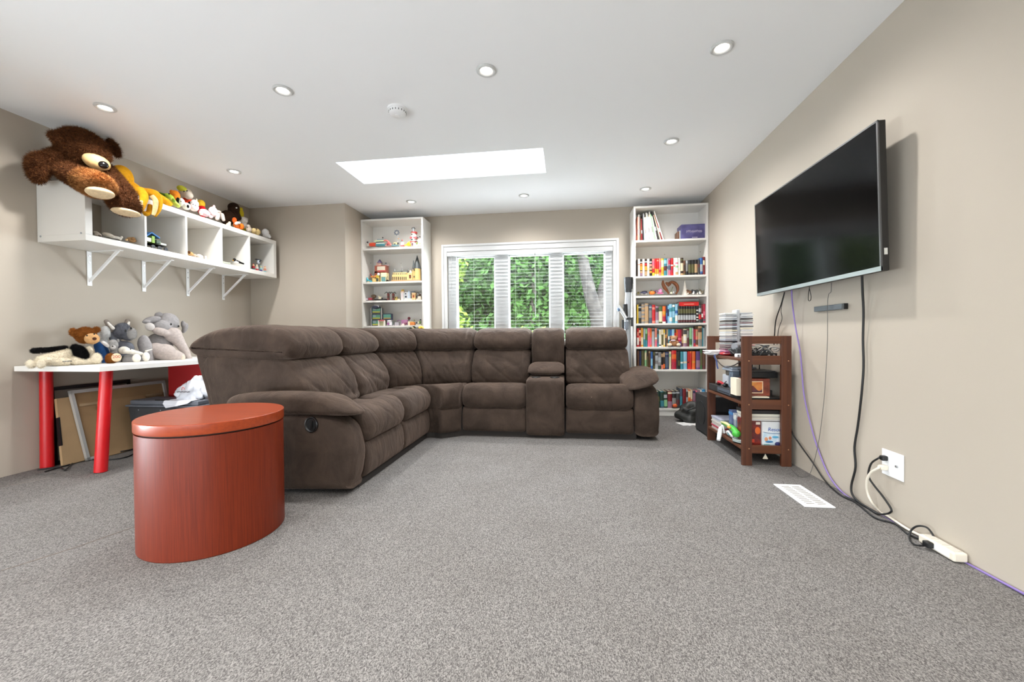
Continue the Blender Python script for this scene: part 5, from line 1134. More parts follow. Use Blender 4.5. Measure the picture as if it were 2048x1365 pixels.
model('lighthouse_model', 'white and red striped toy lighthouse on the top shelf', yb, Z1, 826, [('c', 'lower_tower', WHB, 820, 480, 831, 491.6, .9), ('b', 'band', (190, 78, 72), 819.6, 482.5, 831.4, 484.4, .06, .002), ('b', 'door', (96, 66, 70), 823, 486, 826.5, 491.4, .004, -.001), ('c', 'middle_tower', WHB, 820.4, 469, 830.6, 478, .92), ('b', 'band', (196, 82, 84), 819.6, 473.6, 832.4, 477, .06, .002), ('c', 'upper_tower', (236, 218, 190), 820.4, 463, 829.6, 470, .95), ('b', 'window', DKG, 822.4, 467.4, 825, 470, .003, -.001), ('b', 'window', DKG, 822.4, 478, 825, 480.5, .003, -.001), ('c', 'gallery', (158, 58, 58), 819.4, 463.4, 832, 466.4, 1), ('c', 'lamp_room', (130, 134, 136), 823, 457, 828.4, 463.2, .9), ('c', 'cap', (96, 98, 100), 821, 454.2, 829.6, 456.4, .6)])
model('rock_island', 'cream and black toy rock pile at the right end of the top shelf', yb, Z1, 837, [('b', 'rock', (220, 212, 196), 832, 485, 842, 491.6, .06), ('b', 'ledge', (206, 196, 176), 835, 479, 842, 485, .05, .01), ('t', 'branch', DKG, [(829, 484), (832, 482), (836, 485)], .004), ('e', 'bird', DKG, 835.5, 475.6, 1.6, 1.2), ('e', 'bird', DKG, 839.6, 474, 1.6, 1.2), ('e', 'bush', (120, 140, 80), 834, 487, 2.4, 2), ('e', 'ring', (150, 140, 116), 839.6, 487, 1.8, 2.4)])
model('water_slide', 'bright blue toy water slide at the left of the second shelf', yb, Z2, 737, [('t', 'slide', (72, 176, 196), [(734, 556), (736, 560), (740, 562.5), (744, 563.4)], .009), ('b', 'step', (222, 200, 150), 735, 562.4, 740, 565, .03), ('b', 'post', (84, 168, 186), 733, 556, 735, 563.6, .02)])
model('beach_house', 'tan and yellow toy house with orange balcony on the second shelf', yb, Z2, 750, [('b', 'wall', (222, 190, 120), 744, 554, 758, 563.6, .06, .01), ('b', 'balcony', (214, 140, 70), 741, 552, 752, 555, .05), ('t', 'parasol', (140, 44, 62), [(739.5, 547.5), (741.5, 550), (743.5, 552)], .006), ('b', 'window', (70, 80, 70), 752, 557, 757, 563, .004, .006), ('b', 'shutter', (226, 198, 80), 752, 550, 757, 556, .03, .004), ('b', 'opening', (120, 70, 44), 744.6, 553.6, 748, 555.4, .003, -.001)])
model('townhouse_model', 'tall red brown toy townhouse with purple turret on the second shelf', yb, Z2, 763, [('b', 'ground_floor', (232, 218, 166), 761, 546, 773, 563.4, .07, .006), ('b', 'garage_door', (98, 140, 140), 762.6, 554.4, 771, 563.2, .004, .002), ('b', 'sign_board', (238, 228, 190), 761.4, 546.6, 772.4, 553, .004, .002), ('b', 'upper_floor', (150, 82, 66), 749, 531.5, 772, 546, .08, .01), ('b', 'window_band', (206, 196, 176), 754, 533.4, 770, 541, .004, .006), ('b', 'balcony_rail', (178, 78, 72), 755, 541, 770.4, 543.4, .02, .0), ('b', 'side_wall', (140, 74, 58), 749, 543, 754, 557, .08, .01), ('e', 'clock', (240, 238, 236), 757, 549, 2.8, 2.8), ('b', 'turret', (216, 176, 160), 752.4, 525.4, 761, 531.5, .05, .02), ('c', 'turret_roof', (104, 92, 122), 751.4, 518.4, 762.4, 525.4, .12), ('b', 'pole', (84, 76, 80), 778.4, 525, 779, 563, .006, .01), ('b', 'pole_arm', (206, 170, 172), 772, 530, 779, 530.8, .006, .01), ('b', 'sign', DKG, 769.6, 525.8, 773, 527.8, .01, .01)])
model('scooter_model', 'tiny black toy scooter beside the townhouse garage', yb, Z2, 774, [('b', 'body', (30, 30, 32), 772, 560.4, 776.6, 562.6, .015, -.02), ('t', 'handle', (30, 30, 32), [(774, 561), (773, 557), (775, 553)], .003), ('e', 'wheel', (26, 26, 28), 772.6, 562.6, 1.1, 1.1), ('e', 'wheel', (26, 26, 28), 776, 562.6, 1.1, 1.1)])
hall = [('b', 'wall', TANB, 784, 550, 815, 562.4, .10, .01), ('b', 'upper_wall', (232, 206, 150), 785, 545.6, 813, 550.6, .09, .015), ('b', 'roof', (120, 124, 118), 787, 541.6, 814, 545.8, .07, .03), ('b', 'entrance', (226, 194, 138), 815, 546, 824, 562.4, .08, .004), ('c', 'entrance_gable', (226, 200, 150), 815.4, 540.6, 823.6, 546, .3), ('b', 'gate', (110, 58, 34), 818, 550, 822, 557, .004, .002), ('b', 'base', (186, 150, 110), 782, 560.8, 840, 562.6, .13)]
for k in range(8): hall.append(('b', 'arch_window', (60, 46, 38), 785+k*3.7, 554, 786.8+k*3.7, 560.4, .004, .007)); hall.append(('b', 'gallery_window', (96, 80, 60), 785.4+k*3.6, 546.6, 787+k*3.6, 549.6, .004, .012))
for px_, top_ in ((788.5, 536.4), (803.5, 531.4), (816.5, 536)): hall.append(('c', 'spire', (126, 128, 126), px_-1.6, top_, px_+1.6, 541.8, .05))
hall += [('c', 'round_tower', (216, 186, 124), 825, 536.6, 839, 561.4, .97), ('c', 'tower_roof', (76, 80, 80), 823.6, 509.4, 839.4, 536.8, .03), ('c', 'side_turret', (206, 172, 112), 824, 540, 828.4, 561.4, 1), ('c', 'side_turret_roof', (84, 88, 88), 823.4, 521, 829, 536.6, .3), ('b', 'slit_window', (40, 34, 30), 827, 538.6, 829.4, 541.6, .004, -.001), ('b', 'slit_window', (40, 34, 30), 827, 552, 829.4, 555.6, .004, -.001)]
model('toy_castle', 'tan toy brick castle hall with grey cone tower roof on the second shelf', yb, Z2, 812, hall)
model('picnic_model', 'small red toy base with a brown round top on the third shelf', yb, Z3L, 742, [('b', 'base', (176, 70, 84), 736.6, 596, 744, 600.4, .04), ('e', 'round_top', (92, 72, 50), 747.4, 592.6, 6, 3.2), ('b', 'stem', (110, 80, 56), 746, 594, 748, 599.8, .02, .01), ('b', 'block', (214, 200, 214), 730, 597, 735.6, 600.6, .03)])
model('raft_model', 'flat black toy raft with white crew on the third shelf', yb, Z3L, 760, [('b', 'raft', (44, 40, 40), 748, 598.6, 771, 600.6, .05), ('b', 'crate', (232, 220, 190), 757, 594, 763, 598.6, .03), ('e', 'crew', (238, 226, 196), 757.6, 593, 1.5, 1.5), ('b', 'panel', DKG, 762, 595.6, 765, 598, .02)])
for s_, (px_, nm_) in enumerate(((776, 'left'), (786, 'right'))):
    lv = [('t', 'leaf', (58, 66, 58), [(px_, 587), (px_+dx*.5, 584.6+abs(dy)*.2), (px_+dx, 586+dy)], .004) for dx, dy in ((-7, 2), (6, 2), (-4, -1.5), (4, -1.5))]
    model('palm_totem', 'dark red toy totem with palm leaves on the third shelf, %s one of the pair' % nm_, yb, Z3L, px_, [('b', 'trunk', (112, 50, 46), px_-2, 587, px_+2, 600, .025)] + lv + [('b', 'face', (40, 60, 46), px_-1.2, 593, px_+1.2, 596, .003, -.002)])
model('banana_stand', 'small yellow toy fruit stall next to the palm totems', yb, Z3L, 792, [('b', 'stall', (206, 178, 96), 789.4, 594, 794, 600.4, .03), ('e', 'fruit', (60, 52, 40), 791.6, 596, 1.4, 1.6), ('b', 'plinth', (228, 206, 170), 794.6, 598, 800, 600.6, .03)])
model('wedding_tower', 'slim white toy tower with a gold dome on the third shelf', yb, Z3L, 804, [('b', 'tower', (236, 232, 226), 801.6, 585.6, 807, 600.4, .03), ('c', 'dome', (206, 168, 84), 800.6, 579, 807.4, 582.6, .6), ('b', 'ring', (226, 196, 170), 801, 583, 807.6, 585.6, .035, -.002), ('b', 'trim', (226, 190, 190), 803.4, 586, 805, 599, .003, -.002)])
model('white_manor', 'white and grey toy manor on the third shelf', yb, Z3L, 814, [('b', 'wall', (226, 228, 230), 808, 585, 821, 598, .06, .008), ('b', 'window', (60, 64, 74), 809.6, 586.6, 812.6, 589.4, .004, .004), ('b', 'window', (60, 64, 74), 809.6, 592, 813.4, 595.6, .004, .004), ('c', 'statue', (206, 222, 240), 815.4, 582, 819, 597.4, .7), ('b', 'window', (50, 56, 66), 821, 586.4, 824, 589.6, .004, .004), ('b', 'roof', (110, 116, 124), 820, 583.4, 829, 586, .05, .01), ('b', 'step', (232, 228, 220), 808, 597.6, 824, 600.4, .05)])
model('tan_turret', 'tan toy turret with a red emblem on the third shelf', yb, Z3L, 827, [('b', 'wall', (226, 186, 130), 823.4, 587.4, 831, 600, .04, -.01), ('b', 'emblem', (170, 74, 40), 825.4, 590.6, 828.4, 595.6, .004, -.013), ('b', 'battlement', (236, 200, 150), 823, 585.8, 831.6, 588, .045, -.012)])
model('toy_cart', 'white toy cart with black hoop at the right of the third shelf', yb, Z3L, 836, [('b', 'cart', (226, 212, 190), 835, 593, 842, 597.6, .04), ('t', 'hoop', (40, 44, 48), [(831, 587), (835, 585.6), (839, 588), (841, 592)], .003), ('e', 'wheel', DKG, 833.4, 594, 1.5, 2), ('b', 'base', (210, 200, 180), 832, 597.4, 842, 600.2, .04), ('b', 'horse', (110, 74, 54), 837.6, 588.6, 841.6, 592, .015)])
# fourth shelf
NAVY = (46, 58, 86)
tower = []
for k, (t0, t1) in enumerate(((616, 627), (629, 639.4), (641, 652))):
    tower += [('b', 'floor_frame', NAVY, 743, t0, 762, t1, .06, .006), ('b', 'room_backdrop', (100, 156, 130), 744.6, t0+1.2, 760.4, t1-1.4, .003, .003), ('b', 'furniture', (196, 190, 74), 745, t1-3.4, 760, t1-1.4, .004, .0), ('b', 'picture', (150, 160, 178), 746, t0+1.8, 751.4, t0+5, .002, .001)]
tower += [('e', 'roof_arch', (60, 64, 84), 752.6, 615, 9.6, 3.4), ('b', 'roof_sign', (214, 212, 222), 747, 611.6, 757.6, 614.8, .01, -.02), ('b', 'column', WHB, 741.6, 616, 742.8, 652, .02), ('b', 'column', WHB, 762, 616, 763.2, 652, .02)]
model('bookshop_tower', 'three-storey navy framed toy shop tower on the fourth shelf', yb, Z4, 752, tower)
model('side_shop', 'two-storey toy shop with red awning next to the navy tower', yb, Z4, 770, [('b', 'upper_frame', NAVY, 765.4, 628, 783, 640, .05, .01), ('b', 'room_backdrop', (90, 150, 130), 766.6, 629.4, 781.6, 638, .003, .006), ('b', 'furniture', (176, 150, 80), 767, 636, 781, 638, .004, .004), ('b', 'lower_frame', (206, 200, 176), 756.6, 641.6, 768.6, 652, .05, -.02), ('b', 'awning', (180, 84, 92), 757, 640, 768.4, 642.4, .05, -.03), ('b', 'doorway', (150, 146, 110), 759, 643.6, 766, 652, .004, -.022), ('b', 'column', WHB, 756, 641, 757.4, 652.4, .015, -.03), ('b', 'column', WHB, 768, 641, 769.4, 652.4, .015, -.03)])
model('flower_kiosk', 'white toy kiosk with purple flowers on the fourth shelf', yb, Z4, 780, [('b', 'kiosk', (236, 230, 236), 774, 643, 783.6, 652, .05), ('e', 'flower', (150, 76, 140), 776.6, 648, 2.6, 2.4), ('e', 'roof', (232, 226, 232), 779, 642.4, 5, 2), ('b', 'panel', (110, 116, 110), 783.6, 643, 786.6, 651.6, .03), ('b', 'base', (222, 206, 216), 773.4, 650.6, 788, 652.6, .06)])
model('pink_pergola', 'pink and lilac toy pergola on the fourth shelf', yb, Z4, 800, [('t', 'arch', (156, 110, 150), [(794, 643.6), (797, 641), (801, 641.6), (803, 645), (803, 650)], .004), ('b', 'wall', (190, 130, 170), 803, 640, 815, 650, .03, .02), ('b', 'trellis', (186, 180, 186), 789, 645, 798, 652, .02, .01), ('e', 'bush', (130, 62, 90), 811, 647.4, 3, 2.6), ('b', 'bench', (238, 226, 214), 801.6, 647.6, 809, 651.8, .03)])
model('lollipop_tree', 'dark pink round toy tree behind the pergola', yb+.06, Z4, 818, [('e', 'crown', (120, 58, 70), 818, 637, 3, 3), ('b', 'stem', (110, 90, 80), 817.4, 639, 818.6, 651, .01)])
model('market_stall', 'orange toy market counter at the right of the fourth shelf', yb, Z4, 824, [('b', 'counter', (222, 130, 60), 819.4, 645, 829, 650.6, .04), ('b', 'cream_base', (236, 222, 190), 815.6, 643, 820, 651.6, .04), ('b', 'goods', (234, 196, 130), 819, 643.4, 827, 645.2, .03), ('e', 'lamp', (150, 160, 90), 829, 641, 1.4, 1.6)])
model('garden_rocks', 'green and white toy garden at the right end of the fourth shelf', yb, Z4, 837, [('b', 'base', (220, 214, 196), 832, 649, 842, 652, .04), ('e', 'shrub', (110, 130, 80), 840, 645, 2.4, 3.4), ('e', 'figure', (52, 54, 64), 833.6, 646, 1.6, 2), ('e', 'figure', (232, 226, 206), 837, 645.6, 1.8, 2.6), ('e', 'bird', DKG, 841, 640, 1.6, 1.4)])
# cubby models on the wall shelf (seen from the side of the room)
def cube_at(t, nm, px0, py0, px1, py1, v, d, c, zmin):
    a, b = onx(px0, py0, v), onx(px1, py1, v)
    MB().box((v-d, a.y, max(min(a.z, b.z), zmin)), (v, b.y, max(a.z, zmin+.004))).build(nm, col(c, .3), t, bevel=.001, seg=1)
Zc = SZ0+th
t = thing('toy_camper', 'blue white and green toy brick house truck in the second cubby', 'toy model', (-3.38, 2.9, Zc), 'small toys in the wall shelf cubbies')
cube_at(t, 'house', 292, 474, 310, 486, -3.36, .10, (228, 226, 216), Zc); cube_at(t, 'house_side', 304, 472, 310, 487, -3.355, .04, (140, 176, 76), Zc)
a, b, c_ = onx(291, 472, -3.35), onx(304, 464, -3.35), onx(320, 475, -3.35)
MB().prism([a, b, c_, c_-Vector((0, 0, .012)), b-Vector((0, 0, .012)), a-Vector((0, 0, .012))], (-.12, 0, 0)).build('roof', col((50, 104, 158), .3), t)
cube_at(t, 'cab', 313, 480, 322, 489, -3.36, .08, (80, 96, 84), Zc); cube_at(t, 'chassis', 296, 486, 334, 494, -3.35, .09, (58, 112, 160), Zc); cube_at(t, 'hood', 322, 486, 333, 492, -3.345, .08, (206, 214, 206), Zc)
for px_, py_ in ((305, 491), (318, 495), (331, 498)):
    p = onx(px_, py_, -3.345); p.z = Zc+.016; MB().cyl(p, p+Vector((.008, 0, 0)), .016, n=14).build('wheel', col((30, 30, 34), .4), t, smooth=40)
for k, (px_, py_, c1, c2) in enumerate(((507, 541, (170, 40, 50), (60, 90, 84)), (514, 542, (200, 196, 190), (180, 44, 60)), (522, 543, (150, 190, 190), (90, 70, 130)), (530, 545, (214, 140, 120), (150, 190, 196)))):
    p = onx(px_, py_, -3.375); p.z = Zc
    f_ = thing('toy_figure', 'small toy figure in the fifth cubby, %s from the left' % ORD[k], 'toy figure', p, 'small toys in the wall shelf cubbies')
    MB().box(p+Vector((-.01, -.009, 0)), p+Vector((.01, .009, .026))).build('legs', col(c2, .3), f_)
    MB().box(p+Vector((-.011, -.011, .026)), p+Vector((.011, .011, .050))).build('torso', col(c1, .3), f_, bevel=.002)
    MB().cyl(p+Vector((0, 0, .050)), p+Vector((0, 0, .066)), .008, n=12).build('head', col((226, 200, 150), .3), f_)
    MB().cyl(p+Vector((0, 0, .066)), p+Vector((0, 0, .074)), .010, .006, n=12).build('hat', col(c1, .3), f_)
p = onx(517, 541, -3.46); p.z = Zc
f_ = thing('toy_drone', 'white and navy toy robot raised on a thin stand in the fifth cubby', 'toy figure', p, 'small toys in the wall shelf cubbies')
MB().cyl(p, p+Vector((0, 0, .11)), .003, n=8).build('stand', col((150, 150, 154), .3), f_)
MB().ell(p+Vector((0, 0, .13)), (.018, .022, .026), n=14, m=9).build('body', col((214, 222, 230), .3), f_, smooth=80)
MB().box(p+Vector((-.012, -.038, .148)), p+Vector((.012, .038, .156))).build('wing', col((40, 48, 66), .3), f_, bevel=.002)
MB().ell(p+Vector((.016, 0, .132)), (.006, .010, .009), n=10, m=7).build('visor', col((40, 52, 76), .2), f_, smooth=80)

# ------------------------------------------------------------------ things on the brown rack
GR = 'things on the brown rack'
S1, S2, S3 = .7455, .4405, .1255                 # shelf tops
# disc tower
cdt = thing('disc_tower', 'grey disc tower full of disc cases on top of the brown rack', 'disc rack', (1.335, 3.42, S1), GR)
MB().box((1.300, 3.37, S1), (1.375, 3.47, S1+.012)).build('foot', M_GREY, cdt, bevel=.003)
MB().box((1.326, 3.375, S1+.012), (1.352, 3.465, 1.108)).build('post', mat('tower_grey', (186, 188, 190), .4), cdt, bevel=.006)
cc_ = [(206, 210, 214), (228, 230, 232), (150, 156, 160), (90, 92, 96), (236, 236, 232), (190, 196, 204), (120, 100, 110), (222, 214, 190), (176, 180, 184), (60, 60, 66), (198, 206, 216)]
case_me = {}
for side in (0, 1):
    for k in range(22):
        c = cc_[(k*7+side*4) % len(cc_)] if k > 3 or side else [(150, 60, 100), (196, 120, 160), (120, 60, 90), (90, 70, 80)][k]
        key = (c, side)
        if key not in case_me:
            s0 = MB(); s0.box((0, 0, 0), (.086, .125, .0095)); o = s0.build('disc_case', mat('case_%02x%02x%02x' % c, c, .2), None); case_me[key] = o.data
        else:
            o = bpy.data.objects.new('disc_case', case_me[key]); COL.objects.link(o)
        o.location = ((1.238 if side == 0 else 1.354)+.003*math.sin(k*2.3), 3.36+.004*math.sin(k*3.1), S1+.016+k*.0148)
        tag(o, 'disc case, %s from the bottom in the %s column of the disc tower' % (ORD[k], 'left' if side == 0 else 'right'), 'disc case', 'disc cases in the %s column' % ('left' if side == 0 else 'right'))
# papers, red folder and gear on the top shelf
pp_ = thing('paper_stack', 'stack of white papers sticking out over the left edge of the rack top', 'papers', (1.25, 3.55, S1), GR)
for k in range(7):
    MB().box((1.175+.008*math.sin(k*2), 3.49+.006*math.cos(k*3), S1+.001+k*.005), (1.34, 3.66, S1+.0052+k*.005), Matrix.Translation((1.25, 3.57, 0)) @ Matrix.Rotation(.12*math.sin(k*1.3), 4, 'Z') @ Matrix.Translation((-1.25, -3.57, 0))).build('sheet', mat('white_paper', (230, 228, 226), .7), pp_)
t = thing('red_pouch', 'red zip pouch on the rack top beside the papers', 'pouch', (1.26, 3.40, S1), GR)
MB().ell((1.262, 3.41, S1+.014), (.05, .06, .014), n=18, m=8).build('pouch', mat('red_fabric', (176, 34, 44), .7), t, smooth=80)
MB().tube([(1.22, 3.36, S1+.016), (1.25, 3.352, S1+.018), (1.29, 3.36, S1+.018)], .002, 6).build('zip', M_CHROME, t)
t = thing('camcorder', 'dark grey camcorder lying on the rack top', 'camera', (1.30, 3.27, S1), GR)
MB().box((1.255, 3.21, S1+.012), (1.345, 3.33, S1+.068)).build('body', mat('camera_grey', (58, 60, 62), .4), t, bevel=.012)
MB().cyl((1.258, 3.24, S1+.075), (1.34, 3.30, S1+.085), .026, n=16).build('lens_barrel', M_GREY, t, smooth=40)
MB().tube([(1.24, 3.2, S1+.02), (1.225, 3.25, S1+.05), (1.26, 3.33, S1+.04)], .008, 8, smooth=5).build('strap', M_BLACK, t, smooth=60)
t = thing('red_box', 'small red and white carton on the rack top', 'box', (1.40, 3.25, S1), GR)
MB().box((1.36, 3.2, S1), (1.44, 3.31, S1+.085)).build('carton', col((206, 56, 44), .5), t, bevel=.002)
MB().box((1.358, 3.198, S1+.02), (1.442, 3.312, S1+.045)).build('band', col((232, 226, 218), .5), t)
t = thing('white_adapter', 'small white power adapter on the rack top edge', 'adapter', (1.24, 3.13, S1), GR)
MB().box((1.222, 3.11, S1), (1.262, 3.15, S1+.026)).build('body', M_TRIM, t, bevel=.005)
MB().box((1.228, 3.104, S1+.008), (1.236, 3.11, S1+.018)).build('pins', M_CHROME, t)
rc_ = random.Random(11)
for k in range(9):                                # loose cables heaped at the near end
    x, y = 1.27+.03*(k % 5)+.02, 3.05+.012*(k % 4); pts = [Vector((x, y, S1+.012))]
    for j in range(7): pts.append(Vector((min(1.49, max(1.25, pts[-1].x+rc_.uniform(-.08, .10))), min(3.2, max(3.03, pts[-1].y+rc_.uniform(-.05, .06))), S1+.012+rc_.uniform(.0, .075))))
    shade = [(24, 24, 26), (40, 40, 42), (24, 24, 26), (150, 146, 140), (60, 62, 64)][k % 5]
    cable('tangled_cable', ('black' if shade[0] < 50 else 'grey')+' cable in the tangle at the near end of the rack top', pts, .0042, mat('tangle_%d' % shade[0], shade, .5), group='tangled cables on the rack top')
t = thing('junction_box', 'black connector block under the cable tangle on the rack top', 'adapter', (1.38, 3.06, S1), GR)
MB().box((1.28, 3.035, S1), (1.46, 3.09, S1+.034)).build('body', M_BLACK, t, bevel=.004)
for k in range(5): MB().cyl((1.30+k*.034, 3.034, S1+.017), (1.30+k*.034, 3.028, S1+.017), .008, n=10).build('jack', M_CHROME if k > 2 else M_BLACK, t)
t = thing('cream_strip', 'cream plastic power bar lying across the rack top', 'power strip', (1.34, 3.14, S1), GR)
MB().box((1.28, 3.115, S1+.055), (1.44, 3.15, S1+.085)).build('bar', M_CREAM, t, bevel=.005)
MB().box((1.30, 3.114, S1+.0), (1.33, 3.15, S1+.055)).build('foot', M_CREAM, t)
cable('hanging_cable', 'dark cable looping down from the rack top edge', [Vector((1.225, 3.44, S1+.012)), Vector((1.19, 3.43, S1-.01)), ony(1440, 728, 3.35), ony(1452, 735, 3.30), ony(1468, 731, 3.20), ony(1484, 721, 3.02), Vector((1.27, 3.05, S1+.01))], .004, mat('dark_brown_cord', (52, 40, 36), .5), group='cables hanging from the rack')
cable('hanging_cable', 'short cable with a blue connector hanging from the rack top', [Vector((1.235, 3.49, S1+.006)), Vector((1.20, 3.485, S1-.005)), ony(1433, 722, 3.48), ony(1434, 731, 3.48), ony(1436, 738, 3.48)], .006, mat('blue_connector', (66, 84, 140), .4), group='cables hanging from the rack')
# middle shelf
t = thing('dvd_player', 'flat black disc player on the middle rack shelf', 'disc player', (1.36, 3.4, S2), GR)
MB().box((1.215, 3.19, S2+.006), (1.50, 3.665, S2+.058)).build('case', mat('player_black', (48, 46, 46), .4), t, bevel=.003)
MB().box((1.2125, 3.21, S2+.014), (1.2155, 3.46, S2+.050)).build('front_panel', mat('panel_grey', (84, 90, 100), .3), t)
for k in range(6): MB().box((1.211, 3.225+k*.036, S2+.022), (1.213, 3.25+k*.036, S2+.028)).build('button', M_BLACK, t)
for a, b in ((1.24, 3.22), (1.47, 3.22), (1.24, 3.63), (1.47, 3.63)): MB().cyl((a, b, S2), (a, b, S2+.006), .012, n=10).build('foot', M_BLACK, t)
t = thing('tray', 'thin black tray at the near end of the middle rack shelf', 'tray', (1.38, 3.1, S2), GR)
MB().box((1.23, 3.03, S2), (1.49, 3.185, S2+.026)).build('tray', M_BLACK, t, bevel=.003)
MB().box((1.26, 3.02, S2+.026), (1.40, 3.18, S2+.034)).build('paper', M_PAGE, t)
t = thing('framed_print', 'brown box with a framed orange sunset picture on the middle rack shelf', 'picture box', (1.36, 3.07, S2+.034), GR)
z0 = S2+.0345
a, b = ony(1482, 758, 3.06), ony(1540, 791, 3.06)
MB().box((a.x-.03, 3.06, z0), (b.x, 3.16, a.z)).build('box', mat('rust_box', (140, 66, 44), .5, var=.4, vscale=30, dark=(92, 40, 28)), t, bevel=.002)
MB().box((a.x-.032, 3.058, z0), (a.x+.0, 3.161, a.z+.001)).build('white_side', M_PAGE, t)
fx0, fx1, fz0, fz1 = ony(1500, 760, 3.058).x, ony(1526, 760, 3.058).x, ony(1510, 787, 3.058).z, ony(1510, 763, 3.058).z
MB().box((fx0, 3.0565, fz0), (fx1, 3.06, fz1)).build('mat_border', mat('cream_border', (236, 206, 170), .5), t)
MB().box((fx0+.003, 3.0555, fz0+.006), (fx1-.006, 3.058, fz1-.006)).build('sky', mat('sunset_sky', (232, 170, 80), .5, var=.5, vscale=14, dark=(200, 96, 50)), t)
mbq = MB(); w_ = fx1-fx0-.01
pr_ = [(fx0+.003, 3.055, fz0+.006)]+[(fx0+.003+w_*u, 3.055, fz0+.012+(fz1-fz0)*(.28+.22*math.sin(u*5+1))) for u in np.linspace(0, 1, 9)]+[(fx0+.003+w_, 3.055, fz0+.006)]
mbq.prism(pr_, (0, .002, 0)).build('hills', mat('sunset_hills', (120, 50, 36), .5, var=.4, vscale=20, dark=(60, 40, 60)), t)
t = thing('headphones', 'dark red headphones on the middle rack shelf', 'headphones', (1.24, 3.45, S2+.06), GR)
MB().tube([(1.235, 3.50, S2+.072), (1.222, 3.46, S2+.09), (1.222, 3.41, S2+.09), (1.24, 3.37, S2+.072)], .010, 10, smooth=5).build('band', mat('red_fabric'), t, smooth=60)
for y in (3.50, 3.37): MB().ell((1.24, y, S2+.073), (.022, .014, .015), n=14, m=8).build('ear_cup', M_BLACK, t, smooth=80)
t = thing('white_router', 'pale grey desktop device behind the headphones on the rack', 'router', (1.30, 3.43, S2+.06), GR)
MB().box((1.265, 3.39, S2+.058), (1.34, 3.50, S2+.15)).build('case', mat('pale_device', (196, 200, 206), .4), t, bevel=.008)
MB().tube([(1.263, 3.41, S2+.10), (1.25, 3.43, S2+.075), (1.263, 3.46, S2+.065)], .003, 6).build('wire', M_BLACK, t)
t = thing('console', 'upright blue grey game console on the middle rack shelf', 'game console', (1.28, 3.29, S2+.06), GR)
MB().box((1.25, 3.265, S2+.058), (1.40, 3.325, S2+.19)).build('case', mat('console_blue', (110, 124, 140), .3), t, bevel=.006)
MB().box((1.2485, 3.285, S2+.08), (1.2505, 3.29, S2+.17)).build('disc_slot', M_BLACK, t)
t = thing('gadget_tray', 'silver handheld gadget resting on top of the console', 'gadget', (1.32, 3.32, S2+.19), GR)
MB().box((1.235, 3.24, S2+.191), (1.43, 3.43, S2+.205)).build('base', mat('silver_gadget', (172, 182, 196), .3, .3), t, bevel=.006)
MB().box((1.24, 3.25, S2+.205), (1.42, 3.42, S2+.222)).build('lid', mat('silver_gadget'), t, bevel=.006)
MB().box((1.26, 3.36, S2+.15), (1.30, 3.42, S2+.191)).build('hinge', mat('dark_silver', (96, 92, 84), .4), t, bevel=.004)
t = thing('black_receiver', 'flat black box resting above the picture box on the rack', 'electronics', (1.40, 3.14, a.z), GR)
MB().box((1.29, 3.09, a.z+.003), (1.49, 3.24, a.z+.045)).build('case', M_BLACK, t, bevel=.004)
MB().box((1.285, 3.085, a.z+.046), (1.47, 3.25, a.z+.054)).build('lid', mat('player_black'), t)
for k in range(3): cable('drop_cable', 'black cable dropping behind the rack into the receiver, %s from the left' % ORD[k], [Vector((1.35+.05*k, 3.27, S1-.022)), Vector((1.345+.05*k, 3.265, .68)), Vector((1.34+.05*k, 3.255, a.z+.05))], .004, M_CORD, group='cables behind the rack')
# bottom shelf
t = thing('magazine_pile', 'pile of magazines at the far left of the bottom rack shelf', 'magazines', (1.28, 3.52, S3), GR)
for k in range(9):
    MB().box((1.222+.004*math.sin(k*2.2), 3.41, S3+k*.0115), (1.40, 3.62, S3+.0108+k*.0115)).build('magazine', col([(206, 196, 190), (222, 206, 200), (176, 60, 80), (214, 212, 206), (232, 226, 216), (196, 188, 180), (222, 218, 212), (206, 210, 214), (170, 172, 186)][k], .4), t)
t = thing('blue_game_box', 'dark blue game box standing on the bottom rack shelf', 'game box', (1.30, 3.28, S3), GR)
MB().box((1.262, 3.30, S3), (1.45, 3.36, S3+.20), Matrix.Identity(4)).build('carton', mat('blue_box', (56, 78, 122), .35, var=.4, vscale=12, dark=(120, 130, 170)), t, bevel=.002)
MB().box((1.261, 3.299, S3+.165), (1.451, 3.361, S3+.185)).build('title_band', col((74, 134, 190), .4), t)
for k, (c, lb) in enumerate((((206, 206, 212), 'pale grey'), ((236, 234, 230), 'white'), ((150, 150, 160), 'mid grey'))):
    t = thing('game_case', '%s game case standing beside the blue box on the bottom rack shelf' % lb, 'game case', (1.27, 3.24-.022*k, S3), GR)
    MB().box((1.266, 3.27-.024*k, S3), (1.41, 3.288-.024*k, S3+.186-.012*k)).build('case', col(c, .3), t, bevel=.002)
    MB().box((1.2655, 3.272-.024*k, S3+.04), (1.267, 3.286-.024*k, S3+.14)).build('spine_print', col((96, 110, 140), .4), t)
GT = mat('toy_green', (70, 176, 60), .35)
t = thing('green_toy', 'green and cream plastic crocodile toy on the bottom rack shelf', 'toy', (1.24, 3.15, S3), GR)
MB().tube([ony(1443, 846, 3.42), ony(1455, 851, 3.33), ony(1466, 858, 3.24), ony(1474, 866, 3.16)], [.006, .016, .024, .022], 12, smooth=5).build('body', GT, t, smooth=80)
p = ony(1473, 868, 3.14); p.z = max(p.z, S3+.026)
MB().ell(p, (.030, .032, .026), n=16, m=10).build('head', GT, t, smooth=80)
MB().tube([ony(1442, 844.5, 3.41), ony(1452, 847.5, 3.33), ony(1460, 853, 3.27)], [.005, .012, .010], 10, smooth=4).build('tail_top', mat('toy_cream', (222, 220, 150), .4), t, smooth=80)
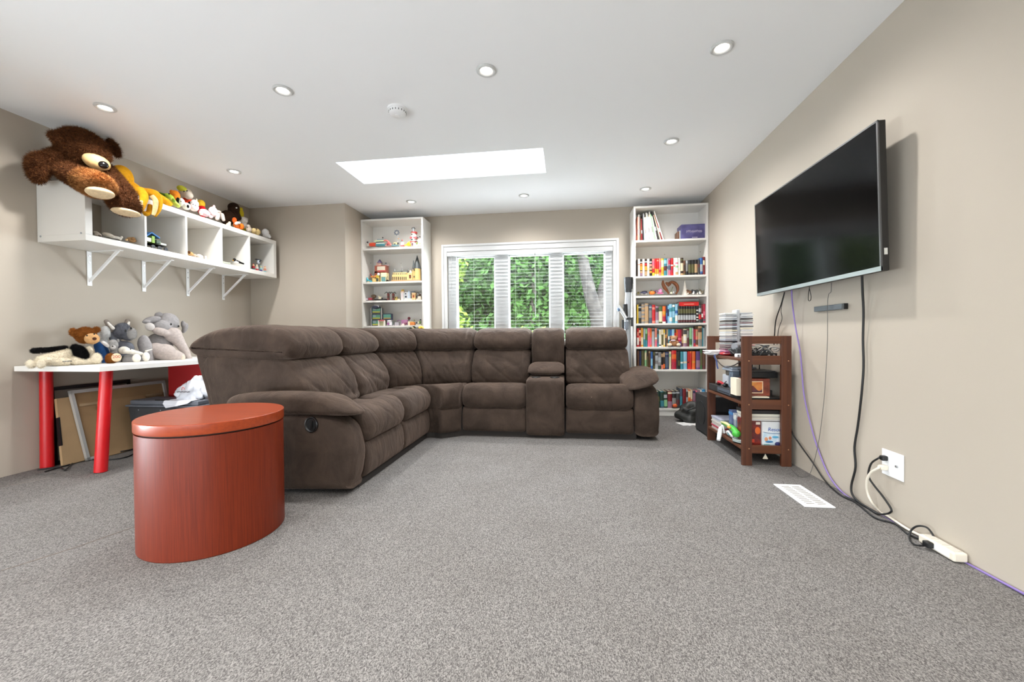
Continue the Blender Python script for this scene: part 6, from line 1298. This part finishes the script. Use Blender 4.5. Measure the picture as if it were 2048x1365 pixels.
MB().ell(ony(1458, 855, 3.24), (.014, .02, .010), n=12, m=8).build('saddle', mat('toy_orange', (226, 150, 70), .4), t, smooth=80)
t = thing('white_remote', 'white game remote hanging over the edge of the bottom rack shelf', 'remote', (1.20, 3.33, S3), GR)
a2, b2 = ony(1446, 856, 3.36), ony(1437, 881, 3.30)
a2.x = min(a2.x, 1.202); b2.x = min(b2.x, 1.19)
MB().tube([a2, a2*.5+b2*.5, b2], [.014, .017, .013], 12).build('body', M_TRIM, t, smooth=60)
MB().tube([a2, a2+Vector((.015, 0, .018)), Vector((1.225, 3.35, S3+.012))], .006, 8, smooth=4).build('strap', M_TRIM, t, smooth=60)
t = thing('toy_goggles', 'white and teal toy goggles on the bottom rack shelf', 'toy', (1.235, 3.27, S3), GR)
MB().tube([(1.225, 3.30, S3+.03), (1.225, 3.27, S3+.045), (1.228, 3.23, S3+.03), (1.24, 3.23, S3+.014), (1.24, 3.30, S3+.014), (1.225, 3.30, S3+.03)], .008, 8, smooth=5).build('frame', M_TRIM, t, smooth=60)
MB().ell((1.232, 3.265, S3+.027), (.012, .028, .014), n=12, m=8).build('lens', mat('teal_lens', (96, 170, 176), .15), t, smooth=80)
t = thing('disc_spindle', 'loose discs piled at the edge of the bottom rack shelf', 'discs', (1.26, 3.10, S3), GR)
for k in range(4): MB().cyl((1.262+.008*math.sin(k*2), 3.12+.01*math.cos(k*2), S3+.0005+k*.006), (1.262+.008*math.sin(k*2), 3.12+.01*math.cos(k*2), S3+.004+k*.006), .058, n=28).build('disc', mat('disc_%d' % k, [(60, 56, 50), (96, 100, 80), (190, 206, 206), (206, 214, 212)][k], .2, .3), t, smooth=40)
# near end: two game boxes and papers above
t = thing('red_game_box', 'dark red and orange game box at the near end of the bottom rack shelf', 'game box', (1.31, 3.08, S3), GR)
a3 = ony(1522, 850, 3.05)
MB().box((1.262, 3.05, S3), (a3.x, 3.20, S3+.175)).build('carton', mat('red_game_print', (150, 50, 36), .35, var=.6, vscale=26, dark=(60, 36, 44)), t, bevel=.002)
MB().ell((a3.x-.022, 3.0495, S3+.105), (.018, .002, .026), n=14, m=8).build('orange_figure', col((232, 110, 44), .4), t)
MB().box((1.275, 3.0485, S3+.02), (1.315, 3.051, S3+.045)).build('red_logo', col((214, 74, 50), .4), t)
MB().box((a3.x-.034, 3.0485, S3+.148), (a3.x-.006, 3.051, S3+.166)).build('title_print', col((226, 214, 200), .4), t)
t = thing('resort_game_box', 'white game box printed Resort at the near end of the bottom rack shelf', 'game box', (1.41, 3.04, S3), GR)
x0 = ony(1524.5, 860, 3.035).x; x1 = x0+.165; zt = S3+.172
x1 = min(x1, KX1-.004)
MB().box((x0, 3.035, S3), (x1, 3.17, zt)).build('carton', mat('white_card', (226, 228, 228), .35), t, bevel=.002)
MB().box((x0+.004, 3.0335, S3+.002), (x1-.001, 3.036, S3+.096)).build('picture_print', mat('sky_print', (176, 204, 222), .4, var=.5, vscale=22, dark=(232, 238, 240)), t)
MB().tube([(x0+.004, 3.0325, S3+.100), (x0+.06, 3.0325, S3+.092), (x0+.11, 3.0325, S3+.093), (x1-.002, 3.0325, S3+.100)], .0016, 6, smooth=5).build('curve_print', col((60, 90, 130), .4), t)
for (dx, dz, rx, rz, c) in ((.025, .05, .012, .014, (214, 150, 110)), (.05, .058, .010, .012, (206, 140, 110)), (.085, .066, .022, .008, (90, 170, 206)), (.045, .032, .026, .008, (70, 130, 176)), (.10, .018, .020, .014, (60, 60, 110)), (.105, .04, .014, .008, (226, 226, 236)), (.03, .010, .022, .007, (140, 190, 190)), (.118, .010, .008, .008, (150, 50, 70))):
    MB().ell((x0+dx, 3.0335, S3+dz), (rx, .0016, rz), n=14, m=8).build('picture_detail', col(c, .4), t)
text('title_print', 'Resort', Vector((x0+.083, 3.0325, S3+.118)), Matrix.Rotation(PI/2, 3, 'X'), .036, col((58, 98, 170), .4), t, shear=.2)
t = thing('folder_stack', 'pale folders and a dark binder stacked over the game boxes on the rack', 'folders', (1.38, 3.12, S3+.176), GR)
for k, (c, h0, h1) in enumerate((((206, 204, 200), .1765, .188), ((232, 226, 210), .189, .197), ((196, 190, 180), .198, .208), ((226, 222, 206), .209, .224), ((38, 36, 36), .226, .250))):
    MB().box((1.27-.004*k, 3.04, S3+h0), (1.505, 3.20, S3+h1)).build('folder', col(c, .5), t)
t = thing('string_tassel', 'small white string tassel dangling under the bottom rack shelf', 'string', (1.375, 3.02, .05), GR)
MB().cyl((1.375, 3.022, .105), (1.375, 3.022, .07), .0015, n=6).build('string', M_TRIM, t)
for dx in (-.012, 0, .012): MB().cyl((1.375, 3.022, .072), (1.375+dx, 3.022, .04), .002, .006, n=8).build('tuft', M_PAGE, t)
# black loudspeaker behind the rack, and bag on the floor by the bookcase
t = thing('subwoofer', 'black speaker cabinet on the floor between rack and bookcase', 'speaker', (1.37, 3.9, 0))
MB().box((1.235, 3.76, .012), (1.52, 4.10, .36)).build('cabinet', mat('speaker_black', (36, 35, 35), .55), t, bevel=.006)
MB().cyl((1.2345, 3.93, .19), (1.231, 3.93, .19), .11, n=32).build('driver', M_BLACK, t, smooth=40)
for a, b in ((1.25, 3.78), (1.5, 3.78), (1.25, 4.08), (1.5, 4.08)): MB().cyl((a, b, 0), (a, b, .012), .015, n=10).build('foot', M_BLACK, t)
t = thing('black_bag', 'crumpled black bag on the floor at the foot of the right bookcase', 'bag', (1.3, 4.5, 0))
bm_ = MB()
pb_ = [onz(1376, 838, 0), onz(1404, 842, 0)]
bm_.ell((1.30, 4.46, .085), (.13, .11, .10), n=28, m=18)
for v in bm_.v:
    q_ = mnoise.noise(v*14); v += (v-Vector((1.30, 4.46, .085)))*q_*.55; v.z = max(v.z, .004)
bm_.build('bag', mat('black_nylon', (34, 34, 30), .5), t, smooth=80)
MB().tube([(1.22, 4.37, .10), (1.26, 4.34, .15), (1.33, 4.345, .16), (1.38, 4.38, .10)], .007, 8, smooth=6).build('handle', M_BLACK, t, smooth=60)
t = thing('loose_papers', 'white papers on the carpet under the black bag', 'papers', (1.25, 4.33, 0))
for k in range(3): MB().box((-.10, -.07, .001+k*.0015), (.10, .07, .002+k*.0015), Matrix.Translation((1.235+.02*k, 4.33+.01*k, 0)) @ Matrix.Rotation(.3+.35*k, 4, 'Z')).build('sheet', mat('white_paper'), t)

# ------------------------------------------------------------------ plastic bag on the tote
t = thing('plastic_bag', 'crumpled white plastic shopping bag with red mark on the dark tote', 'bag', (-3.05, 2.92, .42))
bm_ = MB(); cb_ = Vector((-3.03, 2.93, .47)); bm_.ell(cb_, (.15, .08, .10), n=64, m=40)
for v in bm_.v:
    d = v-cb_; u_ = d.z/.10
    q_ = mnoise.noise(v*8)*.35+(abs(mnoise.noise(v*17))-.25)*.5+mnoise.noise(v*45)*.10
    v += d*q_
    if u_ > 0: v.z += u_*.035; v.x -= (v.x-cb_.x-.03)*.55*u_; v.y -= (v.y-cb_.y)*.4*u_
    v.z = max(v.z, .4215)
bm_.build('bag', mat('white_film', (214, 216, 222), .35), t, smooth=80)
fp_ = [(-3.16, 2.80, .4212), (-2.92, 2.80, .4212), (-2.93, 2.778, .405), (-3.02, 2.774, .385), (-3.12, 2.776, .368), (-3.15, 2.780, .400)]
MB().prism(fp_, (0, -.003, .001)).prism([(-3.16, 2.80, .4212), (-2.92, 2.80, .4212), (-2.92, 2.88, .424), (-3.14, 2.88, .424)], (0, 0, .003)).build('flap', mat('white_film'), t)
q_ = ony(366, 781, 2.83)
fl2 = MB(); fl2.tube([q_+Vector((-.012, 0, 0)), q_+Vector((-.008, 0, .016)), q_+Vector((0, 0, .026)), q_+Vector((.010, 0, .014)), q_+Vector((.012, 0, .006))], .002, 6, smooth=4)
fl2.build('red_mark', col((206, 70, 60), .5), t)
wd = MB()
for k in range(12): wd.box(q_+Vector((-.055+k*.010, 0, -.020+.0015*(k % 3))), q_+Vector((-.049+k*.010, .001, -.010+.0015*((k*2) % 3))))
wd.build('dark_lettering', col((70, 64, 70), .5), t)

# ------------------------------------------------------------------ stick vacuum hung beside the right bookcase
vy = 4.83
va = thing('stick_vacuum', 'grey and black cordless stick vacuum standing beside the right bookcase', 'vacuum', (.70, vy, 0))
def vp(px, py, y=vy): return ony(px, py, y)
kk = mpp(vp(1255, 600))
a, b = vp(1256.5, 555.5), vp(1256.5, 585.5)
MB().cyl(b, b*.35+a*.65, 6.6*kk, 8.4*kk, n=20).cyl(b*.35+a*.65, a, 8.4*kk, 8.6*kk, n=20).build('nozzle', mat('vacuum_black', (44, 45, 46), .45), va, smooth=40)
tb2 = vp(1254, 640); tb2.z = .02; tb2.x = b.x
MB().cyl(b, vp(1254.5, 640), 6*kk, 6*kk, n=20).cyl(vp(1254.5, 640), tb2, 6*kk, n=16).build('tube', mat('vacuum_grey', (176, 180, 184), .35, .4), va, smooth=40)
MB().box(tb2+Vector((-.06, -.05, -.018)), tb2+Vector((.05, .05, .03))).build('floor_head', M_BLACK, va, bevel=.01)
MB().cyl(vp(1250.5, 609, vy-.03), vp(1251.5, 634, vy-.03), 4.4*kk, n=14).build('battery', M_BLACK, va, smooth=40)
MB().tube([vp(1236, 613, vy-.04), vp(1243, 622, vy-.04), vp(1252.5, 637, vy-.04)], [4*kk, 3.6*kk, 3.6*kk], 10).build('handle', mat('vacuum_silver', (206, 208, 210), .3, .3), va, smooth=50)
MB().ell(vp(1237.5, 619, vy-.045), (3.4*kk, .02, 4.4*kk), n=14, m=8).build('trigger', mat('vacuum_blue', (96, 120, 150), .35), va, smooth=70)
MB().cyl(vp(1252.5, 644, vy-.04), vp(1252.5, 659, vy-.04), 4.4*kk, n=16).build('dust_cup', mat('smoky_cup', (120, 128, 138), .2), va, smooth=40)
MB().box(vp(1244, 660, vy-.04), vp(1248, 640, vy-.02)).build('side_grip', M_BLACK, va, bevel=.004)
MB().box(vp(1253, 640, vy-.05), vp(1268, 635.5, vy-.02)).build('mount_arm', mat('vacuum_black'), va, bevel=.003)
MB().box(vp(1262, 653, vy-.05), vp(1268.5, 638, vy-.03)).build('tool', mat('vacuum_black'), va, bevel=.003)

# ------------------------------------------------------------------ roses behind the sofa corner
fl_t = thing('rose_vase', 'yellow rose with leaves rising behind the sofa corner', 'flowers', (-1.76, 4.62, 0))
MB().lathe((-1.76, 4.62, 0), [(.05, 0), (.06, .10), (.05, .28), (.035, .34), (.042, .36)], 20).build('vase', mat('dark_vase', (60, 58, 54), .3), fl_t, smooth=50)
rp = ony(842, 656, 4.58)
MB().tube([(-1.76, 4.62, .3), (-1.75, 4.61, .8), rp-Vector((0, 0, .02))], .003, 6, smooth=5).build('stem', mat('stem_green', (70, 84, 40), .6), fl_t, smooth=60)
bl_ = MB()
for k in range(9):
    a = k*2.4; r = .006+.0022*k; bl_.ell(rp+Vector((math.cos(a)*r, math.sin(a)*r, .004-.0015*k)), (.016, .016, .02), (0, .5, a), 10, 7)
bl_.build('rose', mat('rose_yellow', (228, 184, 70), .6), fl_t, smooth=80)
r3 = random.Random(3)
for (px, py) in ((822, 658), (829, 655), (833, 660), (826, 666), (835, 666), (820, 663), (815, 660), (831, 670)):
    c2 = ony(px, py, 4.58+r3.uniform(-.03, .03)); a = r3.uniform(0, 6.28)
    u_ = Vector((math.cos(a), math.sin(a)*.3, .5*math.sin(a*2))).normalized()*.03; w2 = Vector((-.4*u_.z, 0, u_.x)).normalized()*.014
    MB().add([c2-u_, c2+w2+Vector((0, -.004, 0)), c2+u_, c2-w2+Vector((0, -.004, 0)), c2+Vector((0, .003, 0))], [(0, 1, 4), (1, 2, 4), (2, 3, 4), (3, 0, 4)]).build('leaf', mat('leaf_dark', (62, 70, 40), .6), fl_t)
MB().tube([(-1.76, 4.62, .3), (-1.79, 4.60, .85), ony(826, 666, 4.58), ony(824, 657, 4.58)], .003, 6, smooth=5).build('stem', mat('stem_green'), fl_t, smooth=60)
bd_ = ony(826, 657, 4.575); MB().ell(bd_, (.010, .010, .018), n=10, m=7).build('bud', mat('bud_cream', (214, 196, 150), .6), fl_t, smooth=80)

# ------------------------------------------------------------------ garden trees outside
GZ = -2.6
struct('ground', MB().box((-14, YB+.5, GZ-.2), (14, 26, GZ)), mat('lawn', (59, 70, 35), .9, var=.3, vscale=3))
struct('sky_bounce_slab', MB().box((-4.0, YB+.14, .44), (3.0, 7.0, .50)), mat('white_bounce_surface', (205, 205, 205), .9, var=.06, vscale=3))  # unseen slab added below the window, bounces sky light onto the ceiling
def leaf_mat(n, c):
    m = mat(n, c, .8, var=.45, vscale=2.5, spec=.08); return m
def crown(name, n, blobs, m, parent, size, seed):
    rg = np.random.default_rng(seed); per = []
    tot = sum(b_[3]*b_[4]*b_[5] for b_ in blobs)
    for (cx, cy_, cz, rx, ry, rz) in blobs:
        k = int(n*rx*ry*rz/tot); d = rg.normal(size=(k, 3)); d /= np.linalg.norm(d, axis=1)[:, None]
        d *= (rg.random((k, 1))**.42); per.append(np.array([cx, cy_, cz])+d*np.array([rx, ry, rz]))
    p = np.concatenate(per); k = len(p)
    u = rg.normal(size=(k, 3)); u /= np.linalg.norm(u, axis=1)[:, None]
    w = np.cross(u, rg.normal(size=(k, 3))); w /= np.linalg.norm(w, axis=1)[:, None]
    s = size*(.6+.8*rg.random((k, 1)))
    nn = np.cross(u, w)*s*.18
    v = np.stack([p-u*s, p+w*s*.55+nn, p+u*s, p-w*s*.55+nn], 1).reshape(-1, 3)-np.array(OFF[parent.name])
    i = np.arange(k)*4
    f_ = np.concatenate([np.stack([i, i+1, i+2], 1), np.stack([i, i+2, i+3], 1)])
    me = bpy.data.meshes.new(name); me.from_pydata(v.tolist(), [], f_.tolist()); me.materials.append(m)
    o = bpy.data.objects.new(name, me); COL.objects.link(o); o.parent = parent; o['kind'] = 'stuff'
    return o
def tree(name, label, x, y, trunk, blobs, n, m, size, seed, tm=None):
    t = thing(name, label, 'tree', (x, y, GZ), 'garden trees outside the window')
    tr = None
    for pts, r in trunk:
        o = MB().tube(pts, r, 12, smooth=5).build('trunk' if tr is None else 'branch', tm or mat('grey_bark', (65, 57, 49), .9, var=.5, vscale=9), t, smooth=60)
        tr = tr or o
    crown('foliage', n, blobs, m, t, size, seed)
    return t
LG = leaf_mat('leaf_yellow_green', (70, 85, 27)); MG = leaf_mat('leaf_mid_green', (39, 62, 24)); DG = leaf_mat('leaf_deep_green', (24, 43, 20))
p0 = ony(1200, 660, 8.2); p1 = ony(1163, 505, 8.2); p2 = ony(1212, 560, 8.2)
M_BIRCH = mat('birch_bark', (44, 41, 38), .9, var=.6, vscale=7, dark=(20, 18, 17), spec=.1)
tree('birch_tree', 'pale barked forked birch tree seen through the right window pane', p0.x, 8.2,
     [([Vector((p0.x+.15, 8.2, GZ)), Vector((p0.x+.05, 8.2, -.5)), Vector((p0.x, 8.2, p0.z-.1)), Vector((p0.x-.04, 8.2, p0.z+.25)), ony(1181, 590, 8.2), ony(1168, 530, 8.2), ony(1158, 470, 8.2)], [.24, .2, .19, .16, .13, .11, .09]),
      ([Vector((p0.x+.04, 8.2, p0.z)), ony(1203, 600, 8.25), ony(1215, 550, 8.3), ony(1235, 480, 8.3)], [.15, .12, .10, .08])],
     [(p0.x-1.0, 9.6, 1.6, 1.2, 1.0, 1.5), (p0.x+1.2, 9.2, 2.4, 1.3, 1.0, 1.5), (p0.x-.5, 9.4, -.2, 1.6, .9, 1.0), (p0.x-.9, 8.4, 3.0, 1.0, .8, .9)], 9000, MG, .075, 1, M_BIRCH)
tree('maple_tree', 'yellow green leafy tree outside the left window pane', -3.0, 7.6, [([Vector((-3.2, 7.6, GZ)), Vector((-3.1, 7.6, 0)), Vector((-2.7, 7.7, 2.4))], [.14, .10, .05])],
     [(-2.6, 7.6, .9, .8, .7, .9), (-2.2, 7.4, .5, .7, .6, .6), (-3.0, 8.0, 2.4, 1.0, .9, .9)], 4200, LG, .062, 2)
tree('linden_tree', 'bright green tree outside the middle window pane', -1.1, 9.0, [([Vector((-1.3, 9.0, GZ)), Vector((-1.0, 9.0, 0)), ony(1068, 600, 9.0), ony(1062, 540, 9.0)], [.12, .09, .06, .04])],
     [(-.9, 9.0, 1.2, .8, .7, 1.1), (-1.6, 9.2, 2.6, 1.0, .8, .9), (-.4, 9.0, 2.7, .9, .8, .8), (-1.3, 8.4, .5, .8, .6, .6)], 5600, MG, .07, 3)
tree('oak_tree', 'deep green tree filling the background behind the left window panes', -3.4, 11.8, [([Vector((-3.4, 11.8, GZ)), Vector((-3.4, 11.8, 2.0))], [.22, .14])],
     [(-3.6, 11.8, 1.2, 2.0, .9, 1.9), (-5.0, 11.6, 2.6, 1.6, .9, 2.2), (-3.0, 11.4, -.2, 2.0, .8, 1.0), (-3.2, 11.9, 3.6, 2.0, .8, 1.2)], 17000, DG, .11, 4)
tree('ash_tree', 'deep green background tree behind the birch', .8, 12.2, [([Vector((.8, 12.2, GZ)), Vector((.8, 12.2, 2.0))], [.22, .14])],
     [(.6, 12.2, 1.6, 2.2, .9, 2.0), (2.6, 11.8, 1.4, 1.6, .9, 2.2), (-.9, 12.0, .6, 1.6, .8, 1.4), (.2, 12.3, 3.6, 2.2, .8, 1.0), (-1.4, 12.2, 2.6, 1.2, .8, 1.3)], 22000, DG, .11, 5)
tree('lime_tree', 'mid green tree between the oak and the birch outside', -1.6, 10.4, [([Vector((-1.6, 10.4, GZ)), Vector((-1.6, 10.4, 1.6))], [.14, .08])],
     [(-1.8, 10.4, 1.0, 1.1, .7, 1.2), (-2.6, 10.2, 2.4, 1.0, .7, 1.1), (-1.0, 10.5, 2.6, .9, .6, .9)], 7000, MG, .09, 8)
tree('young_maple', 'small yellow green sapling low outside the middle window pane', -.5, 7.4, [([Vector((-.5, 7.4, GZ)), Vector((-.45, 7.4, .2)), Vector((-.35, 7.4, .8))], [.05, .03, .012])],
     [(-.4, 7.4, .65, .5, .4, .4), (-.9, 7.6, .75, .4, .35, .35), (.1, 7.5, .55, .4, .4, .35)], 1500, LG, .05, 6)
